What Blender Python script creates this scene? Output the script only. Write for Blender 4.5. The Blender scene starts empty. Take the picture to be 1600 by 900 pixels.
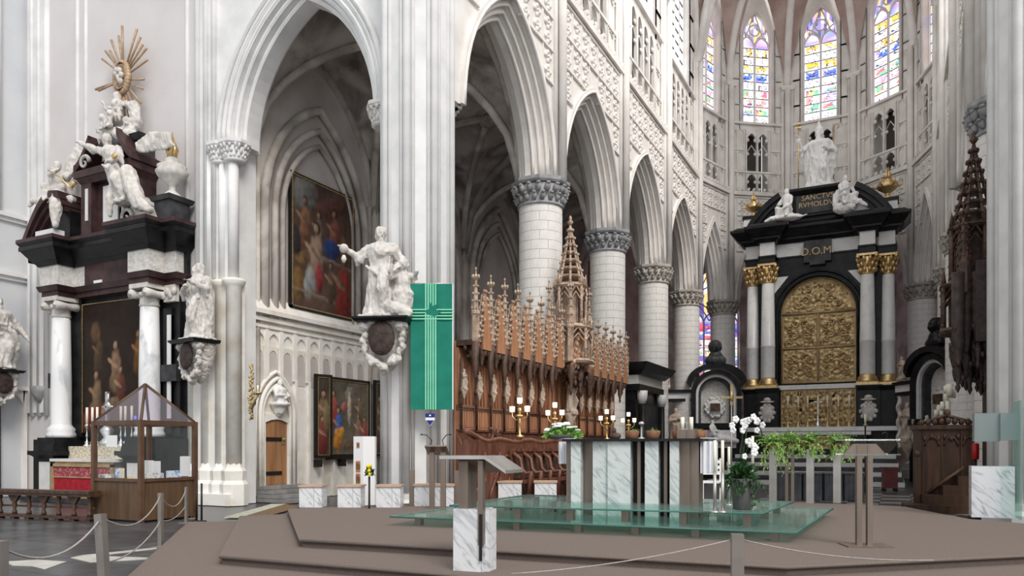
import bpy, bmesh, math, random
from mathutils import Vector, Matrix, noise
random.seed(7)
sc = bpy.context.scene
COL = sc.collection
# ------------------------------------------------------------------ camera
F = 1180.0; TH = math.atan(600 / F); SI = math.sin(TH); CO = math.cos(TH); EYE = 1.5; HOR = 700
cam = bpy.data.cameras.new('camera'); cam.sensor_width = 36; cam.lens = 36 * F / 1600
cam.shift_y = (HOR - 450) / 1600; cam.clip_end = 300
camo = bpy.data.objects.new('camera', cam); COL.objects.link(camo)
camo.location = (0, 0, EYE); camo.rotation_euler = (math.pi / 2, 0, TH); sc.camera = camo
# ------------------------------------------------------------------ light
w = bpy.data.worlds.new('world'); sc.world = w; w.use_nodes = True
bg = w.node_tree.nodes['Background']; bg.inputs[0].default_value = (0.93, 0.965, 1.0, 1); bg.inputs[1].default_value = .97
def sun(name, az, el, power, col, ang):
    l = bpy.data.lights.new(name, 'SUN'); l.energy = power; l.color = col; l.angle = math.radians(ang)
    o = bpy.data.objects.new(name, l); COL.objects.link(o)
    d = Vector((math.sin(math.radians(az)) * math.cos(math.radians(el)), math.cos(math.radians(az)) * math.cos(math.radians(el)), math.sin(math.radians(el))))
    o.rotation_euler = d.to_track_quat('Z', 'Y').to_euler()
    return o
sun('sun', 130, 44, 2.3, (1, 0.95, 0.90), 24)
def daylight(name, loc, rot, sx, sy, power, col=(1, .97, .92)):
    l = bpy.data.lights.new(name, 'AREA'); l.shape = 'RECTANGLE'; l.size = sx; l.size_y = sy; l.energy = power; l.color = col
    o = bpy.data.objects.new(name, l); COL.objects.link(o); o.location = loc; o.rotation_euler = rot; return o
# daylight falling through the tall south clerestory windows of the choir (high up, beyond the upper right of the frame)
for k_, y_ in enumerate((17.8, 23.8, 29.7)): daylight('clerestory_daylight', (2.2, y_, 21.5), (0, math.radians(68), 0), 7, 4.6, 340, (1, .96, .92))
vs = sc.view_settings; vs.view_transform = 'Standard'; vs.look = 'None'; vs.exposure = 0.0; vs.gamma = 1; vs.use_curve_mapping = False

def ray(px, py):
    u = (px - 800) / F; w_ = (HOR - py) / F
    return Vector((-SI + u * CO, CO + u * SI, w_))
def onY(px, py, y): r = ray(px, py); t = y / r.y; return Vector((r.x * t, y, EYE + r.z * t))
def onX(px, py, x): r = ray(px, py); t = x / r.x; return Vector((x, r.y * t, EYE + r.z * t))
def onZ(px, py, z): r = ray(px, py); t = (z - EYE) / r.z; return Vector((r.x * t, r.y * t, z))
def onD(px, py, d): r = ray(px, py); return Vector((r.x * d, r.y * d, EYE + r.z * d))

# ------------------------------------------------------------------ materials
M = {}
def mat(name, c1, c2=None, rough=0.7, metal=0.0, scale=4.0, bump=0.15, bscale=30.0, detail=4, stretch=(1, 1, 1), ramp=(0.35, 0.65), c3=None, c3pos=None, spec=0.4, coat=0, wave=None, dist=0, rot=None):
    m = bpy.data.materials.new(name); m.use_nodes = True; nt = m.node_tree; N = nt.nodes; L = nt.links
    b = N['Principled BSDF']; b.inputs['Roughness'].default_value = rough; b.inputs['Metallic'].default_value = metal
    b.inputs['Specular IOR Level'].default_value = spec
    if coat: b.inputs['Coat Weight'].default_value = coat
    tc = N.new('ShaderNodeTexCoord'); mp = N.new('ShaderNodeMapping'); mp.inputs['Scale'].default_value = stretch
    if rot:
        mr = N.new('ShaderNodeMapping'); mr.inputs['Rotation'].default_value = rot; L.new(tc.outputs['Object'], mr.inputs[0]); L.new(mr.outputs[0], mp.inputs[0])
    else: L.new(tc.outputs['Object'], mp.inputs[0])
    if c2:
        if wave:
            n = N.new('ShaderNodeTexWave'); n.bands_direction = wave; n.inputs['Distortion'].default_value = dist; n.inputs['Detail'].default_value = detail; n.inputs['Detail Scale'].default_value = 1.5
        else:
            n = N.new('ShaderNodeTexNoise'); n.inputs['Detail'].default_value = detail; n.inputs['Distortion'].default_value = dist
        n.inputs['Scale'].default_value = scale; L.new(mp.outputs[0], n.inputs['Vector'])
        r = N.new('ShaderNodeValToRGB'); e = r.color_ramp.elements
        e[0].position = ramp[0]; e[0].color = (*c1, 1); e[1].position = ramp[1]; e[1].color = (*c2, 1)
        if c3: x = e.new(c3pos); x.color = (*c3, 1)
        L.new(n.outputs['Fac' if 'Fac' in n.outputs else 0], r.inputs[0]); L.new(r.outputs[0], b.inputs['Base Color'])
    else: b.inputs['Base Color'].default_value = (*c1, 1)
    if bump:
        n2 = N.new('ShaderNodeTexNoise'); n2.inputs['Scale'].default_value = bscale; n2.inputs['Detail'].default_value = 3
        L.new(mp.outputs[0], n2.inputs['Vector'])
        bp = N.new('ShaderNodeBump'); bp.inputs['Strength'].default_value = bump; bp.inputs['Distance'].default_value = 0.02
        L.new(n2.outputs[0], bp.inputs['Height']); L.new(bp.outputs[0], b.inputs['Normal'])
    M[name] = m; return m
mat('white_stone', (0.66, 0.655, 0.65), (0.80, 0.79, 0.775), 0.8, scale=1.3, bscale=9, ramp=(.3, .6), detail=6, bump=.12)
mat('pale_plaster', (0.585, 0.55, 0.54), (0.655, 0.625, 0.615), 0.85, scale=.5, bscale=12, ramp=(.35, .65), detail=5, bump=.1)
mat('blue_plaster', (0.56, 0.575, 0.605), (0.65, 0.66, 0.67), 0.85, scale=.6, bscale=12, detail=5, bump=.1)
mat('warm_stone', (0.71, 0.665, 0.62), (0.84, 0.81, 0.775), 0.8, scale=1.5, bscale=9, detail=6, ramp=(.3, .65), bump=.15)
mat('cream_stone', (0.74, 0.68, 0.58), (0.90, 0.875, 0.82), 0.8, scale=1.8, bscale=9, detail=7, ramp=(.3, .55), bump=.2)
mat('block_stone', (0.73, 0.70, 0.655), (0.85, 0.83, 0.80), 0.8, scale=1.7, bscale=14, detail=5, bump=.2)
mat('joint_stone', (0.58, 0.55, 0.50), None, 0.9, bump=0)
mat('aisle_stone', (0.34, 0.30, 0.265), (0.66, 0.61, 0.56), 0.88, scale=.9, bscale=10, detail=8, ramp=(.36, .6), bump=.25, dist=.6)
mat('aisle_plaster', (0.52, 0.47, 0.44), (0.66, 0.615, 0.585), 0.9, scale=.8, bscale=8, detail=6, bump=.12)
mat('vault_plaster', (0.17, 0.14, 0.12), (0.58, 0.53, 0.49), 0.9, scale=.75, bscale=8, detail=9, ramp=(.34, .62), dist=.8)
mat('vault_brick', (0.40, 0.29, 0.25), (0.56, 0.45, 0.40), 0.9, scale=.9, bscale=20, detail=6)
mat('grey_stone', (0.23, 0.23, 0.235), (0.40, 0.40, 0.405), 0.75, scale=4, bscale=20, detail=5, bump=.3)
mat('beige_capital', (0.36, 0.33, 0.29), (0.55, 0.52, 0.47), 0.8, scale=4, bscale=20, detail=5, bump=.3)
mat('passage_shade', (0.07, 0.06, 0.052), (0.13, 0.115, 0.10), 0.95, scale=1, bump=0)  # near-black tone that holds the shade inside the triforium passage
mat('statue', (0.50, 0.465, 0.425), (0.68, 0.65, 0.615), 0.6, scale=5, bscale=25, detail=4, bump=.12)
mat('statue_white', (0.76, 0.75, 0.735), (0.87, 0.865, 0.85), 0.5, scale=4, bscale=25, detail=4, bump=.08)
mat('relief_stone', (0.55, 0.52, 0.48), (0.74, 0.72, 0.69), 0.6, scale=9, bscale=22, bump=.9)
mat('marble', (0.78, 0.785, 0.79), (0.46, 0.48, 0.50), 0.22, scale=1.6, stretch=(1, 1, .55), detail=8, ramp=(.52, .74), bump=0, dist=1.8, spec=.5)
mat('marble_block', (0.73, 0.74, 0.755), (0.34, 0.36, 0.39), 0.3, scale=2.6, rot=(.5, .75, .3), stretch=(3.4, 1.2, .7), detail=10, ramp=(.5, .72), bump=0, dist=2.2)
mat('green_marble', (0.62, 0.66, 0.65), (0.33, 0.38, 0.38), 0.2, scale=2.4, rot=(.5, .75, .3), stretch=(3.4, 1.2, .7), detail=9, ramp=(.48, .72), bump=0, dist=2.4)
mat('white_marble', (0.74, 0.735, 0.72), (0.60, 0.595, 0.585), 0.3, scale=2.5, detail=7, ramp=(.5, .8), bump=0, dist=1)
mat('black_marble', (0.006, 0.006, 0.007), (0.018, 0.018, 0.02), 0.3, scale=3, bump=0, detail=5, spec=.22)
mat('plum_marble', (0.035, 0.018, 0.018), (0.075, 0.04, 0.04), 0.35, scale=3, bump=0, detail=5, spec=.25)
mat('slate', (0.03, 0.03, 0.033), (0.065, 0.065, 0.07), 0.5, spec=.25, scale=3, bump=.1)
mat('gold', (0.55, 0.38, 0.17), (0.78, 0.58, 0.30), 0.38, .8, scale=8, bscale=30, bump=.2)
mat('gold_relief', (0.26, 0.17, 0.075), (0.66, 0.48, 0.25), 0.42, .6, scale=6, bscale=16, bump=.5, detail=6)
mat('gold_flat', (0.40, 0.28, 0.14), (0.56, 0.41, 0.22), 0.5, .4, scale=4, bscale=30, bump=.2)
mat('old_brass', (0.50, 0.37, 0.16), (0.72, 0.58, 0.32), 0.4, .8, scale=12, bscale=30, bump=.3)
mat('silver', (0.62, 0.62, 0.62), (0.82, 0.82, 0.82), 0.28, .9, scale=9, bscale=30, bump=.2)
mat('ray_wood', (0.36, 0.24, 0.15), (0.52, 0.37, 0.24), 0.5, .2, scale=8, bump=.1)
mat('oak', (0.40, 0.185, 0.095), (0.56, 0.285, 0.155), 0.5, scale=2.2, stretch=(4, 4, .5), bscale=18, bump=.2)
mat('oak_panel', (0.30, 0.135, 0.075), (0.44, 0.215, 0.125), 0.5, scale=2.4, stretch=(4, 4, .5), bscale=14, bump=.25)
mat('oak_pale', (0.34, 0.235, 0.17), (0.56, 0.43, 0.33), 0.65, scale=6, bscale=25, bump=.4)
mat('oak_dark', (0.045, 0.026, 0.018), (0.12, 0.065, 0.045), 0.55, scale=6, bscale=22, bump=.5)
mat('oak_black', (0.022, 0.014, 0.011), (0.06, 0.038, 0.03), 0.6, scale=7, bscale=24, bump=.6)
mat('mahogany', (0.095, 0.035, 0.022), (0.19, 0.078, 0.048), 0.42, scale=3, stretch=(3, 3, .6), bscale=20, bump=.3)
mat('walnut', (0.045, 0.023, 0.014), (0.09, 0.047, 0.027), 0.42, scale=2, stretch=(5, 5, .5), bscale=20, bump=.12)
mat('kiosk_wood', (0.085, 0.047, 0.024), (0.13, 0.075, 0.04), 0.45, scale=2, stretch=(5, 5, .5), bscale=20, bump=.1)
mat('kiosk_frame', (0.085, 0.045, 0.025), (0.13, 0.07, 0.04), 0.4, scale=3, bump=.05)
mat('door_wood', (0.27, 0.13, 0.06), (0.40, 0.21, 0.10), 0.55, scale=2, stretch=(4, 4, .4), bscale=18, bump=.2)
mat('seat_wood', (0.45, 0.30, 0.20), (0.58, 0.41, 0.29), 0.5, scale=3, stretch=(1, 4, 4), bump=.05)
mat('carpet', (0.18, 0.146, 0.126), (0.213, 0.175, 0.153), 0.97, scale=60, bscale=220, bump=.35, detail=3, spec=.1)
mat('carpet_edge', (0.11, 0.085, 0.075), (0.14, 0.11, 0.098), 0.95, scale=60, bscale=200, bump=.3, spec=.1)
mat('bronze_metal', (0.21, 0.165, 0.135), (0.27, 0.215, 0.18), 0.42, .55, scale=2, stretch=(3, 3, .5), bump=0)
mat('steel', (0.50, 0.48, 0.45), (0.62, 0.60, 0.57), 0.35, .8, scale=3, bump=0)
mat('post_metal', (0.25, 0.22, 0.20), (0.31, 0.28, 0.26), 0.45, .5, scale=3, bump=0)
mat('rope', (0.36, 0.33, 0.30), (0.48, 0.44, 0.41), 0.9, scale=40, bump=.3, bscale=120)
mat('statuette_wood', (0.40, 0.31, 0.24), (0.58, 0.48, 0.40), 0.6, scale=6, bump=.2)
mat('iron', (0.03, 0.028, 0.026), None, 0.5, .5, bump=0)
mat('black_plastic', (0.015, 0.015, 0.016), None, 0.4, bump=0)
mat('green_cloth', (0.006, 0.175, 0.12), (0.010, 0.215, 0.15), 0.85, scale=3, bscale=120, bump=.1)
mat('lightgreen_cloth', (0.20, 0.62, 0.40), (0.26, 0.70, 0.48), 0.85, scale=3, bump=.05)
mat('red_cloth', (0.30, 0.006, 0.018), (0.42, 0.015, 0.03), 0.85, scale=6, bscale=60, bump=.1)
mat('pink_cloth', (0.33, 0.045, 0.075), (0.52, 0.28, 0.20), 0.85, scale=14, bscale=60, bump=.1, ramp=(.5, .62))
mat('lace', (0.44, 0.37, 0.25), (0.66, 0.60, 0.50), 0.85, scale=16, bscale=40, bump=.2, ramp=(.45, .55))
mat('white_cloth', (0.82, 0.83, 0.87), (0.88, 0.89, 0.92), 0.85, scale=4, bump=.05)
mat('grey_cloth', (0.075, 0.078, 0.088), (0.12, 0.124, 0.135), 0.9, scale=3, bump=.1)
mat('candle_wax', (0.83, 0.79, 0.66), None, 0.5, bump=0)
mat('paper', (0.82, 0.82, 0.82), None, 0.7, bump=0)
mat('paper_blue', (0.20, 0.33, 0.62), (0.72, 0.78, 0.86), 0.6, scale=14, bump=0, ramp=(.45, .55))
mat('paper_tan', (0.66, 0.52, 0.34), (0.80, 0.72, 0.60), 0.6, scale=14, bump=0)
mat('paper_mix', (0.35, 0.38, 0.44), (0.82, 0.80, 0.76), 0.6, scale=16, bump=0, ramp=(.45, .55))
mat('shield_blue', (0.012, 0.018, 0.21), None, 0.4, bump=0)
mat('leaf', (0.10, 0.25, 0.035), (0.27, 0.47, 0.11), 0.55, scale=7, bump=0)
mat('leaf_light', (0.23, 0.42, 0.09), (0.42, 0.58, 0.20), 0.55, scale=7, bump=0)
mat('leaf_dark', (0.012, 0.045, 0.012), (0.04, 0.11, 0.03), 0.5, scale=7, bump=0)
mat('petal', (0.85, 0.85, 0.82), (0.90, 0.90, 0.88), 0.6, scale=9, bump=0)
mat('yellow_petal', (0.75, 0.62, 0.03), None, 0.6, bump=0)
mat('terracotta', (0.20, 0.085, 0.045), (0.28, 0.13, 0.075), 0.7, scale=6, bump=.1)
mat('planter', (0.055, 0.055, 0.055), (0.085, 0.085, 0.085), 0.6, scale=4, bump=.1)
mat('floor_base', (0.055, 0.055, 0.06), None, 0.3, bump=0)
mat('slab_a', (0.040, 0.042, 0.047), (0.072, 0.074, 0.08), 0.28, scale=2, bump=.04, bscale=6, detail=6)
mat('slab_b', (0.06, 0.062, 0.067), (0.10, 0.10, 0.105), 0.3, scale=2, bump=.04, bscale=6, detail=6)
mat('slab_pale', (0.50, 0.48, 0.43), (0.62, 0.60, 0.55), 0.35, scale=3, bump=.04)
mat('tile_grey', (0.24, 0.235, 0.23), (0.34, 0.335, 0.33), 0.35, scale=3, bump=0)
mat('rug', (0.42, 0.42, 0.33), (0.54, 0.53, 0.44), 0.95, scale=12, bump=.2, bscale=80)
mat('rug_brown', (0.16, 0.10, 0.055), (0.22, 0.14, 0.08), 0.95, scale=12, bump=.2, bscale=80)
mat('red_lamp', (0.45, 0.012, 0.015), None, 0.3, bump=0)
mat('wine_wood', (0.11, 0.022, 0.018), (0.16, 0.035, 0.03), 0.4, scale=4, bump=0)
mat('frame_black', (0.02, 0.017, 0.014), None, 0.4, bump=0)
mat('lead', (0.05, 0.05, 0.055), None, 0.5, .4, bump=0)
def glassmat(name, col, alpha, rough=.03):
    m = bpy.data.materials.new(name); m.use_nodes = True; nt = m.node_tree; N = nt.nodes; L = nt.links
    N.remove(N['Principled BSDF']); out = N['Material Output']
    tr = N.new('ShaderNodeBsdfTransparent'); tr.inputs[0].default_value = (*col, 1)
    gl = N.new('ShaderNodeBsdfGlossy'); gl.inputs['Roughness'].default_value = rough; gl.inputs[0].default_value = (.9, .95, .93, 1)
    lwt = N.new('ShaderNodeLayerWeight'); lwt.inputs[0].default_value = .3; pw = N.new('ShaderNodeMath'); pw.operation = 'POWER'; pw.inputs[1].default_value = 4; L.new(lwt.outputs['Facing'], pw.inputs[0]); fr = N.new('ShaderNodeMath'); fr.operation = 'MULTIPLY_ADD'; fr.inputs[1].default_value = .5; fr.inputs[2].default_value = .03; L.new(pw.outputs[0], fr.inputs[0])
    mx = N.new('ShaderNodeMixShader'); L.new(fr.outputs[0], mx.inputs[0]); L.new(tr.outputs[0], mx.inputs[1]); L.new(gl.outputs[0], mx.inputs[2])
    df = N.new('ShaderNodeBsdfDiffuse'); df.inputs[0].default_value = (*[c * .75 for c in col], 1)
    m2 = N.new('ShaderNodeMixShader'); m2.inputs[0].default_value = alpha; L.new(mx.outputs[0], m2.inputs[1]); L.new(df.outputs[0], m2.inputs[2])
    L.new(m2.outputs[0], out.inputs[0]); M[name] = m
glassmat('glass_green', (0.74, 0.88, 0.84), .10)
glassmat('glass_edge', (0.16, 0.42, 0.36), .6)
glassmat('glass_clear', (0.96, 0.97, 0.97), .015)
glassmat('glass_roof', (0.86, 0.82, 0.87), .13)
glassmat('glass_frost', (0.50, 0.58, 0.58), .6, .3)
def vcmat(name, emit=0, rough=.5):
    m = bpy.data.materials.new(name); m.use_nodes = True; nt = m.node_tree; N = nt.nodes; L = nt.links
    b = N['Principled BSDF']; a = N.new('ShaderNodeVertexColor'); a.layer_name = 'Col'
    b.inputs['Roughness'].default_value = rough; b.inputs['Specular IOR Level'].default_value = .15
    if emit:
        b.inputs['Base Color'].default_value = (.02, .02, .02, 1); L.new(a.outputs[0], b.inputs['Emission Color']); b.inputs['Emission Strength'].default_value = emit
    else: L.new(a.outputs[0], b.inputs['Base Color'])
    M[name] = m
vcmat('painted_canvas', 0, .45); vcmat('stained_glass', 1.5)
def emat(name, c, s):
    m = bpy.data.materials.new(name); m.use_nodes = True; b = m.node_tree.nodes['Principled BSDF']
    b.inputs['Base Color'].default_value = (*c, 1); b.inputs['Emission Color'].default_value = (*c, 1); b.inputs['Emission Strength'].default_value = s; M[name] = m
emat('clear_window', (0.90, 0.95, 1.0), 1.5); emat('lamp_shade', (1.0, 0.86, 0.66), 1.3); emat('blue_led', (0.08, 0.08, 1.0), 2.0)

# ------------------------------------------------------------------ mesh helpers
class MB:
    def __init__(s): s.v = []; s.f = []; s.sm = []
    def add(s, vs_, fs, smooth=False):
        o = len(s.v); s.v += [tuple(p) for p in vs_]
        for f in fs: s.f.append(tuple(i + o for i in f)); s.sm.append(smooth)
        return s
    def box(s, x0, x1, y0, y1, z0, z1): return s.frus((x0, x1, y0, y1), z0, (x0, x1, y0, y1), z1)
    def frus(s, a, z0, b, z1):
        v = [(a[0], a[2], z0), (a[1], a[2], z0), (a[1], a[3], z0), (a[0], a[3], z0), (b[0], b[2], z1), (b[1], b[2], z1), (b[1], b[3], z1), (b[0], b[3], z1)]
        return s.add(v, [(3, 2, 1, 0), (4, 5, 6, 7), (0, 1, 5, 4), (1, 2, 6, 5), (2, 3, 7, 6), (3, 0, 4, 7)])
    def boxc(s, c, sz, rz=0, ry=0, rx=0):
        m = Matrix.Translation(c) @ Matrix.Rotation(rz, 4, 'Z') @ Matrix.Rotation(ry, 4, 'Y') @ Matrix.Rotation(rx, 4, 'X')
        v = [m @ Vector((sx * sz[0] / 2, sy * sz[1] / 2, z * sz[2] / 2)) for z in (-1, 1) for sx, sy in ((-1, -1), (1, -1), (1, 1), (-1, 1))]
        return s.add(v, [(3, 2, 1, 0), (4, 5, 6, 7), (0, 1, 5, 4), (1, 2, 6, 5), (2, 3, 7, 6), (3, 0, 4, 7)])
    def tiers(s, boxes, tiers):
        for (z0, z1, p0, p1) in tiers:
            for (x0, x1, y0, y1) in boxes: s.frus((x0 - p0, x1 + p0, y0 - p0, y1 + p0), z0, (x0 - p1, x1 + p1, y0 - p1, y1 + p1), z1)
        return s
    def lathe(s, prof, c=(0, 0), n=16, smooth=True, fold=None, sx=1, sy=1, rot=0, z=0):
        vs_ = []
        for (r, zz) in prof:
            for i in range(n):
                a = 2 * math.pi * i / n + rot; rr = r * (fold(a, zz) if fold else 1)
                vs_.append((c[0] + rr * math.cos(a) * sx, c[1] + rr * math.sin(a) * sy, z + zz))
        fs = [(j * n + i, j * n + (i + 1) % n, (j + 1) * n + (i + 1) % n, (j + 1) * n + i) for j in range(len(prof) - 1) for i in range(n)]
        fs += [tuple(range(n - 1, -1, -1)), tuple((len(prof) - 1) * n + i for i in range(n))]
        return s.add(vs_, fs, smooth)
    def tube(s, path, r, n=6, smooth=True):
        path = [Vector(p) for p in path]; k = len(path); rs = r if isinstance(r, (list, tuple)) else [r] * k
        up = None; vs_ = []
        for i, p in enumerate(path):
            t = (path[min(i + 1, k - 1)] - path[max(i - 1, 0)])
            if t.length < 1e-9: t = Vector((0, 0, 1))
            t.normalize()
            if up is None: up = t.orthogonal().normalized()
            else:
                up = up - t * up.dot(t)
                up = up.normalized() if up.length > 1e-6 else t.orthogonal().normalized()
            b = t.cross(up)
            for j in range(n):
                a = 2 * math.pi * j / n; vs_.append(p + (up * math.cos(a) + b * math.sin(a)) * rs[i])
        fs = [(i * n + j, i * n + (j + 1) % n, (i + 1) * n + (j + 1) % n, (i + 1) * n + j) for i in range(k - 1) for j in range(n)]
        fs += [tuple(range(n - 1, -1, -1)), tuple((k - 1) * n + j for j in range(n))]
        return s.add(vs_, fs, smooth)
    def cyl(s, p0, p1, r0, r1=None, n=10): return s.tube([p0, p1], [r0, r0 if r1 is None else r1], n)
    def ell(s, c, r, n=10, m=7, rot=None, smooth=True):
        if not isinstance(r, (tuple, list)): r = (r, r, r)
        vs_ = [Vector((0, 0, -r[2]))]
        for j in range(1, m):
            b = -math.pi / 2 + math.pi * j / m
            for i in range(n):
                a = 2 * math.pi * i / n; vs_.append(Vector((r[0] * math.cos(a) * math.cos(b), r[1] * math.sin(a) * math.cos(b), r[2] * math.sin(b))))
        vs_.append(Vector((0, 0, r[2]))); l = len(vs_) - 1
        if rot: vs_ = [rot @ v for v in vs_]
        vs_ = [v + Vector(c) for v in vs_]
        fs = [(0, 1 + (i + 1) % n, 1 + i) for i in range(n)] + [(l, l - n + i, l - n + (i + 1) % n) for i in range(n)]
        fs += [(1 + j * n + i, 1 + j * n + (i + 1) % n, 1 + (j + 1) * n + (i + 1) % n, 1 + (j + 1) * n + i) for j in range(m - 2) for i in range(n)]
        return s.add(vs_, fs, smooth)
    def prism(s, poly, fn, a, b, smooth=False):
        n = len(poly); v = [fn(p[0], p[1], a) for p in poly] + [fn(p[0], p[1], b) for p in poly]
        return s.add(v, [tuple(range(n)), tuple(range(2 * n - 1, n - 1, -1))] + [(i, (i + 1) % n, n + (i + 1) % n, n + i)[::-1] for i in range(n)], smooth)
    def band(s, outer, inner, fn, a, b, smooth=False):
        n = len(outer); v = [fn(*p, a) for p in outer] + [fn(*p, a) for p in inner] + [fn(*p, b) for p in outer] + [fn(*p, b) for p in inner]
        fs = []
        for i in range(n - 1):
            fs += [(i, i + 1, n + i + 1, n + i), (2 * n + i, 3 * n + i, 3 * n + i + 1, 2 * n + i + 1), (n + i, n + i + 1, 3 * n + i + 1, 3 * n + i), (i, 2 * n + i, 2 * n + i + 1, i + 1)]
        fs += [(0, n, 3 * n, 2 * n), (n - 1, 3 * n - 1, 4 * n - 1, 2 * n - 1)]
        return s.add(v, fs, smooth)
    def mesh(s, name):
        me = bpy.data.meshes.new(name); me.from_pydata(s.v, [], s.f); me.polygons.foreach_set('use_smooth', s.sm); me.update(); return me
    def build(s, name, m, parent=None, fix=True, **k):
        me = s.mesh(name)
        if fix:
            bm = bmesh.new(); bm.from_mesh(me); bmesh.ops.recalc_face_normals(bm, faces=bm.faces); bm.to_mesh(me); bm.free()
        return obj(name, me, m, parent, **k)
def obj(name, me, m=None, parent=None, loc=None, rz=None, label=None, cat=None, group=None, kind=None):
    o = bpy.data.objects.new(name, me); COL.objects.link(o)
    if m is not None and me is not None and not me.materials: me.materials.append(M[m])
    if parent: o.parent = parent
    if loc is not None: o.location = loc
    if rz is not None: o.rotation_euler = (0, 0, rz)
    if label: o['label'] = label
    if cat: o['category'] = cat
    if group: o['group'] = group
    if kind: o['kind'] = kind
    return o
def thing(name, label, cat, loc=(0, 0, 0), rz=0, group=None): return obj(name, None, None, None, loc, rz, label, cat, group)
def struct(name, loc=(0, 0, 0)): return obj(name, None, None, None, loc, kind='structure')
def kids(o): return [c for c in bpy.data.objects if c.parent == o]
def copy_tree(o, loc=None, rz=None, label=None, parent=None, scale=None):
    tree = {}
    for c in bpy.data.objects:
        if c.parent: tree.setdefault(c.parent.name, []).append(c)
    def rec(src, par):
        c = src.copy(); COL.objects.link(c); c.parent = par
        for ch in tree.get(src.name, []): rec(ch, c)
        return c
    c = rec(o, parent)
    if loc is not None: c.location = loc
    if rz is not None: c.rotation_euler = (0, 0, rz)
    if label: c['label'] = label
    if scale: c.scale = scale
    return c
def parch(a, c, zs, n=10):
    r = a + c; tm = math.acos(max(-1, min(1, c / r)))
    L = [(c - r * math.cos(tm * i / n), zs + r * math.sin(tm * i / n)) for i in range(n + 1)]
    return L + [(-s_, z) for s_, z in L[-2::-1]]
def rarch(a, zs, n=16): return [(-a * math.cos(math.pi * i / n), zs + a * math.sin(math.pi * i / n)) for i in range(n + 1)]
def noise_shape(me, amp, f, zf=1.0, seed=0):
    """carve drapery-like folds: narrow ridges stretched along z plus a finer ripple"""
    n = len(me.vertices); co = [0.0] * (3 * n); no = [0.0] * (3 * n)
    me.vertices.foreach_get('co', co); me.vertex_normals.foreach_get('vector', no); nz = noise.noise
    for i in range(0, 3 * n, 3):
        x, y, z = co[i], co[i + 1], co[i + 2]
        r = .55 - abs(nz(Vector((x * f + .8 * z, y * f, z * f * zf + seed)))) * 2.2 + .45 * nz(Vector((x * f * 2.2, y * f * 2.2, z * f * 1.5 + seed)))
        for k in range(3): co[i + k] += no[i + k] * amp * r
    me.vertices.foreach_set('co', co); me.update()
def sculpt(name, mb, m, parent, voxel=.03, amp=.02, f=8, zf=.35, smooth=2, **k):
    me = mb.mesh(name + '_raw'); o = bpy.data.objects.new('raw', me); COL.objects.link(o)
    r = o.modifiers.new('r', 'REMESH'); r.mode = 'VOXEL'; r.voxel_size = voxel * .8
    s_ = o.modifiers.new('s', 'SMOOTH'); s_.factor = .5; s_.iterations = smooth
    dg = bpy.context.evaluated_depsgraph_get(); me2 = bpy.data.meshes.new_from_object(o.evaluated_get(dg)); me2.name = name
    bpy.data.objects.remove(o); bpy.data.meshes.remove(me)
    me2.materials.clear()
    if amp: noise_shape(me2, amp, f, zf, random.random() * 50)
    me2.polygons.foreach_set('use_smooth', [True] * len(me2.polygons))
    return obj(name, me2, m, parent, **k)
def vcmesh(name, nx, nz, w_, h_, fn, m, flat=False):
    """flat coloured picture in the local x-z plane, centred in x, base at z=0, facing -y"""
    vs_ = []; fs = []; cols = []
    if flat:
        for j in range(nz):
            for i in range(nx):
                o = len(vs_)
                for a, b in ((0, 0), (1, 0), (1, 1), (0, 1)): vs_.append(((-.5 + (i + a) / nx) * w_, 0, (j + b) / nz * h_))
                fs.append((o, o + 1, o + 2, o + 3)); cols += [fn((i + .5) / nx, (j + .5) / nz)] * 4
    else:
        for j in range(nz + 1):
            for i in range(nx + 1): vs_.append(((-.5 + i / nx) * w_, 0, j / nz * h_)); cols.append(fn(i / nx, j / nz))
        fs = [(j * (nx + 1) + i, j * (nx + 1) + i + 1, (j + 1) * (nx + 1) + i + 1, (j + 1) * (nx + 1) + i) for j in range(nz) for i in range(nx)]
    me = bpy.data.meshes.new(name); me.from_pydata(vs_, [], fs)
    ca = me.color_attributes.new('Col', 'FLOAT_COLOR', 'POINT')
    for i, c in enumerate(cols): ca.data[i].color = (*c, 1)
    me.materials.append(M[m]); me.update(); return me
# ================================================================== THE BUILDING
XN, XS = -9.6, 2.3; XC = (XN + XS) / 2; RA = (XS - XN) / 2; BAY = 5.95; Y1 = 20.8
YC = Y1 + 3 * BAY
fl = struct('floor'); MB().box(-27, 12, -4, 54, -.3, -.02).build('floor_bed', 'floor_base', fl)
# dark paving slabs of the nave on the left, laid one by one
slab_me = [MB().frus((-.455, .455, -.455, .455), -.03, (-.452, .452, -.452, .452), 0).mesh('slab') for _ in range(2)]
for k_, mn in enumerate(('slab_a', 'slab_b')): slab_me[k_].materials.append(M[mn])
for i in range(15):
    for j in range(9):
        x = -19.2 + i * .915; y = 3.2 + j * .915
        if x > -6.2 or x < -2.0 * y - 2.5: continue
        obj('stone_slab', slab_me[random.random() < .4], None, fl, (x, y, 0))
m_ = MB()
for q in ([(38, 882), (160, 862), (210, 868), (150, 884)], [(112, 869), (255, 850), (252, 856), (135, 873), (200, 868), (250, 866), (240, 871), (150, 880)]): pass
for q in ([(5, 878), (60, 875), (104, 878), (70, 890), (50, 885), (20, 884)], [(110, 872), (128, 868), (245, 856), (245, 858), (150, 869), (240, 872), (235, 874), (140, 879)]):
    m_.prism([tuple(onZ(px, py, 0).xy) for px, py in q], lambda a, b, d: (a, b, d), .001, .006)
m_.build('inlaid_marble', 'slab_pale', fl)
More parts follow.
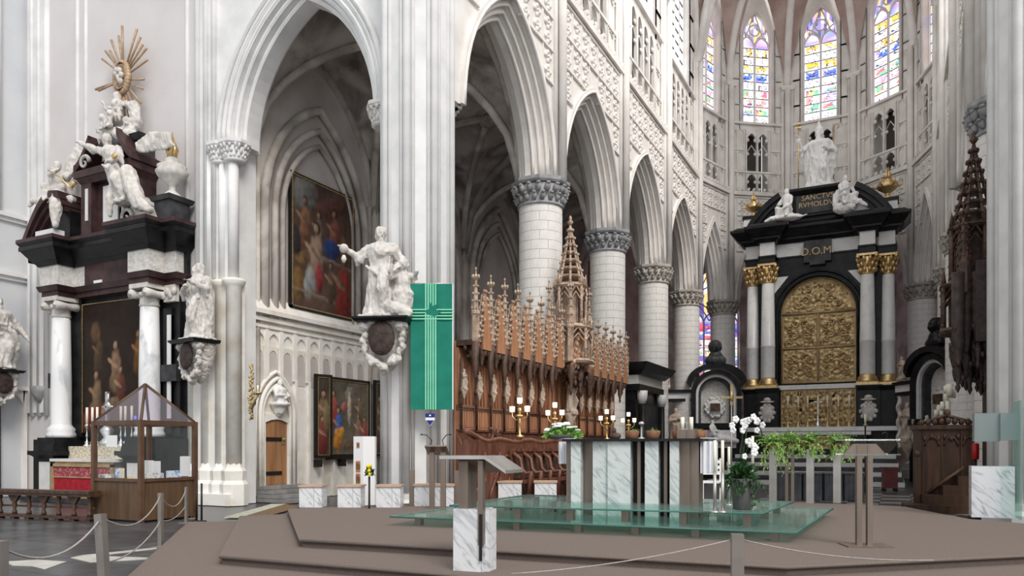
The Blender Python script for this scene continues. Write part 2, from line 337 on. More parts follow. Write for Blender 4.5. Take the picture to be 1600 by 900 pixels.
wm = MB().frus((-.4, .4, -.4, .4), -.02, (-.39, .39, -.39, .39), 0).mesh('choir_tile'); wm2 = wm.copy(); wm.materials.append(M['tile_grey']); wm2.materials.append(M['slab_a'])
for i in range(8):
    for j in range(13): obj('choir_tile', wm if (i + j) % 2 else wm2, None, fl, (-3.2 + i * .8, 17.6 + j * .8, .0))

# ---------------------------------------------------------------- columns
def stone_block(r0, r1, h, k=8, gap=.009):
    b = MB(); n = 5; a1 = 2 * math.pi / k - gap / r1; o = []; inn = []
    for i in range(n + 1):
        a = a1 * i / n; o.append((r1 * math.cos(a), r1 * math.sin(a))); inn.append((r0 * math.cos(a), r0 * math.sin(a)))
    b.band(o, inn, lambda x, y, d: (x, y, d), 0, h - gap, smooth=False)
    me = b.mesh('stone_block'); bm = bmesh.new(); bm.from_mesh(me); bmesh.ops.recalc_face_normals(bm, faces=bm.faces); bm.to_mesh(me); bm.free()
    me.materials.append(M['block_stone']); return me
CR = .655; CH = 8.7 / 31; SB = stone_block(CR - .05, CR, CH)
def capital_mesh(r, zt, n=18):
    b = MB()
    b.lathe([(r - .05, zt - .80), (r + .045, zt - .78), (r + .045, zt - .72), (r, zt - .70), (r + .02, zt - .5), (r + .10, zt - .2)], n=32)
    for k_, (rr, z, s_) in enumerate(((r + .06, zt - .56, 1), (r + .13, zt - .32, 1.15))):
        for i in range(n):
            a = 2 * math.pi * (i + .5 * k_) / n; c = Vector((rr * math.cos(a), rr * math.sin(a), z))
            rot = Matrix.Rotation(a, 3, 'Z') @ Matrix.Rotation(.35, 3, 'Y')
            b.ell(c, (.075 * s_, .085 * s_, .12 * s_), 6, 5, rot)
            b.ell(c + Vector((math.cos(a) * .07, math.sin(a) * .07, .08 * s_)), (.06, .07 * s_, .045), 6, 4, Matrix.Rotation(a, 3, 'Z'))
    b.lathe([(r + .16, zt - .17), (r + .2, zt - .15), (r + .235, zt - .10), (r + .235, zt), (0.1, zt)], n=8, smooth=False, rot=math.pi / 8)
    me = b.mesh('capital'); return me
CAPG = capital_mesh(CR, 9.5); CAPG.materials.append(M['grey_stone'])
CAPB = capital_mesh(CR, 9.5); CAPB.materials.append(M['beige_capital'])
CBASE = MB().lathe([(1.0, 0), (1.0, .45), (.95, .5)], n=8, smooth=False, rot=math.pi / 8).lathe([(.88, .45), (.9, .55), (.8, .66), (.82, .7), (.7, .8), (.66, .82)], n=32).mesh('base'); CBASE.materials.append(M['block_stone'])
CORE = MB().lathe([(CR - .03, .4), (CR - .03, 8.8)], n=32).mesh('core'); CORE.materials.append(M['joint_stone'])
def column(x, y, label, cap, rot=0):
    t = thing('stone_column', label, 'column', (x, y, 0), rot, 'round columns of the choir')
    obj('core', CORE, None, t); obj('base', CBASE, None, t); obj('capital', cap, None, t)
    for j in range(31):
        for i in range(8):
            z = .08 + j * CH
            if z < .5: continue
            obj('stone_block', SB, None, t, (0, 0, z), (i + (j % 2) * .5 + random.uniform(-.08, .08) * 0) * math.pi / 4)
    return t
column(XN, Y1, 'thickest-looking round column, dark grey capital, rising behind the carved oak stalls', CAPG)
column(XN, Y1 + BAY, 'round white column with grey capital at the far end of the stalls', CAPG, .3)
column(XN, Y1 + 2 * BAY, 'round column beside the black marble doorway, beige leafy capital', CAPB, .1)
column(XN, YC, 'narrow-looking round column left of the stained glass behind the black tomb', CAPB, .2)
ap = lambda k_, r=RA: (XC + r * math.cos(math.radians(36 * k_)), YC + r * math.sin(math.radians(36 * k_)))
column(*ap(4), 'round column standing in front of the ambulatory stained glass, left of the high altar', CAPB)
column(*ap(1), 'round column right of the high altar, behind the curved black tomb', CAPB)
column(*ap(3), 'round column hidden behind the left half of the high altar', CAPB)
column(*ap(2), 'round column hidden behind the right half of the high altar', CAPB)
column(XS, Y1, 'column behind the right crossing pier, only its grey capital edge showing', CAPG)
column(XS, Y1 + 2 * BAY, 'column behind the dark carved spire of the right-hand canopy', CAPB)
column(XS, YC, 'right-hand column at the start of the apse behind the canopy', CAPB)

# ---------------------------------------------------------------- wall bays (local: x along wall, -y into the choir)
FN = lambda s_, z, d: (s_, d, z)
ZS, ZT, ZW, ZTOP = 9.5, 15.35, 19.2, 29.0
def hole_wall(b, a, c, zs, ztop, L, d0, d1, n=10):
    p = parch(a, c, zs, n); b.band([(s_, ztop) for s_, z in p], p, FN, d0, d1)
    if L / 2 > a:
        b.box(-L / 2, -a, d0, d1, zs, ztop); b.box(a, L / 2, d0, d1, zs, ztop)
def shift(pts, ds): return [(s_ + ds, z) for s_, z in pts]
def bay_meshes(L, a0, c, lights, lw, ww, zspr, crise):
    out = []
    b = MB(); hole_wall(b, a0, c, ZS, ZT, L, 0, 1.1)
    # triforium zone
    tw = lights * lw / 2
    b.box(-L / 2, -tw - .06, .12, 1.0, ZT, ZW); b.box(tw + .06, L / 2, .12, 1.0, ZT, ZW); b.box(-L / 2, L / 2, .12, 1.0, ZW - .28, ZW)
    # clerestory zone
    p = parch(ww / 2, crise, zspr, 10)
    b.band([(s_, ZTOP) for s_, z in p], p, FN, .12, .75)
    b.box(-L / 2, -ww / 2, .12, .75, ZW, ZTOP); b.box(ww / 2, L / 2, .12, .75, ZW, ZTOP)
    out.append(('wall_face', b, 'warm_stone'))
    b = MB()
    for k_, (ao, ai, d0, d1) in enumerate(((a0 + .13, a0 - .02, -.10, .05), (a0, a0 - .16, .10, 1.0), (a0 - .15, a0 - .3, .26, .84), (a0 - .29, a0 - .42, .42, .7))):
        b.band(parch(ao, c, ZS, 12), parch(ai, c, ZS, 12), FN, d0, d1)
        b.tube([FN(s_, z, d0 + .03) for s_, z in parch((ao + ai) / 2 - .05, c, ZS, 12)], .055, 6)
    out.append(('arch_moulding', b, 'warm_stone'))
    b = MB().box(-L / 2, L / 2, -.16, .2, ZT - .12, ZT + .06).box(-L / 2, L / 2, -.08, .2, ZT + .06, ZT + .12)
    b.box(-L / 2, L / 2, -.06, .1, ZT - .24, ZT - .18).box(-L / 2, L / 2, -.03, .2, ZW - .06, ZW + .06)
    k_ = int(L / .3)
    for i in range(k_): b.boxc((-L / 2 + (i + .5) * L / k_, -.07, ZT + .2), (.11, .12, .16), 0, .5)
    out.append(('string_course', b, 'warm_stone'))
    b = MB()
    for i in range(lights + 1):
        x = -tw + i * lw; b.box(x - .045, x + .045, .08, .22, ZT, ZW - .28); b.cyl((x, .08, ZT + .1), (x, .08, ZW - .35), .035, None, 6)
    for i in range(lights):
        x = -tw + (i + .5) * lw; a = lw / 2 - .055
        q = shift(parch(a, a * .8, ZW - .95, 6), x); b.band([(s_, ZW - .25) for s_, z in q], q, FN, .1, .22)
        # cusps making a trefoil head
        for sg in (-1, 1): b.ell((x + sg * a * .82, .16, ZW - .86), (a * .42, .07, .12), 6, 4)
        b.tube([(x - a, .15, ZW - 1.55), (x, .15, ZW - 1.15), (x + a, .15, ZW - 1.55)], .035, 5)
        for sg in (-1, 1): b.ell((x + sg * a * .8, .16, ZW - 1.62), (a * .35, .07, .1), 6, 4)
        q = shift(parch(a, a * .6, ZT + .72, 5), x); b.band([(s_, ZT + 1.2) for s_, z in q], q, FN, .1, .22)
        for sg in (-1, 1): b.ell((x + sg * a * .8, .16, ZT + .7), (a * .36, .07, .1), 6, 4)
    b.box(-L / 2 + .1, L / 2 - .1, .04, .2, ZT + 1.16, ZT + 1.26)
    fl_ = L / 2 - tw
    for sg in (-1, 1):
        nn = max(1, int(round(fl_ / .55)))
        for i in range(nn):
            x0 = tw + .12 + i * (fl_ - .2) / nn; x1 = x0 + (fl_ - .2) / nn
            for (z0, z1) in ((ZT + .1, ZT + 1.15), (ZT + 1.3, ZW - 1.5), (ZW - 1.45, ZW - .3)):
                b.box(*sorted((sg * x0, sg * (x0 + .05))), .06, .14, z0, z1); b.box(*sorted((sg * (x1 - .05), sg * x1)), .06, .14, z0, z1)
                b.tube([(sg * x0, .1, z1 - .2), (sg * (x0 + x1) / 2, .1, z1), (sg * x1, .1, z1 - .2)], .03, 5)
                b.box(*sorted((sg * x0, sg * x1)), .05, .14, z0 - .03, z0 + .03)
            for z0 in (20.2, 21.6, 23.0, 24.4):
                if x0 + .3 < L / 2 and ww / 2 + .1 < L / 2 - .3:
                    xa = ww / 2 + .12; xb = L / 2 - .3
                    b.box(*sorted((sg * xa, sg * xb)), .06, .14, z0, z0 + .06); b.box(*sorted((sg * xa, sg * (xa + .05))), .06, .14, z0 - 1.3, z0)
    out.append(('triforium_arcade', b, 'warm_stone'))
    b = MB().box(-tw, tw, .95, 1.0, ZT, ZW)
    for i in range(lights - 1):   # no piers are drawn on the outer wall of the passage
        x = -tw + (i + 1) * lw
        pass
    out.append(('passage_wall', b, 'passage_shade'))  # dark sheet behind the openings, the passage's shade put into its colour
    b = MB()
    b.tube([FN(s_, z, .14) for s_, z in [(-ww / 2, ZW)] + parch(ww / 2, crise, zspr, 10) + [(ww / 2, ZW)]], .07, 6)
    b.frus((-ww / 2, ww / 2, .1, .8), ZW - .05, (-ww / 2, ww / 2, .45, .8), ZW + .25)
    out.append(('window_jamb', b, 'warm_stone'))
    return [(n_, (lambda mb_, mm: (lambda o: o)(mb_))(b_, m_), m_) for n_, b_, m_ in out]
def mesh_of(b, name, m):
    me = b.mesh(name); bm = bmesh.new(); bm.from_mesh(me); bmesh.ops.recalc_face_normals(bm, faces=bm.faces); bm.to_mesh(me); bm.free(); me.materials.append(M[m]); return me
# carved square panels of the spandrels
def panel_mesh(w_, h_):
    b = MB()
    b.box(-w_ / 2, w_ / 2, -.07, .02, -h_ / 2, -h_ / 2 + .055).box(-w_ / 2, -w_ / 2 + .045, -.045, .02, -h_ / 2, h_ / 2).box(w_ / 2 - .045, w_ / 2, -.045, .02, -h_ / 2, h_ / 2)
    for z in (-h_ * .2, h_ * .23):
        for sx, sz in ((-1, 0), (1, 0), (0, 1), (0, -1)):
            b.ell((sx * w_ * .2, -.01, z + sz * h_ * .13), (w_ * .12, .075, h_ * .085), 6, 4)
        b.ell((0, -.02, z), (w_ * .07, .08, h_ * .05), 6, 4)
    return mesh_of(b, 'carved_panel', 'warm_stone')
PAN = panel_mesh(.72, .97)
PANB = panel_mesh(.62, .97)
def inside(a, c, s_, z):
    r = a + c; return (abs(s_) + c) ** 2 + (z - ZS) ** 2 < r * r
def place_bay(parent, meshes, o, rz, L, a0, c, pm, pw, skip=()):
    R_ = Matrix.Rotation(rz, 3, 'Z')
    for n_, me, in meshes:
        if n_ in skip: continue
        obj(n_, me, None, parent, o, rz)
    k_ = int((L - .7) / pw)
    for i in range(k_):
        s_ = (i - (k_ - 1) / 2) * pw
        for j in range(6):
            z = ZT - .75 - j * .97
            if any(inside(a0 + .02, c, s_ + ds, z - .3) for ds in (-.2, 0, .2)) or z < ZS + .3: continue
            obj('carved_panel', pm, None, parent, Vector(o) + R_ @ Vector((s_, 0, z)), rz)
CHB = [(n_, mesh_of(b_, n_, m_)) for n_, b_, m_ in bay_meshes(BAY, 2.62, 1.6, 4, .8, 3.3, 24.0, 1.2)]
wn = struct('wall_choir_north'); ws = struct('wall_choir_south')
YM = [Y1 + (k_ - .5) * BAY for k_ in range(4)]
for y in YM: place_bay(wn, CHB, (XN + .55, y, 0), math.pi / 2, BAY, 2.62, 1.6, PAN, .74)
place_bay(ws, CHB, (XS - .55, YM[3], 0), -math.pi / 2, BAY, 2.62, 1.6, PAN, .74)
lowb = MB(); hole_wall(lowb, 2.62, 1.6, ZS, ZT, BAY, 0, 1.1); lowb.box(-BAY / 2, BAY / 2, 0, 1.0, ZT, ZT + 1.2)
CHL = [('wall_face', mesh_of(lowb, 'wall_face', 'warm_stone'))] + [q_ for q_ in CHB if q_[0] in ('arch_moulding', 'string_course')]
for y in YM[1:3]: place_bay(ws, CHL, (XS - .55, y, 0), -math.pi / 2, BAY, 2.62, 1.6, PAN, .74)
AR = RA - .5; AL = 2 * AR * math.sin(math.radians(18)); AA = AR * math.cos(math.radians(18))
APB = [(n_, mesh_of(b_, n_, m_)) for n_, b_, m_ in bay_meshes(AL, 1.3, 5.5, 2, .66, 1.75, 23.8, 1.1)]
wa = struct('wall_apse'); APC = []
for k_ in range(5):
    a = math.radians(18 + 36 * k_); o = (XC + AA * math.cos(a), YC + AA * math.sin(a), 0); APC.append((o, a - math.pi / 2))
    place_bay(wa, APB, o, a - math.pi / 2, AL, 1.3, 5.5, PANB, .64)
# wall shafts from the capitals to the vault
SHM = MB()
for dx, dy, r in ((0, -.16, .15), (-.24, -.02, .10), (.24, -.02, .10), (-.4, .05, .06), (.4, .05, .06)): SHM.cyl((dx, dy, 9.45), (dx, dy, 21.2), r, None, 8)
SHM.tiers([(-.3, .3, -.2, .2)], [(21.1, 21.3, .0, .08)])
SHM = mesh_of(SHM, 'wall_shaft', 'warm_stone')
for k_ in range(4):
    obj('wall_shaft', SHM, None, wn, (XN + .55, Y1 + k_ * BAY, 0), math.pi / 2); obj('wall_shaft', SHM, None, ws, (XS - .55, Y1 + k_ * BAY, 0), -math.pi / 2)
for k_ in range(1, 5):
    a = math.radians(36 * k_); obj('wall_shaft', SHM, None, wa, (XC + AR * math.cos(a), YC + AR * math.sin(a), 0), a - math.pi / 2)
# springer blocks above each column (arch feet)
SPR = MB().lathe([(.66, 9.5), (.62, 10.2), (.55, 11.2), (.5, 12)], n=16, fold=lambda a, z: 1 + .06 * math.cos(8 * a)); SPR = mesh_of(SPR, 'arch_springer', 'warm_stone')
for k_ in range(4): obj('arch_springer', SPR, None, wn, (XN, Y1 + k_ * BAY, 0))
for k_ in (0, 1, 2, 3): obj('arch_springer', SPR, None, ws, (XS, Y1 + k_ * BAY, 0))
for k_ in range(1, 5): obj('arch_springer', SPR, None, wa, (*ap(k_), 0))

# ---------------------------------------------------------------- windows with separate panes
def rnd(c, j=.1): return tuple(max(0, min(1, x + random.uniform(-j, j))) for x in c)
PALS = {'white': [(.95, .92, .90), (.90, .90, .98), (.95, .80, .70), (.80, .74, .95)], 'gold': [(1, .62, .16), (1, .75, .35), (.95, .85, .70), (1, .55, .12)],
        'blue': [(.13, .25, .90), (.30, .45, .95), (.9, .9, .98), (.45, .38, .85)], 'mix': [(.95, .9, .9), (.95, .95, .97), (.9, .25, .3), (.4, .5, .95), (1, .75, .4), (.95, .93, .95), (.3, .75, .4), (.97, .9, .85)],
        'pink': [(.95, .82, .88), (.95, .45, .45), (.75, .55, .9), (.97, .95, .97)], 'base': [(1, .97, .97), (.95, .75, .95), (1, .99, .99)],
        'deep': [(.05, .08, .55), (.20, .12, .62), (.65, .12, .16), (.75, .78, .9), (.1, .3, .75)]}
PANES = {}
def pane(kind, v, w_, h_, fig=None):
    key = (kind, v, round(w_, 2), round(h_, 2))
    if key not in PANES:
        st = random.getstate(); random.seed(hash((kind, v)) % 1000 if False else sum(map(ord, kind)) * 13 + v); pal = PALS[kind]
        pts = [(random.random(), random.random(), rnd(random.choice(pal), .06)) for _ in range(9)]
        if kind == 'blue': pts += [(.5, .35, (.10, .2, .85)), (.5, .6, (.15, .28, .92)), (.35, .3, (.12, .2, .8)), (.65, .3, (.12, .2, .8)), (.5, .85, (.95, .8, .7))]
        if kind == 'gold': pts += [(.5, .1, (.98, .95, .9)), (.5, .3, (.98, .9, .85))]
        def fn(x, z):
            if min(x, 1 - x) < .07 and kind not in ('deep',): return (.96, .96, 1) if int(z * 9) % 3 else (.55, .6, .95)
            d = sorted(((x - p[0]) ** 2 + (z - p[1]) ** 2, p[2]) for p in pts)
            return tuple(.12 * q for q in d[0][1]) if d[1][0] - d[0][0] < .004 else d[0][1]
        PANES[key] = vcmesh('glass_pane', 11, 10, w_, h_, fn, 'stained_glass', True); random.setstate(st)
    return PANES[key]
def clip_arch(a, c, zs, s_, eps=0):
    r = a + c; v = r * r - (abs(s_) + c) ** 2; return zs + math.sqrt(max(0, v))
def window(n, o, rz, ww, z0, zspr, c, lights, rows, kinds, d=.5, clear=False, frame='warm_stone'):
    t = struct('window_%d' % n, o); t.rotation_euler = (0, 0, rz)
    lw = ww / lights; rise = clip_arch(ww / 2, c, zspr, 0) - zspr; ztop = zspr + rise
    hz = zspr - lw * .3 if not clear else zspr; rh = (hz - z0) / rows
    for i in range(lights):
        x = -ww / 2 + (i + .5) * lw
        for j in range(rows):
            if clear: me = CLR.setdefault((round(lw, 2), round(rh, 2)), mesh_of(MB().box(-lw / 2 + .05, lw / 2 - .05, -.006, .006, .02, rh - .03), 'glass_pane', 'clear_window'))
            else: me = pane(kinds[j % len(kinds)], (i * 3 + j * 5 + n) % 6, lw - .09, rh - .05)
            obj('glass_pane', me, None, t, (x, d, z0 + j * rh + .02))
        # pointed head of the light
        q = parch(lw / 2 - .05, lw * .3, hz, 6); b = MB(); k0 = len(q)
        if clear:
            b.prism([(s_, z) for s_, z in q], FN, d - .004, d + .004); b.build('head_pane', 'clear_window', t, loc=(x, 0, 0))
        else:
            me = bpy.data.meshes.new('head_pane'); me.from_pydata([(s_, d, z) for s_, z in q], [], [tuple(range(k0))]); ca = me.color_attributes.new('Col', 'FLOAT_COLOR', 'POINT')
            for v in range(k0): ca.data[v].color = (*rnd(random.choice([(.45, .3, .85), (.85, .6, .9), (.3, .4, .9), (.95, .9, .9)]), .08), 1)
            me.materials.append(M['stained_glass']); obj('head_pane', me, None, t, (x, 0, 0))
    # mullions, bars and tracery
    b = MB()
    for i in range(lights + 1):
        x = -ww / 2 + i * lw
        b.box(x - .045, x + .045, d - .1, d + .06, z0, zspr if i not in (0, lights) else zspr)
    b.build('mullion', frame, t)
    b = MB()
    for j in range(rows + 1): b.box(-ww / 2, ww / 2, d - (.05 if clear else .02), d + .01, z0 + j * rh - (.03 if clear else .012), z0 + j * rh + (.035 if clear else .016))
    b.build('saddle_bar', 'lead', t)
    b = MB()
    for i in range(lights):
        x = -ww / 2 + (i + .5) * lw; b.tube([(s_, d - .02, z) for s_, z in shift(parch(lw / 2 - .02, lw * .3, hz, 6), x)], .05, 5)
    nc = max(1, lights // 2)
    zc = zspr + rise * .45; rr = ww * .17
    b.tube([(rr * math.cos(2 * math.pi * k_ / 14), d - .02, zc + rr * math.sin(2 * math.pi * k_ / 14)) for k_ in range(15)], .045, 5)
    for sg in (-1, 1):
        b.tube([(sg * ww * .5, d - .02, zspr - .05), (sg * ww * .27, d - .02, zspr + rise * .25), (sg * ww * .12, d - .02, zspr + rise * .7), (0, d - .02, ztop)], .04, 5)
        b.tube([(0, d - .02, zspr - .1), (sg * ww * .12, d - .02, zspr + rise * .2), (sg * ww * .3, d - .02, zspr + rise * .35), (sg * ww * .38, d - .02, zspr + rise * .4)], .04, 5)
    b.build('tracery', frame, t)
    q = parch(ww / 2, c, zspr, 10)
    if clear:
        b = MB(); b.prism(q, FN, d + .03, d + .04); b.build('tracery_glass', 'clear_window', t)
    else:
        vs_ = []; fs = []; cl = []
        for i in range(len(q) - 1):
            for j in range(5):
                z_ = lambda s_, z, f_: hz + (z - hz) * f_
                o_ = len(vs_); vs_ += [(q[i][0], d + .03, z_(*q[i], j / 5)), (q[i + 1][0], d + .03, z_(*q[i + 1], j / 5)), (q[i + 1][0], d + .03, z_(*q[i + 1], (j + 1) / 5)), (q[i][0], d + .03, z_(*q[i], (j + 1) / 5))]
                fs.append((o_, o_ + 1, o_ + 2, o_ + 3)); cl += [rnd(random.choice([(.35, .3, .6), (.55, .45, .75), (.95, .9, .85), (.9, .6, .25), (.12, .12, .3)]), .05)] * 4
        me = bpy.data.meshes.new('tracery_glass'); me.from_pydata(vs_, [], fs); ca = me.color_attributes.new('Col', 'FLOAT_COLOR', 'POINT')
        for k_, c_ in enumerate(cl): ca.data[k_].color = (*c_, 1)
        me.materials.append(M['stained_glass']); obj('tracery_glass', me, None, t)
    return t
CLR = {}
KA = ['base', 'mix', 'mix', 'pink', 'mix', 'white', 'pink', 'blue', 'gold', 'white', 'gold']
for k_, (o, rz) in enumerate(APC): window(k_ + 1, o, rz, 1.75, 19.4, 23.8, 1.1, 2, 9, ['base', 'mix', 'pink', 'mix', 'white', 'blue', 'gold', 'white', 'gold'], .5)
for k_, y in enumerate(YM[2:]): window(6 + k_, (XN + .55, y, 0), math.pi / 2, 3.3, 19.4, 24.0, 1.2, 4, 8, None, .45, True)
window(8, (XN + .55, YM[1], 0), math.pi / 2, 3.3, 19.4, 24.0, 1.2, 4, 8, None, .45, True)
window(9, (XS - .55, YM[3], 0), -math.pi / 2, 3.3, 19.4, 24.0, 1.2, 4, 8, None, .45, True)

# ---------------------------------------------------------------- vaults
def pz(t, half, rise):   # pointed arch height over |t|<=half
    c = (rise * rise - half * half) / (2 * half); r = half + c
    return math.sqrt(max(0, r * r - (abs(t) + c) ** 2))
def cross_vault(par, x0, x1, y0, y1, zs, rise, m, rm, nx=14, ny=14, rr=.13, trans=True):
    xm, ym = (x0 + x1) / 2, (y0 + y1) / 2; hx, hy = (x1 - x0) / 2, (y1 - y0) / 2; vs_ = []
    zz = lambda x, y: zs + min(rise, max(pz(x - xm, hx, rise), pz(y - ym, hy, rise * .985)))
    for j in range(ny + 1):
        for i in range(nx + 1):
            x = x0 + (x1 - x0) * i / nx; y = y0 + (y1 - y0) * j / ny; vs_.append((x, y, zz(x, y)))
    b = MB().add(vs_, [(j * (nx + 1) + i, j * (nx + 1) + i + 1, (j + 1) * (nx + 1) + i + 1, (j + 1) * (nx + 1) + i) for j in range(ny) for i in range(nx)], True)
    b.build('vault_web', m, par, fix=False)
    b = MB(); n = 16
    for sg in (1, -1):
        b.tube([(x0 + (x1 - x0) * i / n, (y0 + (y1 - y0) * i / n) if sg > 0 else (y1 - (y1 - y0) * i / n), zs - .06 + pz(-hx + 2 * hx * i / n, hx, rise)) for i in range(n + 1)], rr, 6)
    if trans:
        for y in (y0, y1):
            b.tube([(x0 + (x1 - x0) * i / n, y, zs - .05 + pz(-hx + 2 * hx * i / n, hx, rise)) for i in range(n + 1)], rr * 1.5, 6)
    for x in (x0, x1):
        b.tube([(x, y0 + (y1 - y0) * i / n, zs - .05 + pz(-hy + 2 * hy * i / n, hy, rise * .985)) for i in range(n + 1)], rr * 1.2, 6)
    b.lathe([(.05, -.35), (.28, -.3), (.32, -.1), (.2, 0)], (xm, ym), 10, z=zs + rise)
    b.build('vault_rib', rm, par)
ce = struct('ceiling_aisle')
ABX = (-15.9, -10.2); AY = [15.2] + [Y1 + k_ * BAY for k_ in range(4)]
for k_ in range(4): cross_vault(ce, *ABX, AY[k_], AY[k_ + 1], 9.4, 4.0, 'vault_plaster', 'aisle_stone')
cc = struct('ceiling_choir'); cross_vault(cc, XN + .5, XS - .5, YC - BAY, YC, 21.0, 7.4, 'vault_brick', 'warm_stone', rr=.2)
ca_ = struct('ceiling_apse'); K = Vector((XC, YC, 28.4)); b = MB(); W_ = MB(); n = 14
def ribp(a, t): return Vector((XC + AR * math.cos(a) * math.cos(t), YC + AR * math.sin(a) * math.cos(t), 21.0 + 7.3 * math.sin(t) ** .92))
for k_ in range(6):
    a = math.radians(36 * k_); b.tube([ribp(a, math.pi / 2 * i / n) for i in range(n + 1)], .19, 8)
    b.tube([ribp(a, math.pi / 2 * i / n) - Vector((0, 0, .14)) for i in range(n + 1)], .10, 6)
for k_ in range(5):
    a0_, a1_ = math.radians(36 * k_), math.radians(36 * k_ + 36); ns = 10; vs_ = []
    for i in range(n + 1):
        t = math.pi / 2 * i / n; p, q = ribp(a0_, t), ribp(a1_, t)
        for j in range(ns + 1):
            s_ = j / ns; x = p.lerp(q, s_); x.z += max(0, 27.0 - x.z) * (1 - (i / n) ** 1.3) * (1 - abs(2 * s_ - 1) ** 1.6); vs_.append(x)
    W_.add(vs_, [(i * (ns + 1) + j, i * (ns + 1) + j + 1, (i + 1) * (ns + 1) + j + 1, (i + 1) * (ns + 1) + j) for i in range(n) for j in range(ns)], True)
W_.build('vault_web', 'vault_brick', ca_, fix=False); b.build('vault_rib', 'warm_stone', ca_)

# ---------------------------------------------------------------- north aisle wall and ambulatory
an = struct('wall_aisle_north'); xw = -15.9
b = MB().box(xw - .6, xw, 14.6, 47, 0, 14.5); b.build('wall_face', 'aisle_plaster', an)
def moulded(par, mname, pts, r, n=7, name='moulding'): return MB().tube(pts, r, n).build(name, mname, par)
b = MB()
for k_ in range(5):
    y = AY[k_]
    for dy, r in ((0, .17), (-.3, .1), (.3, .1)): b.cyl((xw + .05, y + dy, 0), (xw + .05, y + dy, 9.6), r, None, 8)
b.build('wall_shaft', 'aisle_stone', an)
for k_ in range(4):
    ym = (AY[k_] + AY[k_ + 1]) / 2; h = (AY[k_ + 1] - AY[k_]) / 2; b = MB()
    for dd, r in ((.55, .14), (.95, .11), (1.25, .09)):
        a = h - dd; b.tube([(xw + .1, ym - a, 5.2)] + [(xw + .1, ym + s_, z) for s_, z in parch(a, a * .75, 8.3, 8)] + [(xw + .1, ym + a, 5.2)], r, 7)
    b.build('wall_arch', 'aisle_stone', an)
# cornice and blind tracery under the big painting
b = MB()
for (z0, z1, p) in ((4.95, 5.05, .10), (5.05, 5.16, .2), (5.16, 5.24, .14), (5.24, 5.36, .3), (5.36, 5.5, .06)): b.box(xw, xw + p, 15.3, 26, z0, z1)
b.frus((xw, xw + .28, 15.3, 26), 5.36, (xw, xw + .02, 15.3, 26), 5.75)
b.build('cornice', 'cream_stone', an)
b = MB().box(xw, xw + .05, 15.3, 26, 0, 5.0); b.build('dado_face', 'cream_stone', an)
PW = .56
pm = MB()
for sg in (-1, 1): pm.box(*sorted((sg * PW / 2, sg * (PW / 2 - .07))), -.08, .02, 0, 1.5)
q = parch(PW / 2 - .07, .1, 1.0, 6); pm.band([(s_, 1.5) for s_, z in q], q, FN, -.055, .02)
q = parch(PW / 2 - .12, .05, .62, 6); pm.band([(s_, .95) for s_, z in q], q, FN, -.03, .02)
pm.box(-PW / 2, PW / 2, -.1, .02, 1.42, 1.5)
pm = mesh_of(pm, 'tracery_panel', 'cream_stone')
for i in range(18): obj('tracery_panel', pm, None, an, (xw + .05, 15.55 + i * PW, 3.45), math.pi / 2)
pf = mesh_of(MB().box(-.21, .21, -.012, .02, -.28, .75), 'panel_field', 'aisle_plaster')
for i in range(18): obj('panel_field', pf, None, an, (xw + .05, 15.55 + i * PW, 3.62), math.pi / 2)
lb = mesh_of(MB().box(-PW / 2, -PW / 2 + .08, -.09, .02, 0, 3.5), 'panel_rib', 'cream_stone')
for i in range(18):
    if 15.5 + i * PW < 15.6 or 15.5 + i * PW > 17.0: obj('panel_rib', lb, None, an, (xw + .05, 15.55 + i * PW, 0), math.pi / 2)
# ambulatory ring
am = struct('wall_ambulatory'); RO = 11.9
AO = RO * math.cos(math.radians(18)); OL = 2 * RO * math.sin(math.radians(18))
ob = MB(); q = parch(1.9, 1.5, 9.6, 10); ob.band([(s_, 15) for s_, z in q], q, FN, 0, .6); ob.box(-OL / 2, -1.9, 0, .6, 0, 15); ob.box(1.9, OL / 2, 0, .6, 0, 15); ob.box(-1.9, 1.9, 0, .6, 0, 3.6)
ob = mesh_of(ob, 'wall_face', 'aisle_stone')
ob2 = mesh_of(MB().box(-OL / 2, OL / 2, 0, .6, 0, 15), 'wall_face', 'vault_brick')
for k_ in range(5):
    a = math.radians(18 + 36 * k_); o = (XC + AO * math.cos(a), YC + AO * math.sin(a), 0); obj('wall_face', ob if k_ in (1, 2, 3) else ob2, None, am, o, a - math.pi / 2)
    if k_ in (1, 2, 3): window(10 + k_, o, a - math.pi / 2, 3.8, 3.6, 9.6, 1.5, 5, 11, ['mix', 'deep', 'mix', 'pink', 'deep', 'gold', 'deep', 'mix', 'pink', 'deep', 'deep'], .35)
cb = MB(); ins = []; 
for k_ in range(6):
    a = math.radians(36 * k_); ins.append(((XC + (AR + .3) * math.cos(a), YC + (AR + .3) * math.sin(a)), (XC + RO * math.cos(a), YC + RO * math.sin(a))))
for k_ in range(5):
    (p0, p1), (q0, q1) = ins[k_], ins[k_ + 1]
    c4 = [(*p0, 13.9), (*p1, 13.9), (*q1, 13.9), (*q0, 13.9)]; cen = tuple(sum(x) / 4 for x in zip(*c4))
    cb.add(c4 + [(cen[0], cen[1], 14.6)], [(0, 1, 4), (1, 2, 4), (2, 3, 4), (3, 0, 4)], True)
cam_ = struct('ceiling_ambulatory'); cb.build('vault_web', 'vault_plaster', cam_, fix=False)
for sx, x0, x1 in ((1, XS + .6, 12), ):
    b = MB().box(x0 + 5.6, x0 + 6.2, 15, 40, 0, 14.5).box(x0 - .6, x0 + 6, 15, 40, 13.6, 13.8); b.build('wall_face', 'aisle_stone', struct('wall_aisle_south'))
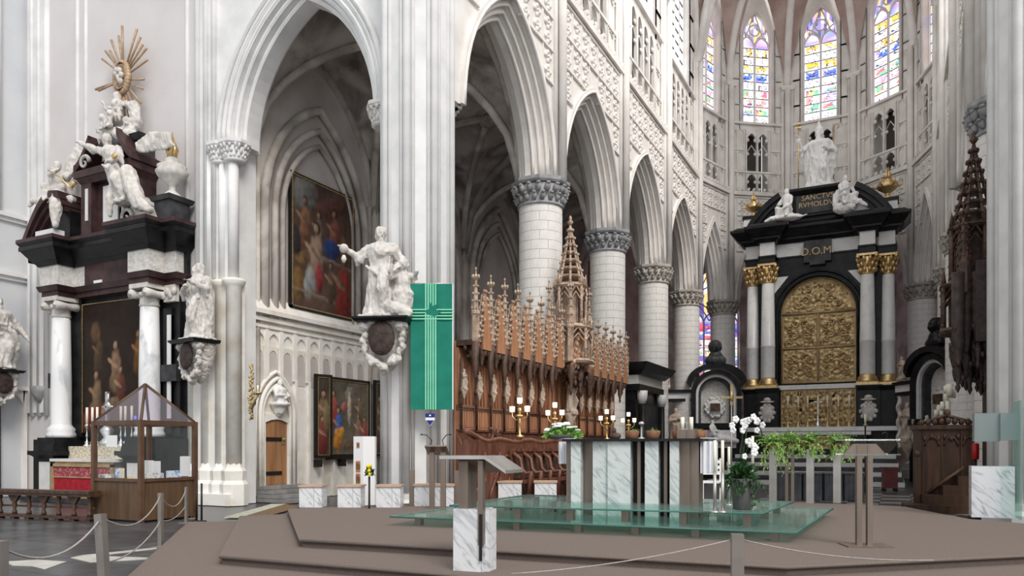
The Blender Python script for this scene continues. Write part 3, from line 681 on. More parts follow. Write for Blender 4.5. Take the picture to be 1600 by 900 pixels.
# ---------------------------------------------------------------- transept walls
wt = struct('wall_transept_east'); yf = 14.35
b = MB(); xl, xr = -15.62, -10.9; xm = (xl + xr) / 2; a0 = (xr - xl) / 2
fx = lambda s_, z, d: (xm + s_, d, z)
q = parch(a0, 1.6, ZS, 12); b.band([(s_, 24) for s_, z in q], q, fx, yf, yf + .9)
b.box(xr, -9.4, yf, yf + .9, ZS, 24)
b.box(-16.0, xl, yf, yf + .9, 0, 24)
b.build('wall_face', 'white_stone', wt)
MB().box(-24.6, -16.0, yf + .02, yf + .9, 0, 24).build('wall_plaster', 'pale_plaster', wt)
b = MB()
for ao, ai, d0, d1 in ((a0 + .42, a0 + .28, -.10, .05), (a0 + .3, a0 + .14, -.05, .4), (a0 + .16, a0, -.02, .9), (a0, a0 - .14, .12, .9), (a0 - .13, a0 - .27, .3, .75)):
    b.band(parch(ao, 1.6, ZS, 14), parch(ai, 1.6, ZS, 14), fx, yf + d0, yf + d1)
    b.tube([fx(s_, z, yf + d0 + .02) for s_, z in parch((ao + ai) / 2, 1.6, ZS, 14)], .06, 6)
b.build('arch_moulding', 'white_stone', wt)
# left respond of the arch: clustered shafts with small caps and a leafy capital
b = MB()
for x, r, y in ((-15.55, .17, yf + .05), (-15.9, .12, yf), (-16.35, .14, yf - .02), (-15.72, .1, yf + .3)): b.cyl((x, y, 5.9), (x, y, 9.3), r * .8, None, 10)
b.box(-16.75, -16.0, yf - .08, yf + .1, 0, 24)
for x in (-16.72, -16.4, -16.1): b.cyl((x, yf - .1, 6), (x, yf - .1, 24), .07, None, 8)
b.build('respond', 'white_stone', wt)
b = MB()
for x, r in ((-15.5, .2), (-15.95, .17), (-16.45, .19), (-17.0, .17)):
    b.lathe([(r, 0), (r, 5.7), (r + .05, 5.75), (r + .1, 5.86), (r + .1, 5.92), (r - .04, 5.95)], (x, yf + .02), 14)
    b.lathe([(r + .16, 0), (r + .16, .55), (r + .1, .65), (r + .12, .9), (r + .04, 1.0), (r, 1.1)], (x, yf + .02), 8, False)
b.box(-16.9, -15.4, yf - .1, yf + .3, 0, 5.8); b.box(-17.2, -15.3, yf - .35, yf + .3, 0, .3)
b.build('clustered_shaft', 'cream_stone', wt)
def leafcap(par, x, y, z, r, m):
    b = MB().lathe([(r, z - .5), (r + .06, z - .45), (r + .02, z - .4), (r + .1, z - .12)], (x, y), 14)
    for i in range(16):
        for j in range(3):
            a = 2 * math.pi * (i + j * .5) / 16 + random.uniform(-.08, .08); b.ell((x + (r + .03 + .04 * j) * math.cos(a), y + (r + .03 + .04 * j) * math.sin(a), z - .36 + .12 * j), (.05, .045, random.uniform(.05, .09)), 6, 4, Matrix.Rotation(a, 3, 'Z') @ Matrix.Rotation(random.uniform(.2, .7), 3, 'Y'))
    b.lathe([(r + .14, z - .1), (r + .19, z - .04), (r + .19, z + .04), (.1, z + .04)], (x, y), 8, False, rot=math.pi / 8)
    return b.build('capital', m, par)
leafcap(wt, -15.55, yf + .1, 9.5, .24, 'white_stone'); leafcap(wt, -16.0, yf + .05, 9.5, .2, 'white_stone')
leafcap(wt, -10.75, yf + .25, 9.55, .3, 'relief_stone')
b = MB()
for x in (-24.2, -23.85, -23.5, -17.25, -22.0, -21.6): b.cyl((x, yf + .02, 2.5), (x, yf + .02, 24), .11 if x < -22.5 else .06, None, 8)
b.box(-24.4, -23.5, yf - .06, yf + .1, 2.6, 24)
b.build('wall_shaft', 'white_stone', wt)
b = MB().lathe([(.05, 2.9), (.14, 3.0), (.26, 3.25), (.28, 3.4), (.24, 3.42)], (-23.75, yf - .05), 12); b.build('shaft_corbel', 'grey_stone', wt)
# north transept wall
wnt = struct('wall_transept_north'); xt = -24.55
MB().box(xt - .6, xt, 3, 15, 0, 24).build('wall_face', 'blue_plaster', wnt)
b = MB()
zc1, zc2 = onX(20, 337, xt).z, onX(20, 428, xt).z
for z in (zc1, zc2): b.box(xt, xt + .16, 3, 14.4, z - .1, z + .02); b.box(xt, xt + .08, 3, 14.4, z - .22, z - .1)
b.box(xt, xt + .1, 3, 13.2, zc2 + .1, zc1 - .1)
b.build('string_course', 'white_stone', wnt)
b = MB()
for y in (13.25, 13.45, 13.0): b.cyl((xt + .05, y, zc1), (xt + .05, y, 24), .12, None, 8)
b.build('wall_shaft', 'white_stone', wnt)
b = MB()
ybl = [14.25 - i * .8 for i in range(6)]
for i in range(5):
    ym = (ybl[i] + ybl[i + 1]) / 2; q = parch(.34, .12, 2.75, 6); g = lambda s_, z, d, ym=ym: (xt + d, ym + s_, z)
    b.band([(s_ * 1.18, 3.35) for s_, z in q], q, g, 0, .12); b.box(xt, xt + .12, ym + .34, ym + .46, 0, 3.35); b.box(xt, xt + .12, ym - .46, ym - .34, 0, 3.35)
b.box(xt, xt + .2, 3, 14.3, 3.3, 3.42)
b.build('blind_arcade', 'warm_stone', wnt)
# ---------------------------------------------------------------- crossing piers
def pier(c, r, label, rot=0, ztop=24):
    t = thing('crossing_pier', label, 'pier', (c[0], c[1], 0), rot, 'crossing piers'); t['kind'] = 'structure'; del t['category']
    prof = []
    MB().lathe([(r * .93, 0), (r * .93, ztop)], n=8, smooth=False, rot=math.pi / 8).build('core', 'white_stone', t)
    sh = mesh_of(MB().cyl((0, 0, .3), (0, 0, ztop), .085, None, 10), 'shaft', 'white_stone')
    sh2 = mesh_of(MB().cyl((0, 0, .3), (0, 0, ztop), .045, None, 8), 'shaft', 'white_stone')
    for i in range(8):
        a = (i + .5) * math.pi / 4
        for da, rr, me in ((0, .925, sh), (-.17, .885, sh2), (.17, .885, sh2)):
            obj('shaft', me, None, t, (r * rr * math.cos(a + da), r * rr * math.sin(a + da), 0))
    MB().lathe([(r * 1.1, 0), (r * 1.1, .3), (r * 1.04, .38), (r * 1.04, .5)], n=8, smooth=False, rot=math.pi / 8).build('base', 'white_stone', t)
    return t
pc = onD(652, 700, 17.2)
pier((pc.x, pc.y), .86, 'white clustered crossing pier behind the green banner and bishop statue', rot=math.pi * .22)
MB().box(-10.5, -9.2, 14.4, 15.4, ZS, 24).build('pier_wall', 'white_stone', wt)
pier((2.5, 16.75), .98, 'white clustered crossing pier at the right edge behind the marble tabernacle block', rot=.5)
# ================================================================== FIGURES
def limb(b, pts, rs, n=8):
    pts = [Vector(p) for p in pts]; b.tube(pts, rs, n)
    for p, r in zip(pts, rs): b.ell(p, r, 8, 6)
def hand(b, p, d, s_):
    """palm with four fingers and a thumb, pointing along d"""
    p = Vector(p); d = Vector(d).normalized(); side = d.cross(Vector((0, 0, 1)))
    side = side.normalized() if side.length > .1 else Vector((1, 0, 0)); nrm = side.cross(d)
    b.ell(p + d * .02 * s_, .028 * s_, 8, 6)
    for k_, l in enumerate((.05, .06, .055, .042)):
        q = p + d * .04 * s_ + side * (k_ - 1.5) * .013 * s_; b.tube([q, q + d * l * .6 * s_, q + (d * l + nrm * -.018) * s_], [.0075 * s_, .007 * s_, .005 * s_], 5)
    b.tube([p, p + (side * -.035 + d * .02) * s_, p + (side * -.04 + d * .045) * s_], [.01 * s_, .008 * s_, .006 * s_], 5)
def head(b, c, s_, yaw=0, pitch=0, hair=True, beard=False, mitre=False):
    R_ = Matrix.Rotation(yaw, 3, 'Z') @ Matrix.Rotation(pitch, 3, 'X'); c = Vector(c)
    def e(o, r): b.ell(c + R_ @ (Vector(o) * s_), tuple(x * s_ for x in r), 10, 8, R_)
    e((0, 0, 0), (.056, .066, .078)); e((0, -.012, -.045), (.042, .05, .04)); e((0, -.07, -.01), (.011, .018, .022)); e((0, -.056, .022), (.035, .015, .01))
    e((0, -.055, -.047), (.02, .014, .008))
    for sg in (-1, 1): e((sg * .057, 0, -.005), (.01, .016, .022)); e((sg * .022, -.06, -.03), (.014, .01, .012))
    if hair: e((0, .018, .03), (.064, .066, .06)); e((0, .035, -.03), (.06, .045, .06))
    if beard: e((0, -.05, -.085), (.035, .03, .045))
    if mitre:
        for k_ in range(6): e((0, .0, .07 + k_ * .026), (.06 - .008 * k_, .05 - .007 * k_, .03))
    b.tube([c + R_ @ Vector((0, .01, -.04)) * s_, c + R_ @ Vector((0, .015, -.13)) * s_], [.036 * s_, .045 * s_], 8)
def robed(b, h, o=(0, 0, 0), yaw=0, arms=(), lean=(0, 0), beard=False, mitre=False, wide=1.0, hyaw=0, hpitch=0, knee=.05, cape=False):
    """standing draped figure, faces -y, feet at o"""
    o = Vector(o); R_ = Matrix.Rotation(yaw, 3, 'Z')
    T = lambda x, y, z: o + R_ @ Vector(((x + lean[0] * z) * h, (y + lean[1] * z) * h, z * h))
    prof = [(.0, 0), (.20, 0), (.195, .06), (.175, .2), (.155, .36), (.15, .48), (.132, .6), (.142, .7), (.15, .76), (.11, .815), (.06, .84), (.0, .85)]
    n = 28; vs_ = []
    for r, z in prof:
        for i in range(n):
            a = 2 * math.pi * i / n; f_ = 1 + (max(0, .62 - z) * .22) * math.sin(9 * a + z * 9) + (max(0, .6 - z) * .12) * math.sin(14 * a - z * 5)
            vs_.append(T(r * wide * f_ * math.cos(a) * (1.0 if z < .65 else 1.18), r * wide * .78 * f_ * math.sin(a), z))
    fs = [(j * n + i, j * n + (i + 1) % n, (j + 1) * n + (i + 1) % n, (j + 1) * n + i) for j in range(len(prof) - 1) for i in range(n)]
    b.add(vs_, fs + [tuple(range(n - 1, -1, -1))], True)
    limb(b, [T(.06, -.08, .5), T(.07, -.12 - knee, .3), T(.07, -.1, .04), T(.08, -.17, .02)], [.07 * h, .065 * h, .045 * h, .03 * h])
    limb(b, [T(-.06, -.06, .5), T(-.06, -.08, .3), T(-.07, -.06, .04), T(-.08, -.14, .02)], [.07 * h, .06 * h, .045 * h, .03 * h])
    if cape:
        for sg in (-1, 1): limb(b, [T(sg * .13, .02, .78), T(sg * .19, .0, .6), T(sg * .2, .03, .38), T(sg * .17, .05, .12)], [.06 * h, .06 * h, .05 * h, .03 * h])
    for i in range(5): limb(b, [T(-.14 + .05 * i, -.1, .56 - .02 * i), T(-.02 + .03 * i, -.14, .47 - .02 * i), T(.13, -.09, .53 + .03 * i)], [.012 * h, .02 * h, .012 * h], 6)
    for sh, el, ha in arms:
        limb(b, [T(*sh), T(*el), T(*ha)], [.055 * h, .048 * h, .028 * h])
        limb(b, [T(*el), T(el[0], el[1] + .01, el[2] - .09)], [.045 * h, .02 * h]); hand(b, T(*ha), (T(*ha) - T(*el)), h * 1.05)
    head(b, T(0, -.015, .925), h, yaw + hyaw, hpitch, True, beard, mitre)
def seated(b, h, o, yaw=0, arms=(), hyaw=0, hpitch=0):
    o = Vector(o); R_ = Matrix.Rotation(yaw, 3, 'Z'); T = lambda x, y, z: o + R_ @ (Vector((x, y, z)) * h)
    limb(b, [T(0, .02, .08), T(0, .0, .25), T(0, -.01, .42)], [.14 * h, .115 * h, .12 * h], 12)
    for sg, dx in ((-1, -.02), (1, .05)):
        limb(b, [T(sg * .08, 0, .08), T(sg * .12 + dx, -.24, .12), T(sg * .11 + dx, -.22, -.1), T(sg * .12 + dx, -.3, -.14)], [.095 * h, .075 * h, .05 * h, .03 * h])
        b.tube([T(sg * .13, -.02, .44), T(0, 0, .46)], [.065 * h, .08 * h], 8)
    for i in range(7): limb(b, [T(-.16 + i * .05, -.02, .12), T(-.17 + i * .055, -.24, .08), T(-.17 + i * .06, -.26, -.12)], [.03 * h, .035 * h, .02 * h], 6)
    for sh, el, ha in arms:
        limb(b, [T(*sh), T(*el), T(*ha)], [.055 * h, .045 * h, .026 * h]); hand(b, T(*ha), T(*ha) - T(*el), h * 1.05)
    head(b, T(0, -.02, .6), h, yaw + hyaw, hpitch)
def wing(b, root, tip, droop, s_):
    root, tip, droop = Vector(root), Vector(tip), Vector(droop); mid = root.lerp(tip, .5) - droop * .35
    b.tube([root, mid, tip], [.05 * s_, .06 * s_, .02 * s_], 6)
    for i in range(14):
        t = (i + .5) / 14; p = root.lerp(mid, t * 2) if t < .5 else mid.lerp(tip, t * 2 - 1); l = droop * (.55 + .55 * math.sin(t * 2.6))
        b.tube([p, p + l * .6, p + l + (tip - root) * .12], [.07 * s_, .065 * s_, .02 * s_], 6)
def putto(b, o, s_, yaw=0):
    o = Vector(o); R_ = Matrix.Rotation(yaw, 3, 'Z'); T = lambda x, y, z: o + R_ @ (Vector((x, y, z)) * s_)
    limb(b, [T(0, 0, 0), T(0, -.02, .2), T(0, 0, .36)], [.15 * s_, .16 * s_, .13 * s_], 10); head(b, T(0, -.03, .58), s_ * 1.9, yaw)
    for sg in (-1, 1): limb(b, [T(sg * .14, 0, .36), T(sg * .26, -.08, .3), T(sg * .28, -.2, .42)], [.07 * s_, .055 * s_, .04 * s_]); limb(b, [T(sg * .08, 0, 0), T(sg * .14, -.18, -.06), T(sg * .16, -.12, -.3)], [.1 * s_, .085 * s_, .05 * s_])
def scroll(b, c, r, turns, th, fn, sg=1, ph=0):
    b.tube([fn(c[0] + sg * r * (1 - i / 22) * math.cos(ph + turns * 2 * math.pi * i / 20), c[1] + r * (1 - i / 22) * math.sin(ph + turns * 2 * math.pi * i / 20)) for i in range(21)], [th * (1 - .6 * i / 20) for i in range(21)], 6)
def textmesh(name, body, size, m, parent, loc, rot, ext=.01, align='CENTER'):
    c = bpy.data.curves.new(name, 'FONT'); c.body = body; c.size = size; c.extrude = ext; c.align_x = align; c.align_y = 'CENTER'
    o = bpy.data.objects.new('raw', c); COL.objects.link(o); dg = bpy.context.evaluated_depsgraph_get(); me = bpy.data.meshes.new_from_object(o.evaluated_get(dg))
    bpy.data.objects.remove(o); bpy.data.curves.remove(c); me.name = name; me.materials.clear(); o = obj(name, me, m, parent, loc); o.rotation_euler = rot; return o
UP = (math.pi / 2, 0, 0)
def relief(name, w_, h_, m, parent, loc, depth=.09, f=7, arch=False, seed=1, sym=True, motif=True):
    """embossed foliage panel: a displaced sheet plus raised scrolls"""
    n = max(14, int(w_ / .05)); k_ = max(12, int(h_ / .05)); vs_ = []; ok = []
    for j in range(k_ + 1):
        for i in range(n + 1):
            x = (-.5 + i / n) * w_; z = h_ * j / k_; xs = abs(x) if sym else x
            d = depth * (noise.noise(Vector((xs * f, z * f, seed))) + .6 * noise.noise(Vector((xs * f * 2, z * f * 2, seed + 9))))
            e_ = min(i, n - i, j, k_ - j); vs_.append((x, -.02 - (max(d, -.02) if e_ > 0 else 0), z)); ok.append(not arch or (x / (w_ / 2)) ** 2 + (z / h_) ** 2 <= 1.0)
    fs = [(j * (n + 1) + i, j * (n + 1) + i + 1, (j + 1) * (n + 1) + i + 1, (j + 1) * (n + 1) + i) for j in range(k_) for i in range(n)]
    fs = [f_ for f_ in fs if sum(ok[v] for v in f_) >= 3]
    b = MB().add(vs_, fs, True)
    if motif:
        s_ = min(w_, h_); fn = lambda x, z: (x, -.06, z)
        for sg in (-1, 1):
            for (cx, cz, r, ph) in ((.18, .35, .15, 0), (.32, .65, .12, 2), (.30, .22, .1, 4), (.15, .72, .11, 1)):
                if not arch or (cx * w_ / (w_ / 2)) ** 2 + cz ** 2 < .7: scroll(b, (sg * cx * w_, cz * h_), r * s_, 1.4, .028 * s_ + .012, fn, sg, ph)
        b.ell((0, -.05, h_ * .45), (.1 * s_, .06, .14 * s_), 8, 6)
    return b.build(name, m, parent, fix=False, loc=loc)
# ================================================================== HIGH ALTAR
HY = 39.4; HX = -3.4
hx = lambda px: onY(px, 345, HY).x - HX
hz = lambda px, py: onY(px, py, HY).z
ha = thing('high_altar', 'tall black and white marble high altar with gilded doors in the apse', 'altar', (HX, HY, 0))
zb, zc, zk, ze, zk2 = 4.45, 4.95, 9.65, 10.6, 12.55
b = MB()
b.box(-3.45, 3.45, .3, 1.6, 1.2, zb); b.box(-3.45, -1.75, -.1, .5, 1.2, zb); b.box(1.75, 3.45, -.1, .5, 1.2, zb)
b.box(-2.75, -1.8, -.45, .3, 1.2, zb); b.box(1.8, 2.75, -.45, .3, 1.2, zb)
b.tiers([(-2.75, -1.8, -.45, .3), (1.8, 2.75, -.45, .3), (-3.45, -2.7, -.1, .5), (2.7, 3.45, -.1, .5)], [(zb - .25, zb - .05, .0, .1), (zb - .05, zb, .1, .1), (2.5, 2.6, .05, .05)])
b.build('pedestal', 'black_marble', ha)
MB().box(-1.95, 1.95, -.02, .35, zb - .08, zb + .14).build('ledge', 'white_marble', ha)
b = MB().box(-3.0, -2.05, .3, 1.2, zb, ze).box(2.05, 3.0, .3, 1.2, zb, ze).box(-3.3, 3.3, .75, 1.4, zb, ze); b.build('back_wall', 'black_marble', ha)
# arched surround
ar = 1.72; za = 8.15; q = rarch(ar, za); b = MB()
b.band([(-2.1, zb)] + [(max(-2.1, min(2.1, s_ * 9)) if abs(z - za) < .01 else max(-2.1, min(2.1, s_ * 1.3)), 10.6 if abs(z - za) > .01 else za) for s_, z in q] + [(2.1, zb)], [(-ar, zb)] + q + [(ar, zb)], FN, .2, .8)
for r, d in ((ar + .06, .12), (ar + .28, .16)): b.tube([(-r, d, zb + .2)] + [FN(s_, z, d) for s_, z in rarch(r, za)] + [(r, d, zb + .2)], .07, 6)
b.build('door_surround', 'black_marble', ha)
for sg in (-1, 1): MB().prism([(sg * 2.0, 10.0), (sg * 1.35, 10.0), (sg * 2.0, 9.2)], FN, .12, .3).build('spandrel_inlay', 'white_marble', ha)
# gilded doors
dz = zb + .35; h1 = 1.62
dr = MB().box(-1.68, 1.68, .45, .55, dz - .1, za).build('door_ground', 'gold_flat', ha)
for sg in (-1, 1):
    for j, hh in enumerate((h1, za - dz - h1 - .1)):
        relief('door_panel', 1.5, hh - .12, 'gold_relief', ha, (sg * .83, .44, dz + j * (h1 + .05) + .05), seed=3 + j)
MB().prism(rarch(1.68, za), FN, .45, .55).build('lunette_ground', 'gold_flat', ha)
relief('lunette_relief', 3.1, 1.5, 'gold_relief', ha, (0, .44, za + .08), arch=True, seed=8)
b = MB().tube([(-1.7, .42, dz - .08)] + [FN(s_, z, .42) for s_, z in rarch(1.7, za)] + [(1.7, .42, dz - .08), (-1.7, .42, dz - .08)], .05, 6)
b.cyl((0, .4, dz), (0, .4, za), .05, None, 6); b.cyl((-1.65, .4, dz + h1), (1.65, .4, dz + h1), .045, None, 6); b.cyl((-1.68, .4, za), (1.68, .4, za), .06, None, 6); b.build('gilt_frame', 'gold_flat', ha)
# columns
def hcol(x, y, r):
    MB().lathe([(r, 0), (r * 1.0, .05), (r, (zk - zc) * .33), (r * 1.04, (zk - zc) * .335), (r * 1.04, (zk - zc) * .345), (r, (zk - zc) * .35), (r * .86, zk - zc)], (x, y), 24, z=zc).build('column_shaft', 'white_marble', ha)
    MB().tiers([(x - r * 1.4, x + r * 1.4, y - r * 1.4, y + r * 1.4)], [(zb, zb + .14, 0, 0)]).lathe([(r * 1.4, .14), (r * 1.42, .22), (r * 1.2, .3), (r * 1.25, .38), (r * 1.02, .46), (r, .52)], (x, y), 24, z=zb).build('column_base', 'gold', ha)
    b = MB().lathe([(r * .86, 0), (r * .95, .05), (r * .86, .1), (r * .95, .5), (r * 1.25, .8)], (x, y), 20, z=zk)
    for k_ in range(3):
        for i in range(10):
            a = 2 * math.pi * (i + .5 * k_) / 10; rr = r * (1.0 + .13 * k_); b.ell((x + rr * math.cos(a), y + rr * math.sin(a), zk + .2 + .25 * k_), (.09, .09, .15), 6, 4, Matrix.Rotation(a, 3, 'Z') @ Matrix.Rotation(.4, 3, 'Y'))
    for sx in (-1, 1):
        for sy in (-1, 1): b.ell((x + sx * r * 1.15, y + sy * r * 1.15, zk + .8), (.11, .11, .11), 6, 5)
    b.box(x - r * 1.3, x + r * 1.3, y - r * 1.3, y + r * 1.3, zk + .85, ze); b.build('column_capital', 'gold', ha)
for x, y, r in ((-2.28, -.1, .34), (2.2, -.1, .34), (-3.08, .3, .3), (3.08, .3, .3)): hcol(x, y, r)
# entablature
foot = [(-2.7, -1.85, -.5, .9), (1.8, 2.62, -.5, .9), (-3.45, -2.6, -.05, .9), (2.6, 3.45, -.05, .9), (-2, 2, .2, .9)]
MB().tiers(foot, [(ze, ze + .32, -.06, -.06), (ze + .32, ze + .4, 0, 0)]).build('architrave', 'black_marble', ha)
b = MB().tiers(foot, [(ze + .4, ze + 1.05, -.08, -.08)]); b.build('frieze', 'white_marble', ha)
tb = MB().box(-.62, .62, -.05, .3, ze - .05, ze + 1.0).box(-.35, .35, -.1, .3, ze - .2, ze - .05).build('tablet', 'slate', ha)
textmesh('tablet_lettering', 'D.O.M.', .5, 'gold_flat', tb, (0, -.06, ze + .45), UP)
MB().tiers(foot, [(ze + 1.05, ze + 1.2, 0, .12), (ze + 1.2, ze + 1.3, .2, .2), (ze + 1.3, ze + 1.65, .28, .55), (ze + 1.65, ze + 1.78, .58, .58), (ze + 1.78, ze + 1.95, .5, .3)]).build('cornice', 'black_marble', ha)
# broken segmental pediment
zp = ze + 1.9
for sg in (-1, 1):
    b = MB(); R1, cz_ = 3.75, zp - 1.75; ts = [math.radians(28 + i * 34 / 10) for i in range(11)]
    for r0, r1, d0, d1 in ((R1, R1 - .25, -.35, .9), (R1 - .22, R1 - .45, -.2, .9), (R1 - .42, R1 - .6, -.05, .9)):
        b.band([(sg * r0 * math.cos(t), cz_ + r0 * math.sin(t)) for t in ts], [(sg * r1 * math.cos(t), cz_ + r1 * math.sin(t)) for t in ts], FN, d0, d1)
    b.build('pediment', 'black_marble', ha)
for sg in (-1, 1): MB().prism([(sg * 2.75, zp), (sg * 1.7, zp), (sg * 1.7, zp + .75)], FN, .2, .5).build('pediment_inlay', 'white_marble', ha)
b = MB().box(-1.35, 1.35, .1, 1.2, zp - .1, zp + .35).box(-1.15, 1.2, -.1, 1.2, zp + .3, zp + 1.4).tiers([(-1.15, 1.2, -.1, 1.2)], [(zp + 1.35, zp + 1.5, .05, .25), (zp + 1.5, zp + 1.62, .28, .28)]); b.build('attic', 'black_marble', ha)
ta = MB().box(-.95, 1.0, -.16, -.1, zp + .42, zp + 1.28).build('attic_tablet', 'slate', ha)
textmesh('attic_lettering', 'SANCTVS\nRVMOLDVS', .34, 'gold_flat', ta, (.02, -.17, zp + .98), UP)
for sg in (-1, 1): MB().box(sg * 3.05 - .42, sg * 3.05 + .42, .0, .8, zp - .05, zp + .55).build('urn_plinth', 'white_marble', ha); MB().box(sg * 3.05 - .48, sg * 3.05 + .48, -.05, .85, zp + .55, zp + .7).build('plinth_cap', 'black_marble', ha)
# lower altar: cartouches, gold reredos, mensa
for sg in (-1, 1):
    b = MB(); b.lathe([(.0, -.5), (.22, -.35), (.34, 0), (.3, .3), (.12, .42), (0, .45)], n=12, sy=.35); b.ell((0, -.05, .52), (.36, .12, .06), 10, 5); b.ell((0, -.05, .62), (.18, .12, .12), 10, 6)
    for i in range(10): a = i * .63; b.ell((.33 * math.cos(a), -.05, .4 * math.sin(a) - .03), (.09, .08, .1), 6, 4)
    b.tube([(0, -.05, .4), (0, -.05, .6)], .06, 6)
    o = b.build('cartouche', 'statue', ha, loc=(sg * 2.26, -.5, 3.25)); o['label'] = 'pale carved coat of arms'
MB().box(-1.7, 1.7, .1, .3, 2.45, zb - .1).build('reredos_ground', 'gold_flat', ha)
for i in range(6): relief('reredos_panel', .5, 1.75, 'gold_relief', ha, (-1.4 + i * .56, .1, 2.55), f=6, seed=20 + i, motif=False)
MB().box(-3.5, 3.5, -1.0, .2, 2.3, 2.5).build('altar_shelf', 'white_marble', ha)
MB().box(-2.2, 2.2, -2.0, -.9, 1.25, 2.1).build('altar_block', 'black_marble', ha)
MB().box(-2.4, 2.4, -2.1, -.8, 2.1, 2.25).build('mensa', 'white_marble', ha)
relief('antependium', 3.1, .6, 'gold_relief', ha, (0, -2.02, 1.45), depth=.04, f=6)
for i in range(7):
    y0 = -7.2 + i * .75; z0 = i * .172
    MB().box(-3.7 + i * .05, 3.7 - i * .05, y0, 1.5, z0, z0 + .165).build('altar_step', 'white_marble' if i % 2 == 0 else 'slate', ha)
# candlesticks and crucifix on the shelf
def candlestick(x, y, z, label, h=1.35, mtl='silver', cat='candlestick', group=None, candle=.45):
    t = thing('candlestick', label, cat, (x, y, z), 0, group); s_ = h
    MB().lathe([(.16 * s_, 0), (.16 * s_, .04 * s_), (.08 * s_, .12 * s_), (.11 * s_, .18 * s_), (.04 * s_, .26 * s_), (.03 * s_, .4 * s_), (.065 * s_, .5 * s_), (.03 * s_, .6 * s_), (.025 * s_, .8 * s_), (.09 * s_, .95 * s_), (.1 * s_, s_)], n=12).build('stem', mtl, t)
    MB().cyl((0, 0, s_), (0, 0, s_ + candle), .045 * s_ ** .5, None, 8).build('candle', 'candle_wax', t); return t
ordn = ['first', 'second', 'third', 'fourth', 'fifth', 'sixth']
for i, px in enumerate((1231, 1247, 1262, 1293, 1310, 1327)):
    candlestick(onY(px, 650, HY - .5).x, HY - .5, 2.5, '%s tall candlestick from the left on the high altar shelf' % ordn[i], 1.0, 'old_brass', group='six candlesticks on the high altar', candle=.5)
t = thing('altar_crucifix', 'silver crucifix between the candlesticks on the high altar', 'crucifix', (onY(1278, 650, HY - .6).x, HY - .6, 2.5))
MB().lathe([(.2, 0), (.18, .1), (.06, .3), (.04, .6)], n=10).build('foot', 'silver', t); MB().box(-.025, .025, -.03, .03, .5, 1.5).box(-.2, .2, -.03, .03, 1.18, 1.23).build('cross', 'steel', t)
# statue of the bishop saint
sb = thing('saint_statue', 'large white bishop statue with staff and cross crowning the high altar', 'statue', (HX + .05, HY + .35, zp + 1.62))
b = MB(); hh = 2.95
robed(b, hh, arms=(((-.15, 0, .76), (-.27, -.08, .66), (-.3, -.16, .8)), ((.15, 0, .76), (.24, -.02, .6), (.12, -.16, .62))), mitre=True, beard=True, wide=1.12, cape=True, hyaw=-.3)
limb(b, [(.3, .05, 2.2), (.55, .05, 1.7), (.6, .1, 1.1), (.5, .1, .9)], [.2, .26, .2, .05]); limb(b, [(-.5, .1, 1.9), (-.62, .1, 1.3), (-.6, .1, .75)], [.12, .14, .06])
sculpt('figure', b, 'statue_white', sb, .035, .045, 5, .35)
MB().cyl((-.9, -.5, .1), (-.9, -.5, 3.35), .03, None, 6).box(-1.05, -.75, -.53, -.47, 3.0, 3.07).box(-1.0, -.8, -.53, -.47, 3.2, 3.26).build('cross_staff', 'gold', sb)
MB().cyl((.62, .1, .2), (.62, .1, 2.9), .03, None, 6).tube([(.62, .1, 2.9), (.66, .1, 3.12), (.85, .1, 3.15), (.9, .1, 2.98), (.8, .1, 2.9)], .03, 6).build('crozier', 'gold', sb)
MB().box(-.8, .75, -.5, .5, 0, .12).build('plinth', 'statue_white', sb)
t = thing('seated_statue', 'white seated nude figure with sickle on the left of the high altar pediment', 'statue', (HX - 1.35, HY - .45, zp + .35), 0, 'pediment figures')
b = MB(); seated(b, 1.75, (0, 0, .1), -.5, (((-.14, 0, .42), (-.2, -.12, .25), (-.05, -.22, .22)), ((.14, 0, .42), (.2, -.1, .22), (.14, -.28, .1))), hpitch=.3)
limb(b, [(-.3, -.2, -.1), (-.7, -.3, -.15), (-.95, -.3, -.25)], [.14, .12, .07]); b.ell((.1, -.2, -.18), (.7, .35, .16)); b.ell((-.1, .1, 0), (.45, .3, .3)); limb(b, [(.2, -.3, -.1), (.65, -.4, -.25), (.95, -.3, -.15)], [.05, .04, .03])
sculpt('figure', b, 'statue_white', t, .03, .015, 6)
t = thing('seated_statue', 'white draped crouching figure on the right of the high altar pediment', 'statue', (HX + 1.25, HY - .35, zp + .7), 0, 'pediment figures')
b = MB(); seated(b, 1.75, (0, 0, 0), .5, (((-.14, 0, .42), (-.18, -.14, .25), (-.02, -.24, .3)), ((.14, 0, .42), (.22, -.05, .25), (.2, -.2, .1))), hpitch=.35)
limb(b, [(-.1, .1, .7), (-.35, 0, .3), (-.45, -.1, -.15)], [.16, .2, .12]); limb(b, [(.2, -.2, .0), (.65, -.3, -.2), (.9, -.3, -.4)], [.15, .12, .08]); b.ell((0, -.1, -.35), (.55, .35, .3))
sculpt('figure', b, 'statue_white', t, .03, .03, 6)
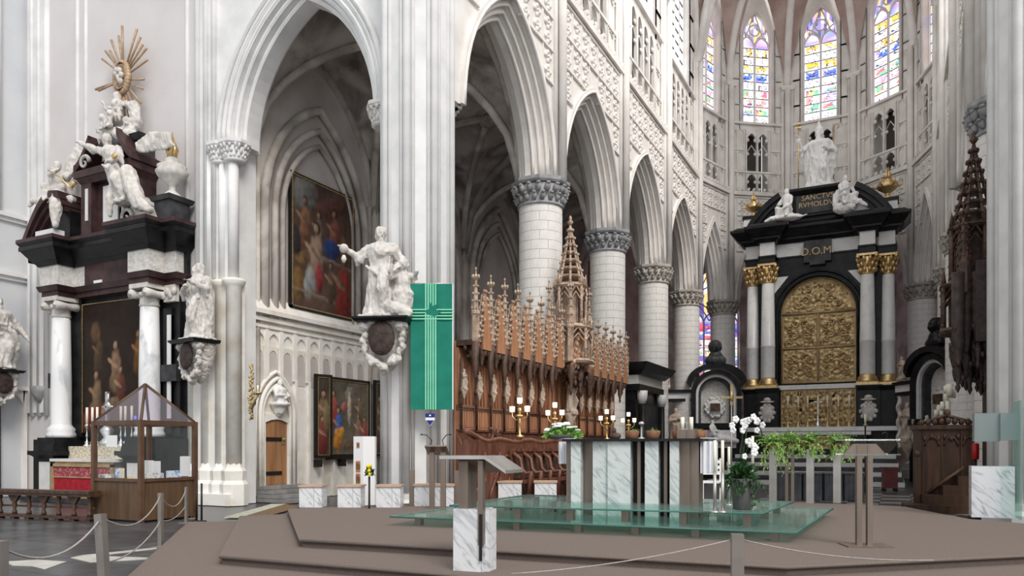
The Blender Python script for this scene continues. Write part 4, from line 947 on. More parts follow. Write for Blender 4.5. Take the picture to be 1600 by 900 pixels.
def urn(x, y, z, s_, label, m='gold', arms=True, flame=True):
    t = thing('flaming_urn', label, 'urn', (x, y, z))
    MB().lathe([(.3, 0), (.28, .08), (.1, .2), (.12, .3), (.42, .5), (.5, .62), (.42, .68), (.45, .75), (.2, .85), (.22, .9), (.08, 1.0)], n=16).build('bowl', m, t)
    if flame:
        b = MB()
        for i in range(6): a = i * 1.05; b.tube([(.06 * math.cos(a), .06 * math.sin(a), .95), (.13 * math.cos(a), .13 * math.sin(a), 1.15), (.03 * math.cos(a + 1), .03 * math.sin(a + 1), 1.4 + .08 * (i % 3))], [.07, .07, .01], 6)
        b.build('flame', 'gold', t)
    if arms:
        b = MB()
        for i in range(6): a = i * 1.05; MB().tube([(.35 * math.cos(a), .35 * math.sin(a), .55), (.62 * math.cos(a), .62 * math.sin(a), .65), (.6 * math.cos(a), .6 * math.sin(a), .95)], [.05, .05, .02], 6).build('handle', m, t)
    t.scale = (s_,) * 3; return t
urn(HX - 3.05, HY + .3, zp + .7, .82, 'gilded flaming urn on the left corner of the high altar')
urn(HX + 3.05, HY + .3, zp + .7, .98, 'gilded flaming urn on the right corner of the high altar')

# ================================================================== TRANSEPT ALTAR (left)
LX, LY = -19.97, 14.3
la = thing('side_altar', 'dark marble baroque side altar with white columns on the left wall', 'altar', (LX, LY, 0))
cx = 1.93
b = MB().box(-2.9, 2.9, -.1, .02, 0, 7.0).box(-2.75, -1.45, -.2, 0, 1.8, 6.0).box(1.45, 2.75, -.2, 0, 1.8, 6.0); b.build('back_wall', 'black_marble', la)
for sg in (-1, 1):
    b = MB().box(sg * cx - .42, sg * cx + .42, -.98, 0, .2, 1.2).tiers([(sg * cx - .42, sg * cx + .42, -.98, 0)], [(0, .2, .08, .08), (1.2, 1.3, 0, .12), (1.3, 1.42, .16, .16), (1.42, 1.62, .05, .02), (1.62, 1.8, -.02, -.02)])
    b.box(min(sg * 2.3, sg * 2.95), max(sg * 2.3, sg * 2.95), -.7, 0, .2, 1.75); b.build('pedestal', 'black_marble', la)
    MB().box(sg * cx - .25, sg * cx + .25, -1.0, -.96, .25, 1.1).build('pedestal_inlay', 'white_marble', la)
    MB().lathe([(.40, 1.8), (.4, 1.9), (.36, 1.98), (.38, 2.06), (.3, 2.14), (.275, 2.2), (.275, 3.5), (.24, 5.35)], (sg * cx, -.5), 24).build('column_shaft', 'marble', la)
    b = MB().lathe([(.24, 5.3), (.27, 5.35), (.25, 5.4), (.25, 5.55), (.3, 5.68)], (sg * cx, -.5), 16).box(sg * cx - .36, sg * cx + .36, -.86, -.14, 5.78, 5.9)
    for sx in (-1, 1):
        b.tube([(sg * cx + sx * .29, y_, 5.64) for y_ in (-.86, -.6, -.5, -.4, -.14)], [.13, .1, .09, .1, .13], 14); b.tube([(sg * cx + sx * .29, -.9, 5.64), (sg * cx + sx * .29, -.84, 5.64)], .05, 8)
    for i in range(8): b.ell((sg * cx + .25 * math.cos(i * .785), -.5 + .25 * math.sin(i * .785), 5.62), (.08, .08, .08), 6, 4)
    b.build('column_capital', 'statue', la)
    b = MB().box(sg * 2.35 - .16, sg * 2.35 + .16, -.28, -.2, 1.9, 5.3); b.build('pilaster', 'black_marble', la)
    MB().box(sg * 2.44 - .07, sg * 2.44 + .07, -.31, -.2, 2.3, 5.1).build('pilaster_inlay', 'white_marble', la)
    MB().box(min(sg * 2.1, sg * 2.8), max(sg * 2.1, sg * 2.8), -.36, -.2, 3.3, 3.75).build('pilaster_band', 'slate', la)
    b = MB().box(sg * 2.5 - .22, sg * 2.5 + .22, -.34, -.1, 5.45, 5.9)
    for i in range(4): b.ell((sg * 2.5 - .2 + i * .13, -.34, 5.62 + .1 * (i % 2)), (.1, .08, .12), 6, 5)
    b.build('pilaster_capital', 'statue', la)
ft = [(-2.38, -1.5, -.88, 0), (1.5, 2.38, -.88, 0), (-2.85, 2.85, -.38, 0)]
MB().tiers(ft, [(5.9, 6.05, -.05, -.05), (6.05, 6.2, 0, .06)]).build('architrave', 'plum_marble', la)
for bx, bx2 in ((ft[0], (-2.8, -1.0, -.38, 0)), (ft[1], (1.0, 2.8, -.38, 0))): MB().tiers([bx, bx2], [(6.2, 6.78, -.02, -.02)]).build('frieze', 'relief_stone', la)
b = MB().box(-1.0, 1.0, -.40, 0, 6.18, 6.8); b.build('frieze_tablet', 'plum_marble', la)
MB().box(-.55, -.2, -.43, -.39, 6.22, 6.3).build('frieze_label', 'paper', la)
MB().tiers(ft, [(6.78, 6.9, .02, .1), (6.9, 7.2, .12, .34), (7.2, 7.32, .37, .37), (7.32, 7.42, .34, .42)]).build('cornice', 'black_marble', la)
MB().tiers(ft, [(7.42, 7.52, .42, .42)]).build('cornice_fillet', 'plum_marble', la)
# picture
def lerp3(a, b_, t): return tuple(x + (y - x) * t for x, y in zip(a, b_))
def picture(w_, h_, base, blobs, nx=70, nz=90, seed=0, rough=.25):
    def fn(x, z):
        n1 = noise.noise(Vector((x * 5, z * 6, seed))); n2 = noise.noise(Vector((x * 17, z * 21, seed + 4)))
        c = base(x, z); c = tuple(max(0, v * (1 + rough * 1.6 * n1 + rough * n2)) for v in c)
        for (bx, bz, rx, rz_, a, col, k_) in blobs:
            dx, dz_ = (x - bx) * w_ / h_, z - bz; u = dx * math.cos(a) + dz_ * math.sin(a); v = -dx * math.sin(a) + dz_ * math.cos(a)
            d = math.sqrt((u / rx) ** 2 + (v / rz_) ** 2) + .25 * noise.noise(Vector((x * 14 + bx * 9, z * 14, seed + 7)))
            if d < 1.15:
                f_ = min(1, (1.15 - d) / .35) * k_; sh = .62 + .5 * max(-.6, min(.8, (-u / rx * .4 + v / rz_ * .5))) + .25 * n2
                c = lerp3(c, tuple(q * sh for q in col), f_)
        return tuple(max(0, min(1, v)) for v in c)
    return vcmesh('canvas', nx, nz, w_, h_, fn, 'painted_canvas')
def person_blobs(x, z, s_, robe, skin=(.55, .33, .22), lean=0, hair=(.06, .03, .02)):
    return [(x, z, .05 * s_, .12 * s_, lean, robe, 1), (x - .01 * s_, z - .1 * s_, .06 * s_, .09 * s_, lean, tuple(c * .75 for c in robe), 1), (x - .05 * s_, z + .03 * s_, .016 * s_, .065 * s_, 1 + lean, skin, 1), (x - .02 * s_ * math.sin(lean), z + .155 * s_, .026 * s_, .034 * s_, 0, hair, 1), (x - .01, z + .148 * s_, .019 * s_, .026 * s_, 0, skin, 1)]
bl = person_blobs(.25, .62, .9, (.10, .06, .03), (.22, .11, .05)) + person_blobs(.52, .5, 1.1, (.30, .18, .11), (.50, .33, .21)) + person_blobs(.22, .28, 1.1, (.24, .16, .09), (.40, .25, .15)) + person_blobs(.86, .6, .9, (.22, .09, .02), (.42, .2, .08)) + person_blobs(.6, .34, .9, (.16, .05, .03), (.45, .28, .17)) + [(.25, .12, .3, .09, .2, (.20, .035, .03), 1), (.75, .16, .2, .12, .4, (.12, .05, .03), .8), (.2, .78, .06, .08, 0, (.2, .11, .06), .7), (.42, .2, .12, .05, .5, (.45, .32, .2), .8)]
cv = picture(2.85, 3.75, lambda x, z: (.022, .013, .009), bl, seed=3)
obj('altarpiece_painting', cv, None, la, (0, -.16, 1.95))
MB().tube([(-1.44, -.17, 1.95), (-1.44, -.17, 5.72), (1.44, -.17, 5.72), (1.44, -.17, 1.95)], .035, 4).build('gilt_frame', 'old_brass', la)
# broken pediment (left wing curved), attic aedicule, drapery slope
b = MB(); ts = [i / 12 for i in range(13)]
def ped(t): return (-2.9 + 1.75 * t, 7.5 + 1.35 * math.sin(min(1, t * 1.25) * math.pi / 2) - .25 * max(0, t - .75) * 4 * .25)
for off, y0 in ((0, -1.1), (-.17, -1.0), (-.34, -.9)):
    o_ = [(ped(t)[0], ped(t)[1] + off) for t in ts]; i_ = [(x + .03, z - .2) for x, z in o_]; b.band(o_, i_, FN, y0, -.2)
b.build('pediment_scroll', 'plum_marble', la)
MB().band([(ped(t)[0] + .1, ped(t)[1] - .5) for t in ts], [(ped(t)[0] + .1, 7.5) for t in ts], FN, -.8, -.2).build('pediment_field', 'black_marble', la)
MB().box(-2.1, -1.3, -1.15, -.8, 7.5, 7.72).build('pediment_block', 'white_marble', la)
MB().prism([(1.0, 7.5), (2.6, 7.5), (2.4, 7.9), (1.5, 8.4), (1.1, 9.0)], FN, -.75, -.1).build('drapery_slope', 'statue', la)
b = MB().box(-.95, .95, -.7, 0, 7.5, 9.2).box(-1.05, -.6, -.9, 0, 7.5, 9.0).box(.6, 1.05, -.9, 0, 7.5, 9.0).tiers([(-1.05, 1.05, -.9, 0)], [(8.95, 9.1, 0, .1), (9.1, 9.3, .14, .14)]); b.build('attic', 'plum_marble', la, loc=(.42, .15, 0))
MB().box(-.32, .32, -.74, -.68, 7.75, 8.85).build('attic_inlay', 'white_marble', la, loc=(.42, .15, 0))
for sg in (-1, 1): MB().box(sg * .78 - .05, sg * .78 + .05, -.93, -.88, 7.9, 8.8).build('attic_strip', 'white_marble', la, loc=(.42, .15, 0))
o_ = [(-1.25 + .65 * t, 9.3 + .75 * t ** 1.6) for t in ts]
for sg in (-1, 1): MB().band([(sg * x, z + .2) for x, z in o_], [(sg * x, z) for x, z in o_], FN, -1.0, 0).build('attic_pediment', 'plum_marble', la, loc=(.42, .15, 0))
MB().lathe([(.0, -.5), (.3, -.42), (.5, -.15), (.52, .1), (.4, .4), (.15, .55), (0, .58)], (0, -.45), 16, z=9.85).build('globe', 'slate', la, loc=(.42, .15, 0))
MB().box(.55, 1.0, -.55, 0, 9.3, 10.0).tiers([(.5, 1.05, -.6, 0)], [(10, 10.15, 0, .1)]).build('attic_side', 'slate', la, loc=(.42, .15, 0))
b = MB(); scroll(b, (-.75, 9.5), .22, 1.3, .06, lambda x, z: (x, -1.0, z)); scroll(b, (.95, 7.75), .25, 1.3, .06, lambda x, z: (x, -.95, z)); b.build('volute', 'statue', la, loc=(.42, .15, 0))
# altar table
MB().box(-1.3, 1.3, -1.1, -.3, .0, 1.12).build('altar_block', 'gold_flat', la)
MB().box(-1.42, 1.42, -1.16, -.25, 1.12, 1.2).build('mensa', 'white_marble', la)
MB().box(-1.4, 1.4, -.62, -.22, 1.2, 1.55).build('gradine', 'lace', la)
fr = MB().box(-1.34, 1.34, -1.18, -1.10, .08, .16).box(-1.34, 1.34, -1.18, -1.10, .98, 1.06).box(-1.34, -1.24, -1.18, -1.10, .1, 1.06).box(1.24, 1.34, -1.18, -1.10, .1, 1.06).build('frontal_frame', 'gold_flat', la)
MB().box(-1.24, 1.24, -1.15, -1.11, .7, .98).build('frontal_frieze', 'pink_cloth', la); MB().box(-1.24, 1.24, -1.14, -1.11, .12, .7).build('frontal_cloth', 'red_cloth', la); MB().box(-1.24, 1.24, -1.16, -1.12, .67, .71).build('frontal_fringe', 'gold_flat', la)
MB().box(-2.4, 2.4, -1.42, 0, -.01, .12).build('altar_step', 'slate', la)
for i, px in enumerate((136, 144.5, 152, 189, 196, 206)):
    p = onY(px, 690, LY - .42); candlestick(p.x, LY - .42, 1.55, '%s tall silver candlestick from the left on the side altar' % ordn[i], .62, 'silver', group='candlesticks of the side altar', candle=.5)
t = thing('altar_ornament', 'silver cross-shaped ornament above the candles of the side altar', 'crucifix', (onY(168, 690, LY - .35).x, LY - .35, 1.55))
b = MB().lathe([(.2, 0), (.22, .1), (.1, .25), (.2, .45), (.08, .6)], n=12); b.box(-.05, .05, -.04, .04, .6, 1.55); b.ell((0, 0, 1.12), (.28, .06, .06)); b.ell((0, 0, 1.38), (.09, .05, .16)); b.ell((0, 0, 1.12), (.14, .06, .16)); b.build('body', 'silver', t)
# --- sculptures on the side altar
def rz_ang(x, y): return 0
t = thing('virgin_statue', 'pale seated Virgin and child group topping the side altar below the sunburst', 'statue', (LX + .5, LY - .42, 10.25))
b = MB(); seated(b, 1.35, (0, 0, .3), -.2, (((-.14, 0, .42), (-.24, -.12, .36), (-.32, -.16, .5)), ((.14, 0, .42), (.22, -.1, .25), (.08, -.22, .28))), hyaw=.3)
putto(b, (.3, -.15, .45), .5); putto(b, (-.45, -.1, -.05), .6, .5); putto(b, (.5, -.1, 0), .55, -.5)
limb(b, [(.2, .1, .9), (.55, .1, .75), (.65, .1, .3), (.5, 0, -.1)], [.1, .17, .15, .1]); b.ell((0, .05, -.05), (.75, .35, .3)); b.ell((-.5, .1, .25), (.2, .2, .3))
sculpt('figure', b, 'statue', t, .03, .03, 7, .6)
t = thing('angel_statue', 'pale winged angel standing before the attic of the side altar', 'statue', (LX + 1.55, LY - .85, 7.95))
b = MB(); robed(b, 2.0, (0, 0, .1), .1, (((-.13, 0, .77), (-.3, -.04, .85), (-.42, -.06, .92)), ((.13, 0, .77), (.22, -.1, .62), (.1, -.18, .55))), lean=(-.42, 0), wide=.9, hyaw=.4)
wing(b, (.1, .15, 1.75), (1.35, .2, 1.85), (.1, 0, -.45), 1); wing(b, (-.4, .1, 1.75), (-1.25, .15, 1.75), (0, 0, -.25), .8)
limb(b, [(.1, -.1, .9), (.45, -.2, .4), (.75, -.25, -.05), (1.1, -.2, -.25)], [.22, .22, .2, .1]); limb(b, [(-.25, -.15, 1), (-.4, -.25, .3), (-.42, -.25, -.2)], [.1, .12, .05])
sculpt('figure', b, 'statue', t, .03, .025, 7, .4); MB().ell((.05, -.45, 1.25), (.1, .05, .09)).build('book', 'gold', t)
t = thing('angel_statue', 'pale winged angel with gold trumpet on the left curved pediment', 'statue', (LX - 1.75, LY - .7, 8.6))
b = MB(); seated(b, 1.5, (0, 0, .2), .6, (((-.14, 0, .42), (-.05, -.2, .36), (.12, -.3, .42)), ((.14, 0, .42), (.24, -.16, .32), (.36, -.26, .38))), hyaw=.4)
wing(b, (.0, .2, .8), (.3, .35, 1.7), (.35, 0, -.3), 1); wing(b, (-.1, .2, .75), (-.85, .25, 1.25), (.1, 0, -.6), 1); limb(b, [(-.1, 0, .15), (-.6, -.1, .1), (-.95, -.15, .2), (-1.05, -.2, .05)], [.2, .17, .09, .05]); limb(b, [(.3, -.2, .1), (.45, -.35, -.3), (.5, -.4, -.8)], [.2, .18, .08]); b.ell((.1, 0, .05), (.6, .35, .25))
sculpt('figure', b, 'statue', t, .03, .025, 7, .5)
MB().tube([(.35, -.5, .75), (.8, -.45, .5), (1.25, -.4, .1)], [.02, .022, .025], 6).tube([(1.22, -.4, .15), (1.36, -.4, .3)], [.03, .09], 10).build('trumpet', 'gold', t)
t = urn(LX + 2.72, LY - .42, 8.15, 1, 'pale stone urn with gold flame on the right end of the side altar', 'statue', False)
t.scale = (.85, .85, 1.15)
MB().box(LX + 2.42, LX + 3.02, LY - .74, LY - .1, 7.52, 8.15).tiers([(LX + 2.42, LX + 3.02, LY - .74, LY - .1)], [(8.03, 8.15, .05, .1)]).build('urn_pedestal', 'slate', None, label='dark stone pedestal carrying the pale urn on the side altar', cat='pedestal')
# sunburst
sp = onY(192, 122, LY - .25); t = thing('sunburst', 'gilded sunburst of straight rays on the pale transept wall', 'sunburst', sp)
b = MB()
for i in range(26): a = i * .2417; b.ell((.26 * math.cos(a), -.03, .38 * math.sin(a)), (.12, .09, .12), 6, 5)
b.ell((0, 0, 0), (.24, .1, .36)); b.build('cloud_ring', 'ray_wood', t)
for i in range(7): b = MB().ell((.12 * math.cos(i * 2.3), -.14, .18 * math.sin(i * 1.7)), (.08, .07, .09), 7, 5).build('cherub_head', 'statue', t)
MB().ell((0, -.1, .02), (.08, .05, .12)).build('heart', 'gold', t)
rays = [(90, 1.55), (97, 1.3), (112, 1.35), (128, 1.25), (121, 1.1), (140, 1.2), (63, 1.45), (51, 1.3), (40, 1.2), (30, 1.25), (14, 1.15), (-15, 1.0), (-30, 1.05), (-48, 1.25), (-62, 1.25), (-75, 1.3), (-85, 1.2), (-92, 1.2), (-97, 1.1), (184, 1.25), (188, 1.1), (236, 1.25), (242, 1.5)]
for d_, l in rays:
    a = math.radians(d_); l *= .95; MB().tube([(.2 * math.cos(a), .02, .3 * math.sin(a)), (l * math.cos(a), -.02, l * math.sin(a))], [.022, .036], 4).build('ray', 'ray_wood', t)
# ================================================================== PLATFORM OF CARPETED STEPS
def poly_step(par, pts, z0, z1, nm='carpet_step'):
    MB().prism(pts, lambda a, b_, d: (a, b_, d), z1 - .035, z1).build(nm, 'carpet', par)
    n = len(pts); cxx = sum(p[0] for p in pts) / n; cyy = sum(p[1] for p in pts) / n
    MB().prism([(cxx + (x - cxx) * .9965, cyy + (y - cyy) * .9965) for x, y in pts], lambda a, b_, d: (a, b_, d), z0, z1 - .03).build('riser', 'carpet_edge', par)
    MB().tube([(*p, z1 - .02) for p in pts + pts[:1]], .02, 6).build('nosing', 'carpet', par)
PZ = .33
dA = [(-7.43, 5.42), (0.1, 5.65), (3.4, 8.6), (4.2, 11.5), (1.9, 14.2), (-8.6, 13.2), (-10.9, 10.75), (-11.42, 10.19), (-11.91, 9.95)]
dB = [(-7.17, 6.44), (-.55, 6.75), (2.6, 9.3), (3.4, 11.5), (1.85, 14.1), (-8.6, 13.3), (-10.52, 11.1), (-11.03, 10.38)]
dC = [(-6.83, 7.43), (-.96, 7.93), (1.4, 10.1), (2.6, 12.2), (1.8, 14.02), (1.08, 14.5), (.17, 16.92), (-.73, 17.23), (-6.3, 17.0), (-8.55, 15.0), (-9.2, 13.2), (-10.43, 11.0)]
pl = thing('carpeted_platform', 'broad taupe carpeted platform with three low steps under the central altar', 'platform')
poly_step(pl, dA, 0, .11); poly_step(pl, dB, .11, .22); poly_step(pl, dC, .22, .33)
# rug and step by the aisle entrance
t = thing('floor_mat', 'pale greenish mat lying on the floor before the aisle door', 'mat')
MB().prism([tuple(onZ(px, py, .02).xy) for px, py in ((350, 808), (425, 787), (447, 787), (376, 808))], lambda a, b_, d: (a, b_, d), .0, .02).build('mat_body', 'rug', t)
MB().prism([tuple(onZ(px, py, .012).xy) for px, py in ((376, 809), (447, 787), (470, 792), (410, 808))], lambda a, b_, d: (a, b_, d), .0, .012).build('mat_border', 'rug_brown', t)
# ================================================================== GLASS PREDELLA
def gsheet(name, label, pts, z, th, legs, zl):
    t = thing(name, label, 'glass platform', (pts[0][0], pts[0][1], 0)); o = Vector((pts[0][0], pts[0][1]))
    P_ = [(p[0] - o.x, p[1] - o.y) for p in pts]
    MB().prism(P_, lambda a, b_, d: (a, b_, d), z, z + th).build('glass_sheet', 'glass_green', t)
    for i in range(4):
        a, c = Vector(P_[i]), Vector(P_[(i + 1) % 4]); MB().tube([(*a, z + th / 2), (*c, z + th / 2)], th * .52, 4).build('glass_edge', 'glass_edge', t)
    lg = mesh_of(MB().box(-.05, .05, -.05, .05, zl, z), 'leg', 'bronze_metal')
    def bil(u, v): a = Vector(P_[0]).lerp(Vector(P_[1]), u); c = Vector(P_[3]).lerp(Vector(P_[2]), u); return a.lerp(c, v)
    for u, v in legs: q_ = bil(u, v); obj('leg', lg, None, t, (q_.x, q_.y, 0))
    return t
lw_ = [(-6.79, 9.3), (-1.09, 9.79), (-.96, 14.0), (-6.9, 13.6)]; up_ = [(-5.83, 9.45), (-1.54, 10.14), (-1.43, 12.5), (-5.9, 12.2)]
gsheet('glass_step', 'lower greenish glass step on short metal feet around the altar', lw_, .45, .028, [(u, v) for v in (.06, .5, .95) for u in (.06, .2, .34, .5, .64, .78, .95)], .33)
gsheet('glass_step', 'upper greenish glass sheet on which the altar and planter stand', up_, .64, .028, [(u, v) for v in (.08, .55, .95) for u in (.05, .22, .4, .58, .76, .95)], .478)
# ================================================================== CENTRAL ALTAR
A0 = onZ(882, 786, .65); A1 = onZ(1090, 791, .65); AL_ = (A1 - A0).length; AZ = math.atan2(A1.y - A0.y, A1.x - A0.x)
al = thing('central_altar', 'modern altar of white marble slabs and bronze fins under a thin black top', 'altar', (A0.x, A0.y, .33), AZ)
ax_ = lambda px: (px - 882) / 208 * AL_
for x0, x1, yo, m in ((882, 891, .12, 'bronze_metal'), (892, 908, .02, 'green_marble'), (909, 927, .2, 'bronze_metal'), (927, 951, .05, 'green_marble'), (952, 988, 0, 'green_marble'), (988, 997, .3, 'slate'), (997, 1002, .1, 'bronze_metal'), (1002, 1010, .35, 'slate'), (1010, 1031, .02, 'green_marble'), (1031, 1038, .32, 'slate'), (1038, 1043, .12, 'bronze_metal'), (1043, 1048, .34, 'slate'), (1048, 1062, .02, 'green_marble'), (1062, 1077, .14, 'bronze_metal'), (1077, 1090, .2, 'bronze_metal')):
    MB().box(ax_(x0), ax_(x1), yo, 1.0, .0 if m != 'slate' else .02, 1.27).build('marble_slab' if 'marble' in m else 'bronze_fin', m, al)
MB().box(-.02, AL_ + .08, -.06, 1.1, 1.27, 1.31).build('table_top', 'black_marble', al)
for nm, x0, x1, hh, lab in (('left', -.16, -.015, .33, 'white altar cloth hanging from the left end of the marble altar'), ('right', AL_ + .02, AL_ + .24, .46, 'white altar cloth falling in folds from the right end of the marble altar')):
    b = MB(); n = 10; pts = [(x0 + (x1 - x0) * i / n, .25 + .03 * math.sin(i * 1.9)) for i in range(n + 1)]
    b.band(pts, [(x, y + .5) for x, y in pts], lambda a, b_, d: (a, b_, d), 1.25 - hh, 1.27)
    b.box(x0, x1 if nm == 'right' else .1, .25, .8, 1.312, 1.322)
    o = b.build('altar_cloth', 'white_cloth', None, loc=(A0.x, A0.y, .33), rz=AZ, label=lab, cat='cloth')
def atop(px, dy): return Vector((A0.x, A0.y, 1.64)) + Matrix.Rotation(AZ, 3, 'Z') @ Vector((ax_(px), dy, 0))
def leafball(b, c, r, n, ls, droop=.0, rng=random):
    for i in range(n):
        a = rng.uniform(0, 6.28); e = rng.uniform(-.2, 1.5); d = Vector((math.cos(a) * math.cos(e), math.sin(a) * math.cos(e), math.sin(e) - droop)); p = Vector(c) + Vector((d.x * r[0], d.y * r[1], d.z * r[2])) * rng.uniform(.35, 1)
        s_ = d.cross(Vector((rng.uniform(-1, 1), rng.uniform(-1, 1), rng.uniform(-1, 1)))).normalized() * ls * .42; t_ = (d + Vector((rng.uniform(-.6, .6), rng.uniform(-.6, .6), rng.uniform(-.4, .4)))).normalized() * ls
        b.add([p - t_ * .5, p + s_, p + t_ * .7 + Vector((0, 0, -.2 * ls)), p - s_], [(0, 1, 2, 3)])
p = atop(868, .45); t = thing('flower_arrangement', 'white flowers and green leaves at the left end of the altar top', 'flowers', p)
MB().lathe([(.2, 0), (.26, .05), (.22, .07)], n=12).build('dish', 'planter', t)
b = MB(); leafball(b, (0, 0, .05), (.33, .2, .16), 420, .09); b.build('foliage', 'leaf', t, fix=False)['kind'] = 'stuff'
b = MB(); leafball(b, (.02, -.06, .06), (.2, .16, .14), 90, .08); b.build('light_foliage', 'leaf_light', t, fix=False)['kind'] = 'stuff'
fm = MB()
for i in range(6): a = i * 1.047; fm.ell((.018 * math.cos(a), .018 * math.sin(a), 0), (.02, .02, .014), 6, 4)
fm = mesh_of(fm, 'blossom', 'petal')
for i in range(22): a = random.uniform(0, 6.28); r = random.uniform(.1, 1); o = obj('blossom', fm, None, t, (.33 * r * math.cos(a), -.05 + .18 * r * math.sin(a), .1 + .13 * (1 - r * r * .7) + random.uniform(-.02, .03))); o.scale = (random.uniform(1, 1.7),) * 3
def fern(p, s_, label, m='leaf', n=16, pot=None, drop=.5, name='fern'):
    t = thing(name, label, 'plant', p)
    MB().lathe([(.07, 0), (.1, .02), (.12, .13), (.1, .14)], n=12).build('pot', pot or 'terracotta', t)
    for i in range(n):
        a = 6.28 * i / n + random.uniform(-.2, .2); l = s_ * random.uniform(.7, 1.1); e = random.uniform(.3, 1.25); b = MB()
        pts = [Vector((math.cos(a) * l * u * math.cos(e), math.sin(a) * l * u * math.cos(e), .12 + l * (u * math.sin(e) - drop * u * u))) for u in [k_ / 7 for k_ in range(8)]]
        for k_ in range(7):
            d = pts[k_ + 1] - pts[k_]; sd = Vector((-d.y, d.x, 0)); sd = sd.normalized() if sd.length > 1e-6 else Vector((1, 0, 0)); w_ = s_ * .13 * (1 - k_ / 8)
            for sg in (-1, 1): b.add([pts[k_], pts[k_] + d * .5, pts[k_] + d * .9 + sd * sg * w_ + Vector((0, 0, -.02)), pts[k_] + d * .3 + sd * sg * w_ * .8], [(0, 1, 2, 3)])
        b.build('frond', m, t, fix=False)
    return t
fern(atop(975, .9), .16, 'small fern on the altar top beside the flowers, left of centre', n=12)
fern(atop(1010, .9), .16, 'small fern at the middle of the altar top', n=12)
fern(atop(1052, .9), .13, 'small fern left of the two white candles on the altar', n=10)
fern(atop(1084, .9), .14, 'small fern at the right end of the altar top', n=10)
for px, lab in ((1060, 'left of two white candles in a stone holder on the altar'), (1074, 'right of two white candles in a stone holder on the altar')):
    p = atop(px, .7); t = thing('altar_candle', lab, 'candle', p); MB().box(-.07, .07, -.07, .07, 0, .14).build('holder', 'bronze_metal', t); MB().cyl((0, 0, .14), (0, 0, .34), .03, None, 12).build('candle', 'candle_wax', t)
p = atop(997, .5); t = thing('altar_microphone', 'small silver microphone stand on the altar top', 'microphone', p); MB().lathe([(.06, 0), (.06, .015), (.015, .03), (.015, .2)], n=12).ell((0, 0, .24), (.05, .05, .035)).build('stand', 'steel', t)
p = atop(952, .6); t = thing('altar_bookrest', 'small dark rounded object standing on the altar behind the flowers', 'ornament', p); MB().ell((0, 0, .05), (.1, .06, .06)).ell((-.02, 0, .13), (.04, .03, .06)).build('body', 'oak_dark', t)
# ================================================================== MARBLE SEATS
def seat(px0, px1, py, label, ang, w_=None, back=False):
    a = onZ(px0, py, PZ); c = onZ(px1, py, PZ); mid = (a + c) / 2; W = (c - a).length * .88 if w_ is None else w_
    t = thing('marble_seat', label, 'seat', mid, ang, 'marble block seats')
    MB().box(-W / 2, W / 2, 0, .42, 0, .405).build('marble_block', 'marble_block', t)
    MB().box(-W / 2 - .02, W / 2 + .02, -.03, .46, .405, .44).build('seat_board', 'seat_wood', t)
    MB().box(W * .15, W * .15 + .006, -.003, 0, 0, .4).build('block_joint', 'tile_grey', t)
    if back:
        for x in (-W / 2 - .06, W / 2 + .06): MB().box(x - .05, x + .05, .05, .13, 0, .72).build('arm_post', 'bronze_metal', t)
    return t
so = ['leftmost white marble block seat with wooden top, near the aisle door', 'second marble block seat from the left, below the triptych', 'third marble block seat from the left, before the white information column']
for (x0, x1), lab in zip(((465, 505), (525, 566), (585, 628)), so): seat(x0, x1, 793, lab, .46)
seat(652, 704, 791, 'wide marble presider seat with bronze arm posts, behind the two-post lectern', .42, .8, True)
for (x0, x1), lab in zip(((724, 764), (776, 817), (833, 872)), ('marble block seat just right of the front lectern column', 'marble block seat in the middle of the three before the oak stalls', 'marble block seat nearest the central altar')): seat(x0, x1, 783, lab, .42)
# ================================================================== LECTERNS
l0 = onZ(734, 893, .22); t = thing('front_lectern', 'front lectern with steel top on bronze posts set in a veined marble block', 'lectern', l0, .1)
MB().box(-.19, .12, 0, .34, 0, .645).build('marble_block', 'marble_block', t)
MB().box(.125, .155, .02, .3, 0, .62).box(.10, .19, .06, .26, 0, .64).build('side_slab', 'marble_block', t)
MB().box(-.15, -.045, .05, .28, .62, 1.15).build('post', 'bronze_metal', t)
MB().box(.10, .155, -.02, .05, .28, 1.15).build('post', 'bronze_metal', t)
MB().box(.12, .15, -.035, -.02, .12, .6).build('post_slot', 'iron', t)
pr = [(-.30, 1.16), (.22, 1.16), (.30, 1.0), (.36, .96), (.37, .985), (.26, 1.2), (-.31, 1.2)]
MB().prism([(-.31, 1.165), (.2, 1.165), (.2, 1.2), (-.31, 1.2)], FN, -.08, .42).build('top_plate', 'steel', t)
b = MB(); b.add([(.2, -.08, 1.2), (.36, .1, 1.05), (.36, .62, 1.05), (.2, .42, 1.2), (.2, -.08, 1.165), (.36, .1, 1.015), (.36, .62, 1.015), (.2, .42, 1.165)], [(0, 1, 2, 3), (7, 6, 5, 4), (0, 4, 5, 1), (1, 5, 6, 2), (2, 6, 7, 3), (3, 7, 4, 0)]); b.build('side_wing', 'steel', t)
b = MB(); b.add([(-.16, -.02, 1.165), (.2, -.02, 1.165), (.3, .35, 1.02), (-.1, .35, 1.02)], [(0, 1, 2, 3)]); b.build('book_tray', 'bronze_metal', t, fix=False)
l1 = onZ(683, 795, PZ); t = thing('rear_lectern', 'slim two-post lectern with twin gooseneck microphones by the white pier', 'lectern', l1, .35)
for x in (-.1, .12): MB().box(x - .05, x + .05, -.03, .03, 0, 1.08).build('post', 'bronze_metal', t)
MB().boxc((0, 0, 1.13), (.42, .34, .03), 0, 0, -.5).build('desk', 'bronze_metal', t)
